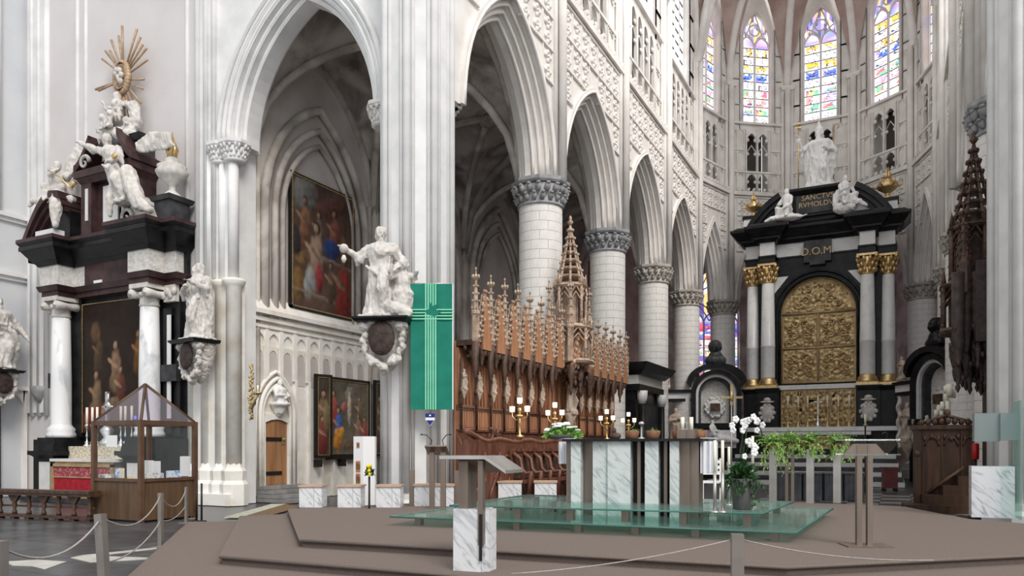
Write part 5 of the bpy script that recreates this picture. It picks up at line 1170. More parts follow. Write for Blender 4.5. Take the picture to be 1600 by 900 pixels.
for x, sg in ((-.17, -1), (.12, 1)): o = MB().tube([(x, .1, 1.15), (x - .04 * sg, .1, 1.32), (x + .05 * sg, .05, 1.42), (x + .13 * sg, 0, 1.43)], .009, 6).ell((x + .14 * sg, 0, 1.43), (.022, .016, .016)).build('microphone', 'black_plastic', t)
l2 = onZ(1350, 853, PZ); t = thing('glass_lectern', 'lectern with clear glass top on two bronze posts at the right of the platform', 'lectern', l2, .35)
MB().box(-.24, .27, -.2, .2, 0, .015).build('base_plate', 'bronze_metal', t)
for x in (-.06, .06): MB().box(x - .03, x + .03, -.035, .035, .015, 1.2).build('post', 'bronze_metal', t)
MB().prism([(-.26, 1.07), (.26, 1.07), (.13, 1.22), (-.13, 1.22)], FN, -.03, .0).build('bracket', 'bronze_metal', t)
b = MB(); b.boxc((0.06, .08, 1.18), (.62, .42, .02), 0, 0, -.42); b.build('glass_top', 'glass_clear', t)
MB().box(-.25, .37, -.13, -.12, 1.085, 1.1).build('glass_rim', 'glass_green', t); MB().box(-.25, .37, .27, .28, 1.26, 1.275).build('glass_rim', 'glass_frost', t)
b = MB().tube([(.3, .2, 1.2), (.34, .2, 1.34), (.28, .1, 1.36), (.2, 0, 1.34)], .006, 6).build('microphone', 'iron', t)
# ================================================================== TABERNACLE
tp = onZ(1518, 808, PZ); t = thing('tabernacle', 'white marble block carrying a frosted glass tabernacle and a tall glass sheet', 'tabernacle', tp, 0)
MB().box(0, .42, -.0, .55, 0, .86).build('marble_block', 'marble_block', t); MB().box(.425, .62, .04, .5, 0, .86).build('marble_block', 'marble_block', t)
MB().box(.05, .42, .1, .5, 1.28, 1.76).build('glass_case', 'glass_frost', t); MB().box(.42, .68, .06, .48, 1.3, 1.76).build('case_side', 'glass_frost', t)
MB().box(.1, .4, .2, .45, 1.32, 1.72).build('inner_box', 'steel', t)
MB().box(.66, .685, -.25, .7, 0, 1.95).build('glass_sheet', 'glass_green', t)
p = onD(1524, 722, 16.0); t = thing('sanctuary_lamp', 'small red sanctuary lamp beside the wooden steps', 'lamp', (p.x, p.y, 0)); MB().cyl((0, 0, 0), (0, 0, 1.25), .03, None, 8).lathe([(.15, 0), (.15, .03), (.03, .05)], n=12).build('stand', 'iron', t); MB().lathe([(.05, 1.25), (.07, 1.28), (.07, 1.58), (.05, 1.6)], n=12).build('red_glass', 'red_lamp', t)
# ================================================================== KIOSK, RAIL, POSTS
kx0, kx1, ky0, ky1 = -14.92, -13.46, 10.1, 11.4; t = thing('display_kiosk', 'brown wooden glass-walled kiosk with pyramid glass roof', 'kiosk', (kx0, ky0, 0)); W, D = kx1 - kx0, ky1 - ky0
for (x0, x1, y0, y1) in ((0, W, 0, .03), (0, W, D - .03, D), (0, .03, 0, D), (W - .03, W, 0, D)): MB().box(x0, x1, y0, y1, .04, .84).build('wood_panel', 'kiosk_wood', t)
MB().box(.02, W - .02, .02, D - .02, .80, .84).build('counter', 'kiosk_wood', t); MB().box(.05, W - .05, .05, D - .05, 0, .05).build('plinth', 'iron', t)
for x, y in ((0, 0), (W, 0), (0, D), (W, D)): MB().boxc((x, y, 1.03), (.09, .09, 2.06)).build('corner_post', 'kiosk_frame', t)
for (x0, x1, y0, y1) in ((0, W, -.03, .03), (0, W, D - .03, D + .03), (-.03, .03, 0, D), (W - .03, W + .03, 0, D)):
    MB().box(x0, x1, y0, y1, 1.97, 2.06).build('top_rail', 'kiosk_frame', t); MB().box(x0, x1, y0, y1, .82, .88).build('bottom_rail', 'kiosk_frame', t)
apx = (W / 2, D / 2, 2.85)
for i, (a, c) in enumerate((((0, 0), (W, 0)), ((W, 0), (W, D)), ((W, D), (0, D)), ((0, D), (0, 0)))):
    MB().tube([(*a, 2.05), apx], .03, 4).build('roof_rib', 'kiosk_frame', t); MB().add([(*a, 2.06), (*c, 2.06), apx], [(0, 1, 2)]).build('roof_pane', 'glass_roof', t, fix=False)
    mx, my = (a[0] + c[0]) / 2, (a[1] + c[1]) / 2; MB().add([(*a, .87), (*c, .87), (*c, 1.98), (*a, 1.98)], [(0, 1, 2, 3)]).build('glass_pane', 'glass_clear', t, fix=False)
kk = Vector((kx0, ky0, 0))
items = [('card_stack', 'paper_mix', (.2, .2, .07), (.25, .1, .88), 'stack of leaflets at the left end of the kiosk counter'), ('card_stack', 'paper_blue', (.2, .02, .2), (.5, .2, .88), 'blue and white folder standing in the left kiosk window'), ('card_stack', 'paper_tan', (.12, .02, .2), (.68, .15, .88), 'tan booklet standing in the left kiosk window'), ('card_stack', 'paper_tan', (.36, .2, .06), (1.15, .15, .88), 'tan stack of cards in the left kiosk window near the corner'), ('card_stack', 'paper', (.3, .02, .36), (1.1, .45, .88), 'white sheet standing behind the tan cards in the kiosk'), ('card_stack', 'paper_blue', (.06, .5, .14), (W - .12, .95, .88), 'blue and white cards at the right kiosk window'), ('card_stack', 'paper_mix', (.06, .4, .1), (W - .12, .4, .88), 'grey and white cards beside the kiosk corner post'), ('card_stack', 'paper', (.02, .32, .34), (W - .4, .6, .88), 'white sheet standing at the back of the right kiosk window'), ('card_stack', 'paper', (.03, .24, .42), (W - .08, 1.12, .9), 'lilac-white notice at the far right pane of the kiosk')]
for nm, m, s_, p, lab in items: MB().box(-s_[0] / 2, s_[0] / 2, -s_[1] / 2, s_[1] / 2, 0, s_[2]).box(-s_[0] / 2 * .9, s_[0] / 2 * .9, -s_[1] / 2 * .9, s_[1] / 2 * .9, s_[2], s_[2] + .004).build(nm, m, None, loc=kk + Vector(p), label=lab, cat='cards', group='cards in the kiosk')
MB().box(-.17, .17, -.004, .004, 0, .24).box(-.13, .13, -.006, 0, .1, .11).build('paper_notice', 'paper', None, loc=kk + Vector((.58, -.012, 1.52)), label='white paper notice on the left kiosk pane', cat='notice')
MB().ell((0, 0, 0), (.03, .02, .04)).build('blue_light', 'blue_led', None, loc=kk + Vector((.45, .62, 2.15)), label='tiny blue light under the kiosk glass roof', cat='light')
r0, r1 = onZ(-70, 806, 0), onZ(146, 815, 0); ra_ = math.atan2(r1.y - r0.y, r1.x - r0.x); rl = (r1 - r0).length
t = thing('communion_rail', 'long low dark oak rail with turned balusters left of the kiosk', 'rail', r0, ra_)
MB().box(0, rl, -.12, .18, .56, .62).box(0, rl, -.09, .15, .5, .56).build('top_board', 'walnut', t); MB().box(0, rl, -.08, .14, .04, .1).build('foot_board', 'walnut', t); MB().box(0, rl, .02, .05, .25, .29).build('middle_rail', 'walnut', t)
bal = mesh_of(MB().lathe([(.05, .1), (.05, .16), (.03, .2), (.055, .3), (.03, .4), (.045, .44), (.05, .5)], n=10).box(-.06, .06, -.06, .06, 0, .1), 'baluster', 'walnut')
for i in range(int(rl / .42) + 1): obj('baluster', bal, None, t, (.12 + i * .42, 0, 0))
br = mesh_of(MB().prism([(-.16, .5), (.16, .5), (.06, .36), (-.06, .36)], FN, -.03, .03), 'bracket', 'walnut')
for i in range(int(rl / .84) + 1): obj('bracket', br, None, t, (.12 + i * .84, 0, 0))
def post(p, h, label, w_=.07, tilt=0):
    t = thing('rope_post', label, 'post', p, .3); t.rotation_euler = (0, tilt, .3)
    MB().box(-w_ / 2, w_ / 2, -w_ / 2, w_ / 2, .015, h).build('shaft', 'post_metal', t); MB().box(-.1, .1, -.1, .1, 0, .015).build('foot', 'post_metal', t); return t
P1 = onZ(166, 957, 0); P2 = onZ(251, 855, 0); P3 = onZ(291, 817, 0); P0 = onZ(0, 1030, 0); P5 = onZ(1152, 915, .22)
post(P1, .9, 'nearest leaning metal rope post on the left floor', .075, -.07); post(P2, .82, 'square metal rope post at the carpet corner', .06); post(P3, .72, 'metal rope post against the right side of the kiosk', .05); post(P0, .84, 'rope post cut off at the lower left corner', .075)
post(P5, .48, 'short square metal rope post at the bottom edge before the steps', .11)
for px, lab in ((307, 'left of two thin iron stanchions by the clustered shafts'), (315, 'right of two thin iron stanchions by the clustered shafts')): p = onZ(px, 815, 0); t = thing('iron_stanchion', lab, 'post', p); MB().cyl((0, 0, 0), (0, 0, .78), .02, None, 8).build('rod', 'iron', t); MB().lathe([(.1, 0), (.1, .015), (.02, .03)], n=12).build('foot', 'iron', t)
def rope(a, c, sag, label, r=.009):
    a, c = Vector(a), Vector(c); n = 14; b = MB().tube([a.lerp(c, i / n) - Vector((0, 0, sag * 4 * (i / n) * (1 - i / n))) for i in range(n + 1)], r, 5); b.build('rope', 'rope', None, label=label, cat='rope', group='barrier ropes')
rope(P0 + Vector((0, 0, .8)), P1 + Vector((-.07, 0, .86)), .2, 'rope sagging from the corner post to the nearest leaning post')
rope(P1 + Vector((-.05, 0, .86)), P2 + Vector((0, 0, .78)), .22, 'upper rope between the leaning post and the carpet corner post')
rope(P2 + Vector((0, 0, .78)), P3 + Vector((0, 0, .68)), .25, 'upper rope between the carpet corner post and the kiosk post')
rope(P1 + Vector((-.03, 0, .45)), P2 + Vector((0, 0, .4)), .12, 'lower rope between the leaning post and the carpet corner post'); rope(P2 + Vector((0, 0, .4)), P3 + Vector((0, 0, .36)), .1, 'lower rope between the carpet corner post and the kiosk post')
rope(P5 + Vector((0, 0, .44)), P5 + Vector((-1.9, -.9, .1)), .05, 'rope running left from the short post at the bottom edge', .006); rope(P5 + Vector((0, 0, .44)), P5 + Vector((1.6, .1, .33)), .06, 'rope running right from the short post at the bottom edge', .006)
# ================================================================== OAK CHOIR STALLS
STX = -8.75; BW = .69
def sm(b, name, m): return mesh_of(b, name, m)
b = MB(); robed(b, .62, beard=True, arms=(((-.14, 0, .76), (-.2, -.08, .6), (-.06, -.16, .62)), ((.14, 0, .76), (.2, -.08, .6), (.08, -.16, .66))))
b.box(-.1, .1, -.12, .1, -.06, .02); b.lathe([(.02, -.35), (.09, -.15), (.11, -.06)], n=10)
_o = sculpt('statuette', b, 'statuette_wood', None, .018, .006, 14); STAT = _o.data; bpy.data.objects.remove(_o)
pb = MB().box(0, .05, .02, BW - .02, 2.46, 3.75)
for y in (.03, .2, .345, .49, .66): pb.cyl((.06, y, 2.46), (.06, y, 3.6), .022, None, 6)
for y in (.11, .275, .42, .575): pb.tube([(.06, y + s_, z) for s_, z in parch(.07, .06, 3.3, 4)], .015, 5)
PB = sm(pb, 'back_panel', 'oak_panel')
lp = MB().box(0, .05, .02, BW - .02, 1.9, 2.42)
for y in (.09, .2, .31, .42, .53, .62): lp.box(.05, .065, y - .035, y + .035, 1.98, 2.34)
LP = sm(lp, 'lower_panel', 'oak_panel')
RL = sm(MB().box(0, .12, 0, BW, 2.41, 2.47).box(0, .1, 0, BW, 1.88, 1.93).box(0, .08, 0, BW, 2.36, 2.385), 'rail', 'mahogany')
cn = MB().cyl((.14, 0, 1.9), (.14, 0, 3.5), .03, None, 8).lathe([(.03, 2.7), (.06, 2.75), (.06, 2.8)], (.14, 0), 8); CN = sm(cn, 'colonnette', 'oak_dark')
hd = MB().box(0, .45, .0, BW, 3.78, 3.9)
for i in range(34):
    hd.ell((random.uniform(.12, .52), random.uniform(0, BW), random.uniform(3.5, 3.86)), (random.uniform(.03, .07), random.uniform(.03, .07), random.uniform(.04, .1)), 6, 4)
for y, x, z in ((0, .5, 3.0), (.345, .46, 3.3), (.17, .3, 3.35), (.52, .3, 3.35)): hd.lathe([(.005, z), (.04, z + .08), (.03, z + .14), (.075, z + .3), (.09, 3.85)], (x, y), 8)
for y in (0, .345): hd.tube([(.46, y + .01 + s_ + .165, z) for s_, z in parch(.15, .1, 3.55, 5)], .03, 5)
HD = sm(hd, 'canopy_hood', 'oak_dark')
FY = lambda d, s_: None
gx = lambda y, z, d: (d, y, z)
GB = sm(MB().prism([(.27, 3.7), (.68, 3.7), (.63, 4.1), (.37, 5.05), (.31, 5.05), (.29, 4.3)], gx, .52, .56), 'gable', 'oak')
cr = MB()
for i in range(8):
    t_ = i / 7
    for sg in (-1, 1): cr.ell((.56, .345 + sg * (.31 - .28 * t_), 3.95 + 1.05 * t_), (.04, .028, .045), 6, 4)
for i in range(26):
    zz_ = random.random(); cr.ell((.56, .3 - random.random() * .26 * (1 - zz_ * .8), 3.85 + zz_ * 1.0), (.035, .03, .045), 6, 4)
cr.prism([(.05, 3.86), (.3, 3.86), (.32, 4.95)], gx, .47, .5)
cr.tube([(.5, .345 + s_, z) for s_, z in parch(.2, .12, 3.95, 5)], .03, 5)
CRK = sm(cr, 'crocket_edge', 'oak_pale')
def pinn(z0, z1, w_):
    b = MB().box(-w_, w_, -w_, w_, z0, z0 + (z1 - z0) * .42); zt = z0 + (z1 - z0) * .42
    b.lathe([(w_ * 1.5, zt - .03), (w_ * 1.5, zt + .03), (w_ * 1.1, zt + .05), (.012, z1 - .08), (.03, z1 - .05), (.005, z1)], n=8, smooth=False)
    for k_ in range(5):
        z = zt + .1 + k_ * (z1 - zt - .2) / 5; r = w_ * 1.3 * (1 - k_ / 6) + .01
        for i in range(4): a = i * 1.571 + .785; b.ell((r * math.cos(a), r * math.sin(a), z), (.028, .028, .03), 5, 4)
    for i in range(6): a = i * 1.047; b.ell((.07 * math.cos(a), .07 * math.sin(a), z1 - .22), (.035, .035, .05), 5, 4)
    for i in range(4): b.tube([(w_ * (1 if i % 2 else -1), w_ * (1 if i < 2 else -1), zt - .1), (w_ * (1 if i % 2 else -1), w_ * (1 if i < 2 else -1), zt + .18)], [.02, .004], 5)
    return b
PN = sm(pinn(3.75, 5.5, .06), 'pinnacle', 'oak_pale')
def stall_row(y0, n, label):
    t = thing('choir_stalls', label, 'choir stalls', (STX, y0, 0))
    for i in range(n):
        for nm, me in (('back_panel', PB), ('lower_panel', LP), ('rail', RL), ('colonnette', CN), ('canopy_hood', HD)): obj(nm, me, None, t, (0, i * BW, 0))
        g = obj('gable', GB, None, t, (0, i * BW, 0)); obj('crocket_edge', CRK, None, g); obj('pinnacle', PN, None, t, (.5, i * BW + .02, random.uniform(-.04, .04)))
        o = obj('statuette', STAT, None, t, (.2, i * BW + .02, 2.82), math.pi / 2); o.scale = (.62, .62, .7)
    obj('pinnacle', PN, None, t, (.5, n * BW, 0))
    MB().box(-.05, 0, 0, n * BW, .3, 3.9).build('wainscot', 'oak_panel', t); MB().box(0, .68, 0, n * BW, 0, .3).build('floor_platform', 'mahogany', t)
    b = MB().box(0, .5, 0, n * BW, .72, .78).box(0, .06, 0, n * BW, .3, 1.9)
    b.build('bench', 'mahogany', t)
    for i in range(n + 1):
        q = [(.05, .3), (.5, .3), (.52, .75), (.45, .9), (.55, 1.15), (.5, 1.25), (.3, 1.2), (.2, 1.5), (.05, 1.8)]
        MB().prism(q, lambda x, z, d: (x, d, z), i * BW - .03, i * BW + .03).build('arm_panel', 'mahogany', t)
    return t
stall_row(14.45, 7, 'carved oak choir stalls with spiky gabled canopy from the pier to the tall spire')
stall_row(20.75, 6, 'shorter run of carved oak stalls beyond the tall spire, ending at the column')
# throne with tall openwork spire
def throne(loc, rz, label, mA, mB, mC, w_=1.45, top=8.05):
    t = thing('canopied_throne', label, 'throne', loc, rz)
    MB().box(0, .06, 0, w_, .3, 3.9).build('back', mC, t)
    for y in (.08, .35, .72, 1.09, 1.37): MB().cyl((.09, y, 1.95), (.09, y, 3.7), .035, None, 8).build('colonnette', mC, t)
    MB().prism([(.08, 3.7), (.22, 3.7), (w_ / 2, 4.05), (w_ - .22, 3.7), (w_ - .08, 3.7), (w_ - .06, 3.8), (w_ / 2 + .06, 5.0), (w_ / 2 - .06, 5.0), (.06, 3.8)], gx, .72, .8).build('front_gable', mA, t)
    b = MB()
    for i in range(9):
        for sg in (-1, 1): b.ell((.8, w_ / 2 + sg * (.66 - .6 * i / 8), 3.72 + 1.35 * i / 8), (.06, .05, .07), 6, 4)
    for k_ in range(3): b.tube([(.8, w_ / 2 + .16 * math.cos(a * .52) * (1 - .3 * k_), 4.25 + .16 * math.sin(a * .52)) for a in range(13)], .03, 5)
    for i in range(14): b.ell((.78, random.uniform(.25, w_ - .25), random.uniform(3.75, 4.2)), (.05, .05, .06), 6, 4)
    b.build('gable_tracery', mB, t)
    b = MB()
    for i in range(40): b.ell((random.uniform(.3, .8), random.uniform(.05, w_ - .05), random.uniform(3.3, 3.75)), (.06, .06, .09), 6, 4)
    for y in (.05, w_ - .05, w_ / 2): b.lathe([(.01, 2.95), (.05, 3.1), (.04, 3.2), (.11, 3.5), (.12, 3.8)], (.75, y), 8)
    b.build('hood', 'oak_dark', t)
    c = (.45, w_ / 2)
    def tier(z0, z1, r, nm):
        b = MB()
        for i in range(8):
            a = i * math.pi / 4 + .39; p = (c[0] + r * math.cos(a), c[1] + r * math.sin(a)); b.cyl((*p, z0), (*p, z1), .045, None, 6); b.tube([(*p, z1), (*p, z1 + .35)], [.06, .005], 5)
            a2 = a + math.pi / 4; q = (c[0] + r * math.cos(a2), c[1] + r * math.sin(a2)); m_ = ((p[0] + q[0]) / 2, (p[1] + q[1]) / 2)
            b.tube([(*p, z1 - .3), (*m_, z1 - .02), (*q, z1 - .3)], .035, 5); b.tube([(*p, z1 - .45), (*m_, z1 - .2), (*q, z1 - .45)], .025, 5)
            for k_ in range(4): b.ell((c[0] + r * math.cos(a) * 1.02, c[1] + r * math.sin(a) * 1.02, z0 + (k_ + .5) * (z1 - z0) / 4), (.05, .05, .05), 5, 4)
        b.lathe([(r + .05, z0 - .06), (r + .1, z0), (r + .05, z0 + .06)], c, 8, False, rot=.39); b.lathe([(r + .03, z1 - .05), (r + .08, z1), (r, z1 + .05)], c, 8, False, rot=.39)
        b.lathe([(r * .5, z0), (r * .5, z1)], c, 8, False, rot=.39)
        b.build(nm, mB, t)
    tier(3.95, 4.9, .6, 'lower_tier'); tier(4.95, 6.1, .44, 'upper_tier')
    b = MB()
    for i in range(8):
        a = i * math.pi / 4 + .39; pts = [(c[0] + .42 * math.cos(a) * (1 - u) ** 1.15, c[1] + .42 * math.sin(a) * (1 - u) ** 1.15, 6.1 + (top - 6.2) * u) for u in [k_ / 8 for k_ in range(9)]]
        b.tube(pts, [.04 - .003 * k_ for k_ in range(9)], 5)
        for p in pts[:8]: b.ell((p[0] + .03 * math.cos(a), p[1] + .03 * math.sin(a), p[2]), (.05, .05, .05), 5, 4)
    for k_ in range(7): r = .4 * (1 - k_ / 8) ** 1.15; b.lathe([(r, -.02), (r + .02, .02), (r - .02, .04)], c, 8, False, rot=.39, z=6.15 + (top - 6.2) * k_ / 8)
    b.lathe([(.02, top - .2), (.09, top - .1), (.03, top - .02), (.05, top + .03), (.005, top + .1)], c, 8); b.build('spire', mB, t)
    pnn = sm(pinn(3.9, 6.2, .06), 'side_pinnacle', mB)
    for y in (.02, w_ - .02):
        for x in (.1, .75): obj('side_pinnacle', pnn, None, t, (x, y, 0))
    return t
throne((STX, 19.28, 0), 0, 'oak canopied throne with a tall openwork crocketed spire before the round column', 'oak', 'oak_pale', 'oak_panel')
o = obj('throne_statue', STAT, None, None, (STX + .35, 20.25, 2.55), math.pi / 2, 'pale carved figure standing under the canopied throne of the stalls', 'statue'); o.scale = (1.6,) * 3
MB().lathe([(.05, 1.6), (.09, 1.7), (.12, 1.98)], (STX + .35, 20.25), 10).build('throne_bracket', 'oak_dark', None, label='dark bracket below the carved throne figure', cat='bracket')
# front desk with scrolled crest, and the lower row of seats
t = thing('stall_desk', 'dark carved mahogany desk front with scrolled crest before the oak stalls', 'desk', (-7.95, 13.5, 0))
MB().box(-.08, .08, 0, 10.6, .0, 1.6).build('desk_body', 'mahogany', t)
b = MB(); cz = lambda y: 1.66 + .16 * max(0, 1 - y / .9) + .03 * math.cos(y * 4.2); pts = [(0, y * .2, cz(y * .2)) for y in range(54)]; b.tube(pts, .07, 6); b.box(-.05, .05, .02, 10.58, 1.59, 1.68); b.build('crest', 'mahogany', t)
for k_ in range(15):
    b = MB(); y = .4 + k_ * .68
    fn = lambda a, z, y=y: (.1, y + a, z)
    scroll(b, (-.1, 1.15), .2, 1.2, .035, fn, 1, .5); scroll(b, (.14, .85), .18, 1.2, .035, fn, -1, 2); b.tube([(.1, y - .25, .3), (.1, y - .1, .6), (.1, y + .2, 1.0), (.1, y + .25, 1.4)], .03, 5)
    b.build('carved_scroll', 'mahogany', t); MB().box(.06, .1, y + .29, y + .36, .1, 1.5).build('stile', 'mahogany', t)
b = MB()
for sg in (-1, 1): scroll(b, (1.3 + sg * .22, 1.78), .15, 1.1, .04, lambda a, z: (0, a, z), sg, 1.5)
b.ell((0, 1.3, 1.86), (.05, .07, .12)); b.build('crest_ornament', 'mahogany', t)
t = thing('lower_stalls', 'row of dark seats with curved armrests in front of the carved desk', 'choir stalls', (-7.85, 15.3, 0))
MB().box(0, .08, 0, 5.4, .3, 1.42).box(-.02, .12, 0, 5.4, 1.42, 1.5).build('seat_back', 'mahogany', t); MB().box(0, .95, -.1, 5.5, 0, .3).build('platform', 'mahogany', t)
for i in range(10):
    y = i * .54
    MB().tube([(.1, y, 1.38), (.28, y, 1.25), (.32, y, 1.02), (.42, y, .92), (.55, y, .95), (.52, y, .75), (.5, y, .3)], [.05, .05, .045, .05, .06, .045, .05], 8).build('armrest', 'mahogany', t)
    MB().box(.06, .5, y + .04, y + .5, .7, .76).build('seat', 'mahogany', t); MB().box(.08, .11, y + .06, y + .48, .8, 1.36).build('back_panel', 'oak_dark', t)
# ================================================================== RIGHT-HAND CANOPY AND WOODEN STEPS
throne((1.9, 19.2, 0), math.pi, 'dark weathered openwork canopy with spire beside the right crossing pier', 'oak_black', 'oak_dark', 'oak_black')
hc = thing('hanging_canopy', 'dark hanging carved oak canopy with pendants left of the right pier', 'canopy', (1.35, 18.2, 0))
MB().box(.05, .4, -.8, .8, 3.6, 5.2).box(.3, .4, -.8, .8, 0, 3.6).build('back_board', 'oak_black', hc)
for k_ in range(18):
    x, y = -.25 + .5 * ((k_ * 7) % 11) / 10, -.75 + 1.5 * k_ / 17; z = 2.6 + .55 * ((k_ * 5) % 7) / 6
    b = MB().lathe([(.008, z), (.05, z + .1), (.03, z + .17), (.075, z + .42), (.05, z + .5), (.11, z + .95), (.12, 5.0)], (x, y), 8)
    for i in range(8): a = i * 2.4; b.ell((x + .08 * math.cos(a), y + .08 * math.sin(a), z + .3 + i * .14), (.045, .045, .07), 6, 4)
    b.build('pendant', 'oak_black', hc)
PNB = sm(pinn(4.6, 6.4, .06), 'pinnacle', 'oak_dark')
for k_ in range(5): obj('pinnacle', PNB, None, hc, (-.15 + .08 * (k_ % 2), -.7 + k_ * .35, 0))
q0 = onZ(1440, 800, 0); t = thing('wooden_steps', 'dark oak panelled stair block with carved cresting beside the tabernacle', 'steps', q0, .12)
MB().box(.0, 1.25, .55, 1.3, 0, 1.95).build('panel_body', 'walnut', t); MB().box(-.06, 1.3, .48, 1.36, 1.95, 2.05).build('top_moulding', 'walnut', t)
b = MB()
for i in range(9): b.ell((.08 + i * .14, .55, 2.1 + .05 * (1 - abs(i - 4) / 4)), (.07, .05, .09), 6, 5)
b.tube([(.0, .55, 2.07), (.6, .55, 2.28), (1.25, .55, 2.07)], .04, 6); b.ell((.62, .55, 2.33), (.08, .06, .1)); b.build('cresting', 'walnut', t)
for i in range(3): x = .1 + i * .4; MB().box(x, x + .04, .53, .56, .2, 1.9).tube([(x + .2 + s_, .53, z) for s_, z in parch(.15, .1, 1.55, 5)], .025, 5).build('panel_rib', 'walnut', t)
b = MB()
for i in range(8): b.ell((.15 + i * .14, .53, 1.72 + .05 * (i % 2)), (.05, .03, .07), 6, 4)
b.build('carved_frieze', 'walnut', t)
for i, (x0, z1) in enumerate(((-.3, .18), (.05, .40), (.45, .62), (.8, .84))): MB().box(x0 if i else -.35, 1.25, -.35 + i * .2, .6, z1 - .22 if i else 0, z1).build('tread', 'walnut', t)
MB().tube([(.1, .45, .35), (.95, .45, 1.05)], .05, 6).build('handrail', 'walnut', t); MB().box(-.08, .04, .45, .6, 0, 1.3).ell((-.02, .5, 1.35), (.08, .08, .1)).build('newel', 'walnut', t)
cs = onD(1477, 660, 19.4); t = thing('candle_stand', 'stepped cluster of thick cream candles above the wooden steps', 'candles', (cs.x, cs.y, 0))
MB().cyl((0, 0, 0), (0, 0, 2.3), .05, None, 8).lathe([(.3, 0), (.3, .05), (.05, .1)], n=12).box(-.22, .22, -.1, .1, 2.25, 2.3).build('stand', 'iron', t)
for dx, z0, h, r in ((-.18, 2.12, .18, .05), (-.13, 2.2, .22, .05), (-.06, 2.3, .2, .05), (-.07, 2.12, .16, .05), (.05, 2.12, .4, .06), (.02, 2.5, .22, .06), (.09, 2.65, .3, .085), (.02, 2.72, .2, .06), (.15, 2.6, .3, .07)): MB().cyl((dx * 1.1, random.uniform(-.06, .06), z0 + .18), (dx * 1.1, 0, z0 + h + .18), r, None, 10).build('candle', 'candle_wax', t)
# ================================================================== TOMBS AND BLACK PORTAL
def tomb(loc, rz, label, dark=False):
    wm_ = 'statue_white' if not dark else 'statue'; t = thing('wall_tomb', label, 'monument', loc, rz)
    MB().box(-1.9, 1.3, .2, .7, 0, 2.5).box(-1.2, 1.2, -.2, .6, 0, 1.4).build('base', 'black_marble', t); MB().box(-1.95, 1.35, .0, .75, 2.5, 2.75).build('ledge', 'black_marble', t)
    MB().box(-1.0, 1.0, -.1, .3, 1.5, 2.4).build('inscription_panel', 'white_marble', t)
    for r0, r1, d0, m in ((1.22, 1.0, -.3, 'black_marble'), (1.0, .86, -.15, 'white_marble'), (.86, .72, .0, 'slate')):
        q = rarch(r0, 4.2); q1 = rarch(r1, 4.2); MB().band([(-r0, 2.75)] + q + [(r0, 2.75)], [(-r1, 2.75)] + q1 + [(r1, 2.75)], FN, d0, .6).build('arch', m, t)
    b = MB(); ts_ = [(1.25 * math.cos(math.pi * (1 - i / 12)), 4.55 + .95 * math.sin(math.pi * i / 12)) for i in range(13)]; b.band([(x * 1.16, z + .25) for x, z in ts_], ts_, FN, -.45, .6); b.build('curved_cornice', 'black_marble', t)
    MB().prism(rarch(.74, 4.2) + [(.74, 2.75), (-.74, 2.75)], FN, .35, .6).build('niche_back', 'relief_stone', t)
    b = MB().ell((0, .25, 3.55), (.42, .15, .42))
    for i in range(24): a = i * .262; b.ell(((.4 + .07 * (i % 2)) * math.cos(a), .25, 3.55 + (.4 + .1 * (i % 3) * .5) * math.sin(a)), (.09, .1, .1), 6, 5)
    b.build('cartouche', wm_, t); MB().box(-.24, .24, .04, .12, 3.35, 3.75).build('cartouche_panel', 'oak_dark', t)
    b = MB(); seated(b, 1.3, (-.2, -.25, 2.0), .8, (((-.14, 0, .42), (-.2, -.12, .25), (0, -.24, .26)), ((.14, 0, .42), (.2, -.1, .25), (.1, -.22, .3)))); limb(b, [(-.2, -.2, 2.0), (.5, -.25, 1.95), (1.0, -.25, 1.85)], [.25, .22, .12]); sculpt('reclining_figure', b, wm_, t, .05, .02, 6)
    b = MB(); b.ell((0, 0, 5.9), (.55, .3, .3)); b.ell((0, 0, 6.1), (.36, .25, .3)); head(b, (0, -.08, 6.62), 3.6); b.ell((0, .1, 6.6), (.36, .26, .36)); sculpt('bust', b, 'slate' if not dark else 'black_marble', t, .04, .02, 6)
    # side bay with twisted columns and a statue
    MB().box(-2.7, -1.1, -.1, .7, 4.3, 4.45).build('side_cornice', 'black_marble', t); MB().box(-2.6, -1.2, 0, .6, 4.0, 4.3).build('side_frieze', 'white_marble', t); MB().box(-2.6, -1.2, .0, .6, 3.85, 4.0).build('side_architrave', 'black_marble', t)
    for x in (-2.45, -1.4): MB().tube([(x + .05 * math.cos(k_ * .9), .1 + .05 * math.sin(k_ * .9), 1.5 + k_ * .098) for k_ in range(25)], .1, 8).build('twisted_column', wm_, t)
    o = obj('side_statue', STAT, None, t, (-1.95, .15, 1.9)); o.scale = (2.6,) * 3
    for x in (-2.4, -1.3): o = obj('top_statue', STAT, None, t, (x, .2, 4.6)); o.scale = (1.6,) * 3
    return t
tp_ = onD(1118, 690, 38.0); tomb((tp_.x, tp_.y, 0), .35, 'black and white marble tomb with round arch and bust left of the high altar')
tp_ = onD(1462, 690, 31.5); t = tomb((tp_.x, tp_.y, 0), -.95, 'curved black marble tomb with dark bust right of the high altar', True)
t = thing('black_portal', 'black marble portal with white frieze between the round choir columns', 'portal', (-9.0, 29.5, 0), math.pi / 2)
MB().box(-1.6, 1.6, -.1, .5, 0, 3.7).build('body', 'black_marble', t); MB().box(-1.0, 1.0, -.14, 0, .3, 3.2).build('door_leaf', 'slate', t)
MB().box(-1.7, 1.7, -.3, .5, 3.7, 3.95).build('architrave', 'black_marble', t); MB().box(-1.65, 1.65, -.25, .5, 3.95, 4.3).build('frieze', 'white_marble', t); MB().tiers([(-1.65, 1.65, -.3, .5)], [(4.3, 4.45, .05, .2), (4.45, 4.75, .25, .42)]).build('cornice', 'black_marble', t)
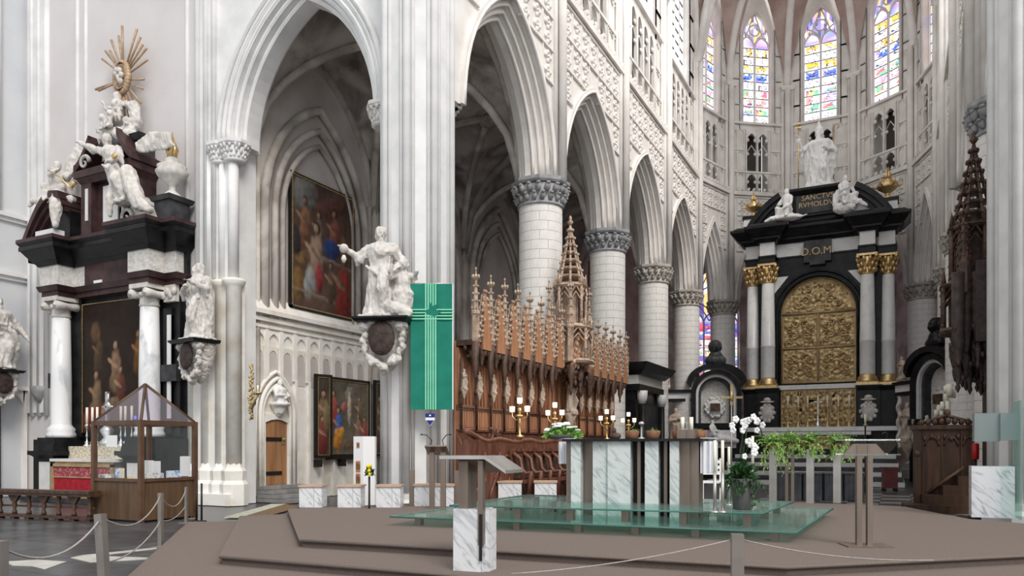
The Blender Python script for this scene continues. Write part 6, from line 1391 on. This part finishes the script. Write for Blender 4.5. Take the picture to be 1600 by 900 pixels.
for x in (-1.35, 1.35): MB().lathe([(.2, 0), (.2, .2), (.14, .3), (.13, 3.2)], (x, -.3), 12).build('column', 'black_marble', t); MB().lathe([(.13, 3.2), (.2, 3.4), (.22, 3.7)], (x, -.3), 8).build('column_capital', 'white_marble', t)
t = thing('wood_panel', 'reddish brown wooden screen with crucifix high between the choir columns', 'screen', (-12.6, 35.2, 0), math.pi / 2)
MB().box(-2.2, 2.2, 0, .2, 0, 10.2).build('boards', 'wine_wood', t)
for i in range(6): MB().box(-2.2 + i * .86, -2.1 + i * .86, -.08, 0, 3.5, 10.2).build('batten', 'mahogany', t)
b = MB().box(-.07, .07, -.2, -.08, 5.2, 8.2).box(-.8, .8, -.2, -.08, 7.0, 7.14); limb(b, [(0, -.25, 6.9), (0, -.25, 6.3), (.05, -.25, 5.6)], [.18, .15, .08]); b.ell((0, -.25, 7.2), .12); b.build('crucifix', 'gold_flat', t)
# ================================================================== AISLE WALL: PAINTINGS, DOOR, NICHE
XWF = -15.84
def wallY(px): return onX(px, 600, XWF).y
pz0, pz1 = 5.62, 9.62; ya, yb = wallY(450), wallY(550); pw, ph = yb - ya, pz1 - pz0
t = thing('large_painting', 'large dark multi-figure painting in black and gilt frame on the aisle wall', 'painting', (XWF + .06, (ya + yb) / 2, pz0), math.pi / 2)
bl = [(.2, .88, .14, .13, 0, (.30, .30, .28), .9), (.62, .85, .2, .08, .3, (.20, .09, .075), .9)] + person_blobs(.2, .66, 1.1, (.34, .17, .10), (.42, .25, .17)) + person_blobs(.42, .62, .9, (.26, .20, .16)) + person_blobs(.68, .65, 1.1, (.40, .13, .10)) + [(.62, .52, .1, .08, 0, (.05, .10, .30), 1), (.85, .5, .05, .15, .1, (.30, .15, .07), .9), (.62, .42, .32, .018, -.1, (.34, .28, .22), .9)] + person_blobs(.38, .42, 1.5, (.52, .36, .27), (.55, .38, .28)) + [(.42, .26, .05, .11, 0, (.45, .08, .08), 1), (.27, .2, .07, .12, -.15, (.42, .42, .42), 1), (.1, .18, .06, .14, 0, (.30, .17, .06), .9), (.15, .38, .07, .05, .4, (.32, .19, .08), .8), (.55, .1, .4, .02, -.1, (.30, .23, .17), .9)] + person_blobs(.62, .25, .9, (.20, .13, .09)) + person_blobs(.84, .22, 1.6, (.36, .06, .05), (.40, .25, .17)) + [(.06, .5, .06, .12, 0, (.05, .05, .06), .9)]
obj('canvas', picture(pw - .14, ph - .14, lambda x, z: (.105, .065, .05), bl, seed=11), None, t, (0, -.03, .07))
for nm, mt, o_, th, d in (('outer_frame', 'frame_black', 0, .07, .05), ('inner_frame', 'old_brass', .05, .035, .06)):
    w2, h2 = pw / 2 - o_, ph - o_; b = MB().box(-w2, w2, -d, .05, o_, o_ + th).box(-w2, w2, -d, .05, h2 - th, h2).box(-w2, -w2 + th, -d, .05, o_, h2).box(w2 - th, w2, -d, .05, o_, h2); b.build(nm, mt, t)
# triptych
ya, yb = wallY(508), wallY(573); z0, z1 = onX(508, 714, XWF).z, onX(508, 588, XWF).z; pw, ph = yb - ya, z1 - z0
t = thing('triptych', 'painted triptych with open dark wings hung beside the aisle door', 'triptych', (XWF + .1, (ya + yb) / 2, z0), math.pi / 2)
def framed(w_, h_, par, loc, rz, blobs, base, seed, inner='old_brass'):
    f_ = MB().box(-w_ / 2, w_ / 2, -.03, .06, 0, .09).box(-w_ / 2, w_ / 2, -.03, .06, h_ - .09, h_).box(-w_ / 2, -w_ / 2 + .09, -.03, .06, 0, h_).box(w_ / 2 - .09, w_ / 2, -.03, .06, 0, h_).box(-w_ / 2, w_ / 2, .03, .06, 0, h_).build('panel_frame', 'frame_black', par, loc=loc, rz=rz)
    obj('canvas', picture(w_ - .2, h_ - .2, base, blobs, 48, 64, seed=seed), None, f_, (0, -.012, .1)); e = w_ / 2 - .09
    MB().box(-e, e, -.035, .0, .085, .105).box(-e, e, -.035, 0, h_ - .105, h_ - .085).box(-e, -e + .02, -.035, 0, .09, h_ - .09).box(e - .02, e, -.035, 0, .09, h_ - .09).build('gilt_slip', inner, f_)
bl = [(.5, .83, .09, .1, 0, (.30, .30, .27), .9), (.5, .62, .04, .24, 0, (.62, .52, .40), 1), (.5, .83, .03, .035, 0, (.6, .45, .33), 1), (.36, .65, .07, .06, .3, (.55, .20, .17), .9), (.62, .72, .05, .06, -.5, (.25, .18, .12), .8)] + person_blobs(.1, .62, 1.3, (.55, .12, .09)) + person_blobs(.22, .38, 1.4, (.07, .17, .52)) + [(.2, .2, .09, .16, -.15, (.72, .30, .05), 1), (.28, .28, .05, .1, -.4, (.75, .36, .06), 1)] + person_blobs(.78, .6, 1.1, (.24, .17, .11)) + person_blobs(.75, .34, 1.2, (.33, .20, .14)) + person_blobs(.92, .3, 1.2, (.40, .08, .09)) + [(.55, .14, .22, .08, .1, (.20, .13, .08), .9)]
framed(pw, ph, t, (0, 0, 0), 0, [(a_, b_, c_, d_, e_, tuple(min(1, v * 1.35) for v in f_), g_) for a_, b_, c_, d_, e_, f_, g_ in bl], lambda x, z: (.15, .13, .10), 21)
wl = .6
framed(wl, ph + .05, t, (-pw / 2 - .33, -.12, -.03), -.3, person_blobs(.5, .55, 1.6, (.26, .17, .10)) + person_blobs(.4, .25, 1.4, (.30, .07, .06)) + [(.75, .5, .05, .2, 0, (.35, .27, .15), .8)], lambda x, z: (.07, .055, .04), 23)
framed(wl + .1, ph + .05, t, (pw / 2 + .46, -.1, 0), .12, person_blobs(.4, .55, 1.5, (.20, .13, .10)) + person_blobs(.55, .3, 1.3, (.22, .12, .10)), lambda x, z: (.05, .04, .032), 25)
b = MB().box(-pw / 2, pw / 2, -.05, .1, -.08, 0)
for x in (-pw / 2 - .5, -pw * .2, pw * .3): b.prism([(x - .03, -.08), (x + .03, -.08), (x + .03, -.3), (x - .03, -.3)], FN, -.2, .1)
b.build('support_shelf', 'frame_black', t)
# door
ya, yb = wallY(412), wallY(447); z0 = onX(430, 757, XWF).z; z1 = onX(430, 655, XWF).z
t = obj('door_1', None, None, None, (XWF - .02, (ya + yb) / 2, z0), math.pi / 2, kind='structure'); w_ = yb - ya; h_ = z1 - z0
for i in range(4): MB().box(-w_ / 2 + i * w_ / 4 + .004, -w_ / 2 + (i + 1) * w_ / 4 - .004, -.05, .0, 0, h_ - .04).build('door_plank', 'door_wood', t)
for z in (.28, 1.25): MB().box(-w_ / 2, w_ * .25, -.075, -.05, z, z + .1).build('strap_hinge', 'iron', t)
MB().box(w_ * .25, w_ * .42, -.07, -.05, 1.15, 1.42).ell((w_ * .33, -.09, 1.3), .03).build('lock_plate', 'old_brass', t)
b = MB().box(-w_ / 2 - .16, -w_ / 2, -.1, .02, -.3, h_ + .05).box(w_ / 2, w_ / 2 + .16, -.1, .02, -.3, h_ + .05)
q = [(-w_ / 2, h_ - .1), (-w_ / 4, h_ - .03), (0, h_), (w_ / 4, h_ - .03), (w_ / 2, h_ - .1)]; b.band([(s_, h_ + .14) for s_, z in q], q, FN, -.1, .02); b.build('door_surround', 'cream_stone', t)
b = MB(); aw = w_ / 2 + .22
for ao, d in ((aw, -.12), (aw - .12, -.08), (aw + .12, -.05)): b.tube([(-ao, d, -.3)] + [(s_, d, z) for s_, z in parch(ao, ao * .7, h_ + .15, 8)] + [(ao, d, -.3)], .06, 6)
b.build('pointed_hood', 'cream_stone', t)
for i in range(4): MB().box(-w_ / 2 - .3, w_ / 2 + .45, -.35 - .3 * i, 0, -.0 - z0 + (3 - i) * z0 / 4, -z0 + (4 - i) * z0 / 4 - .01).build('door_step', 'tile_grey', t)
b = MB(); robed(b, 1.15, (0, 0, -.45), arms=(((-.14, 0, .76), (-.22, -.1, .6), (-.02, -.18, .62)), ((.14, 0, .76), (.22, -.1, .6), (.03, -.18, .55))), wide=1.2); b.v = [(x, y, max(z, -.02)) for x, y, z in b.v]; b.lathe([(.04, -.35), (.14, -.25), (.2, -.08), (.3, -.02), (.3, .04)], n=14)
t = thing('niche_bust', 'pale half-length stone bust in the pointed niche above the wooden door', 'statue', (XWF + .12, (ya + yb) / 2 + .05, z1 + .42), math.pi / 2); sculpt('bust', b, 'statue_white', t, .02, .01, 9)
# gilded sconce
p = onY(394, 612, 13.98); t = thing('gilded_sconce', 'tall gilded openwork candle sconce on the clustered shafts', 'sconce', p)
b = MB()
for k_ in range(44): b.ell((random.uniform(-.11, .11) * (1 - .5 * abs(k_ / 22 - 1)), -.03, -.68 + k_ * .031), (.03, .03, .045), 6, 4)
b.tube([(0, 0, -.7), (0, 0, .7)], .025, 6); b.build('backplate', 'old_brass', t)
b = MB().tube([(.05, -.1, -.35), (.25, -.25, -.45), (.4, -.3, -.25), (.5, -.3, -.1)], .03, 6).lathe([(.03, -.12), (.1, -.08), (.1, -.05)], (.5, -.3), 10); b.ell((.3, -.25, -.3), (.08, .05, .08)); b.build('arm', 'old_brass', t)
MB().cyl((.5, -.3, -.05), (.5, -.3, .12), .025, None, 8).build('candle', 'candle_wax', t)
# ================================================================== STATUES ON CONSOLES
def console(loc, rz, label, s_=1, slab='black_marble', oval=True):
    t = thing('carved_console', label, 'console', loc, rz)
    MB().frus((-.62, .62, -.55, .3), -.1, (-.68, .68, -.62, .3), -.04).box(-.68, .68, -.62, .3, -.04, .0).build('slab', slab, t)
    b = MB(); b.lathe([(.05, -1.3), (.2, -1.15), (.4, -.75), (.52, -.3), (.56, -.1)], (0, .05), 16, sy=.75)
    for i in range(26): a = i * .2417; b.ell(((.45 + .05 * (i % 2)) * math.cos(a), -.3, -.55 + (.54 + .06 * (i % 3)) * math.sin(a)), (.085, .1, .1), 7, 5)
    for x in (-.45, .45): b.ell((x, -.3, -.2), (.16, .18, .13)); b.ell((x * .6, -.25, -1.0), (.15, .12, .15))
    b.ell((0, -.2, -1.2), (.13, .12, .16)); sculpt('scrollwork', b, 'statue', t, .03, .025, 9, 1)
    if oval: MB().ell((0, -.43, -.5), (.33, .07, .42), 18, 8).build('dark_shield', 'oak_black', t)
    t.scale = (s_,) * 3; return t
cp = onD(604, 500, 16.15); t = console((cp.x, cp.y, cp.z), .35, 'white scrolled console with dark oval shield on the crossing pier', .88)
t = thing('bishop_statue', 'white stone statue of a caped man with orb and kneeling child on the pier console', 'statue', (cp.x - .03, cp.y + .02, cp.z + .005), .3)
b = MB(); robed(b, 1.95, (-.1, 0, .03), 0, (((-.14, 0, .77), (-.26, -.05, .68), (-.36, -.12, .745)), ((.14, 0, .77), (.24, -.02, .62), (.22, -.12, .54))), wide=1.0, beard=True, hyaw=.5, hpitch=.15)
limb(b, [(-.3, 0, 1.5), (-.05, -.2, 1.4), (.2, -.02, 1.45), (.36, 0, 1.25)], [.12, .1, .14, .1]); limb(b, [(-.38, -.02, 1.5), (-.56, -.08, 1.3), (-.5, -.05, 1.22)], [.1, .1, .04])
putto(b, (.42, -.12, .55), 1.0, .3); limb(b, [(.4, -.1, .6), (.45, -.15, .3), (.4, -.15, .05)], [.2, .2, .18]); limb(b, [(.1, -.2, .3), (.35, -.3, .15), (.55, -.25, .1)], [.14, .15, .12]); b.box(-.5, .6, -.35, .25, 0, .08)
sculpt('figure', b, 'statue', t, .022, .02, 9, .4)
MB().ell((-.84, -.27, 1.5), .1).lathe([(.03, 1.2), (.06, 1.28), (.03, 1.36)], (-.84, -.27), 10).build('orb', 'statue', t)
cp = onY(311, 533, 13.75); console((cp.x, cp.y, cp.z), -.15, 'white scrolled console with dark shield right of the side altar', .85)
t = thing('console_statue', 'pale draped statue on the console right of the side altar', 'statue', (cp.x, cp.y, cp.z + .005), -.1)
b = MB(); robed(b, 1.95, (0, 0, .03), 0, (((-.14, 0, .77), (-.2, -.1, .62), (-.02, -.2, .66)), ((.14, 0, .77), (.24, -.05, .64), (.12, -.2, .72))), wide=1.05, beard=True, hyaw=-.4, cape=True); b.box(-.4, .4, -.35, .25, 0, .06); sculpt('figure', b, 'statue', t, .026, .025, 8, .4)
cp = onX(-4, 578, -23.98); console((cp.x, cp.y, cp.z), math.pi / 2, 'stone console with black slab at the left picture edge', .8)
t = thing('console_statue', 'grey draped statue cut off by the left picture edge', 'statue', (cp.x, cp.y, cp.z + .005), math.pi / 2)
b = MB(); robed(b, 2.15, (0, 0, .03), 0, (((-.14, 0, .77), (-.2, -.1, .62), (-.02, -.2, .6)), ((.14, 0, .77), (.26, -.05, .6), (.3, -.15, .48))), wide=1.1, beard=True, cape=True); limb(b, [(.3, -.2, 1.1), (.42, -.15, .7), (.4, -.1, .2)], [.15, .16, .08]); sculpt('figure', b, 'statue', t, .03, .025, 8, .4)
# ================================================================== BANNER AND SHIELD
bc = onD(674.5, 640, 15.95); w_ = 66 / F * 15.95; h_ = 197 / F * 15.95
t = thing('green_banner', 'long green banner with pale green striped cross on the crossing pier', 'banner', bc, TH)
b = MB(); pts = [(-w_ / 2 + w_ * i / 12, .012 * math.sin(i * .8)) for i in range(13)]; b.band(pts, [(x, y + .012) for x, y in pts], lambda a, c, d: (a, c, d), 0, h_); b.build('cloth', 'green_cloth', t)
for i in range(5):
    x = -.02 + (i - 2) * .052; MB().box(x - .015, x + .015, -.026, -.014, 0, h_).build('vertical_stripe', 'lightgreen_cloth', t)
for i in range(4): z = h_ * .755 + (i - 1.5) * .065; MB().box(-w_ / 2, w_ / 2, -.028, -.018, z - .013, z + .013).build('cross_stripe', 'lightgreen_cloth', t)
zz = h_ * .775; MB().prism([(-.16, zz + .02), (-.05, zz + .06), (-.02, zz + .2), (.03, zz + .12), (.12, zz + .16), (.1, zz + .04), (.2, zz - .02), (.06, zz - .1), (-.06, zz - .06)], FN, -.034, -.026).build('bird_emblem', 'green_cloth', t)
MB().cyl((-w_ / 2 - .03, .02, h_), (w_ / 2 + .03, .02, h_), .015, None, 8).build('hanging_rod', 'steel', t); MB().box(w_ / 2 - .01, w_ / 2 + .012, -.01, .03, 0, h_).build('white_hem', 'paper', t)
bc = onD(672, 666, 16.0); t = thing('shield_plaque', 'small blue and white shield plaque below the green banner', 'plaque', bc, TH)
MB().prism([(-.1, .27), (.1, .27), (.1, .14), (.0, .0), (-.1, .14)], FN, .0, .012).build('white_shield', 'paper', t); MB().box(-.1, .1, -.008, 0, .19, .27).build('upper_blue', 'shield_blue', t); MB().prism([(-.08, .125), (.08, .125), (0, .015)], FN, -.008, 0).build('lower_blue', 'shield_blue', t); MB().box(-.02, .02, -.012, -.008, .215, .245).build('white_mark', 'paper', t)
# ================================================================== SMALL FREE-STANDING THINGS
p = onD(569, 700, 16.3); t = thing('information_column', 'white information column with small coloured pictures beside the triptych', 'sign', (p.x, p.y, 0), TH)
MB().prism([(-.23, .0), (.0, -.12), (.23, .0), (.23, .2), (-.23, .2)], lambda a, c, d: (a, c, d), 0, 1.75).build('column_body', 'paper', t)
for z0, z1 in ((1.5, 1.62), (.98, 1.22), (.7, .95)):
    o = obj('printed_picture', picture(.12 if z0 < 1.4 else .08, z1 - z0, lambda x, z: (.42, .22, .10), [(.5, .5, .3, .3, 0, (.25, .18, .05), .9), (.3, .7, .2, .2, 0, (.55, .12, .08), .9)], 10, 12, seed=int(z0 * 50)), None, t, (-.12, -.066, z0), -.46)
p = onD(577, 740, 14.6); t = thing('flower_stand', 'thin stand with a small bouquet of yellow flowers', 'flowers', (p.x, p.y, .33 if False else 0)); MB().cyl((0, 0, 0), (0, 0, .95), .02, None, 8).lathe([(.12, 0), (.12, .02), (.02, .03)], n=12).build('stand', 'iron', t)
b = MB(); leafball(b, (0, 0, 1.0), (.1, .1, .16), 70, .07); b.build('foliage', 'leaf_dark', t, fix=False)['kind'] = 'stuff'
for i in range(9): MB().ell((random.uniform(-.07, .07), random.uniform(-.07, .0), 1.05 + random.uniform(-.08, .12)), .035, 7, 5).build('yellow_flower', 'yellow_petal', t)
def lamp(px, py, d, label, s_=1):
    p = onX(px, py, -7.95); p.z = 1.755; t = thing('gilt_candelabrum', label, 'candelabrum', p, 0, 'lit candelabra on the choir desks')
    b = MB().lathe([(.11, 0), (.1, .03), (.03, .07), (.025, .3), (.05, .36), (.025, .42), (.03, .62), (.05, .66), (.02, .7)], n=10)
    for sg in (-1, 1): b.tube([(0, 0, .45), (sg * .1, 0, .4), (sg * .2, 0, .5), (sg * .2, 0, .6)], .016, 6)
    for i in range(8): a = i * .785; b.ell((.06 * math.cos(a), .06 * math.sin(a), .5), (.03, .03, .04), 5, 4)
    b.build('stem', 'gold', t)
    for x, z in ((-.2, .6), (.2, .6), (0, .8)): MB().lathe([(.05, z), (.06, z + .005), (.065, z + .13), (.05, z + .135)], (x, 0), 12).build('shade', 'lamp_shade', t)
    l = bpy.data.lights.new('candelabrum_light', 'POINT'); l.energy = 9 * s_ * s_; l.color = (1, .78, .5); l.shadow_soft_size = .12; lo = bpy.data.objects.new('candelabrum_light', l); COL.objects.link(lo); lo.parent = t; lo.location = (.3, -.1, .75)
    t.scale = (s_,) * 3; return t
lamp(812, 681, 17.2, 'gilt three-light candelabrum left of the altar flowers, before the oak stalls'); lamp(867, 686, 17.9, 'gilt three-light candelabrum above the altar flowers')
lamp(948, 686, 22.5, 'gilt candelabrum at the end of the stalls, before the white column'); lamp(982, 686, 22.5, 'gilt candelabrum beside the black portal')
# planters with trailing plants
def trail(b, p, l, n=16):
    p = Vector(p); d = Vector((random.uniform(-.12, .12), random.uniform(-.12, .12), 0))
    for i in range(n):
        q = p + d * (i / n) * 2 + Vector((random.uniform(-.03, .03), random.uniform(-.03, .03), -l * i / n)); s_ = random.uniform(.025, .045); a = random.uniform(0, 6.28)
        b.add([q, q + Vector((math.cos(a) * s_, math.sin(a) * s_, .01)), q + Vector((math.cos(a) * s_ * .4, math.sin(a) * s_ * .4, -s_ * 1.4)), q + Vector((-math.sin(a) * s_ * .7, math.cos(a) * s_ * .7, -s_ * .6))], [(0, 1, 2, 3)])
for k_, (px, lab, hh) in enumerate(((1208, 'leftmost hanging fern planter behind the platform', .85), (1234, 'second trailing fern planter from the left behind the platform', .35), (1266, 'third fern planter with long trailing ivy behind the platform', .55), (1308, 'rightmost fern planter by the glass lectern', .5))):
    p = onZ(px, 786, PZ); zt = onZ(px, 786, PZ); dd = -SI * p.x + CO * p.y; zpot = EYE + (HOR - 702) * dd / F
    s_ = thing('planter_post', 'slim %s post under the %s' % ('steel' if k_ != 1 else 'twin bronze', lab.replace('hanging ', '')), 'post', p)
    if k_ == 1:
        for x in (-.06, .06): MB().box(x - .03, x + .03, -.03, .03, 0, zpot - PZ).build('shaft', 'bronze_metal', s_)
    else: MB().box(-.075, .075, -.05, .05, 0, zpot - PZ).box(-.005, .005, -.055, -.05, 0, zpot - PZ).build('shaft', 'steel', s_)
    t = fern((p.x, p.y, zpot), .58, lab, 'leaf', 34, drop=.42, name='hanging_fern')
    b = MB()
    for i in range(20): a = random.uniform(0, 6.28); trail(b, (.13 * math.cos(a) + random.uniform(-.1, .1), .13 * math.sin(a), .1), random.uniform(.25, 1) * hh * .8)
    leafball(b, (0, 0, .12), (.26, .2, .24), 110, .06); b.build('trailing_leaves', 'leaf_light', t, fix=False)['kind'] = 'stuff'
# orchid planter on the glass
p = onZ(1160, 796, .668); t = thing('orchid_planter', 'grey tapered planter with dark ivy and white orchids on the glass step', 'plant', p)
MB().lathe([(.115, 0), (.12, .01), (.155, .42), (.145, .42), (.13, .38)], n=24).build('pot', 'planter', t)
b = MB(); leafball(b, (0, 0, .42), (.2, .2, .25), 200, .1); 
for i in range(18): a = random.uniform(0, 6.28); trail(b, (.15 * math.cos(a), .15 * math.sin(a), .43), random.uniform(.1, .4), 9)
b.build('ivy', 'leaf_dark', t, fix=False)['kind'] = 'stuff'
om = MB()
for i in range(5): a = i * 1.257; om.ell((.028 * math.cos(a), 0, .028 * math.sin(a)), (.026, .008, .026), 6, 4)
om = mesh_of(om, 'orchid_flower', 'petal')
for sx, pts in ((1, [(0, 0, .45), (.02, 0, .8), (.06, 0, 1.1), (-.06, 0, 1.2), (-.12, -.05, 1.05)]), (2, [(0, .03, .45), (.04, 0, .75), (.1, 0, .9), (.18, -.03, .86), (.05, -.05, .7)]), (3, [(0, .02, .45), (-.03, 0, .8), (.05, 0, 1.25), (.2, 0, 1.2), (.26, 0, 1.0)])):
    MB().tube(pts, .008, 5).build('stem', 'leaf_dark', t)
    for i in range(7):
        u = 1.9 + i * .3; k_ = min(3, int(u)); q_ = Vector(pts[k_]).lerp(Vector(pts[k_ + 1]), u - k_) if k_ < 4 else Vector(pts[4])
        o = obj('orchid_flower', om, None, t, q_ + Vector((random.uniform(-.05, .05), -.03, random.uniform(-.05, .04))), random.uniform(-.6, .8)); o.scale = (random.uniform(.75, 1.05),) * 3
for px, py, h, lab in ((1117, 801, .93, 'white slender candle pole at the right end of the altar'), (1129, 801, .93, 'second white slender candle pole right of the altar'), (1176, 793, 1.0, 'white slender candle pole behind the orchids'), (1139, 790, .85, 'thin grey candle pole between the altar and the orchids')):
    p = onZ(px, py, .668); t = thing('candle_pole', lab, 'candle', p, 0, 'slender candle poles by the altar'); MB().cyl((0, 0, .02), (0, 0, h * .55), .022, None, 8).build('holder', 'steel', t); MB().cyl((0, 0, h * .55), (0, 0, h), .02, None, 8).build('candle', 'candle_wax', t); MB().lathe([(.06, 0), (.06, .015), (.02, .03)], n=12).build('foot', 'steel', t)
p = onZ(1143, 786, 0); dd = -SI * p.x + CO * p.y; hh = (786 - 602) * dd / F; t = thing('processional_cross', 'tall processional cross on a thin pole behind the altar', 'cross', p, TH)
MB().cyl((0, 0, 0), (0, 0, hh - .5), .018, None, 8).lathe([(.14, 0), (.14, .02), (.03, .05)], n=12).build('pole', 'steel', t); MB().box(-.035, .035, -.02, .02, hh - .55, hh + .02).box(-.3, .3, -.02, .02, hh - .36, hh - .30).build('cross', 'gold_flat', t); MB().ell((0, -.03, hh - .3), (.05, .03, .14)).build('figure', 'old_brass', t)
p = onZ(1112, 786, PZ); t = thing('white_chair', 'white slatted chair partly hidden behind the right end of the altar', 'chair', p, .3)
MB().box(-.22, .22, -.22, .22, .43, .47).build('seat', 'statue_white', t)
for x in (-.2, .2):
    for y in (-.2, .2): MB().box(x - .02, x + .02, y - .02, y + .02, 0, .43 if y < 0 else .95).build('leg', 'statue_white', t)
for z in (.6, .72, .84): MB().box(-.2, .2, .19, .21, z, z + .07).build('back_slat', 'statue_white', t)
# cloth-covered bench before the altar steps, stools
for px0, px1, lab in ((1216, 1252, 'leftmost dark grey cloth-covered stool behind the planters'), (1256, 1284, 'second dark grey cloth-covered stool behind the planters'), (1289, 1316, 'third dark grey cloth-covered stool behind the planters'), (1320, 1350, 'rightmost dark grey cloth-covered stool, behind the glass lectern')):
    a, c = onZ(px0, 783, 0), onZ(px1, 783, 0); L_ = (c - a).length; b = MB(); n = 14; pts = [(L_ * i / n, .02 * math.sin(i * 2.1)) for i in range(n + 1)]
    t = thing('covered_stool', lab, 'stool', a, math.atan2(c.y - a.y, c.x - a.x)); b.band(pts, [(x, .45) for x, y in pts], lambda x, y, d: (x, y, d), .01, .76); b.build('cloth_skirt', 'grey_cloth', t); MB().box(-.02, L_ + .02, -.03, .48, .76, .80).build('top', 'grey_cloth', t)
p = onZ(1390, 768, 0); t = thing('wine_stool', 'dark red wooden stool on castors in the choir', 'stool', p, .2); MB().box(-.22, .22, -.2, .2, .12, .78).build('body', 'wine_wood', t); MB().box(-.26, .26, -.24, .24, .78, .84).build('top', 'wine_wood', t)
for x in (-.18, .18):
    for y in (-.15, .15): MB().ell((x, y, .06), (.06, .05, .06), 8, 6).build('castor', 'iron', t)
p = onZ(1352, 772, 0); t = thing('altar_taper', 'single white taper on a thin stand before the high altar', 'candle', p); MB().cyl((0, 0, 0), (0, 0, 2.2), .025, None, 8).lathe([(.15, 0), (.15, .02), (.03, .05)], n=12).build('stand', 'iron', t); MB().lathe([(.03, 2.2), (.08, 2.24), (.03, 2.27)], n=10).build('drip_pan', 'old_brass', t); MB().cyl((0, 0, 2.25), (0, 0, 2.6), .035, None, 8).build('candle', 'candle_wax', t)
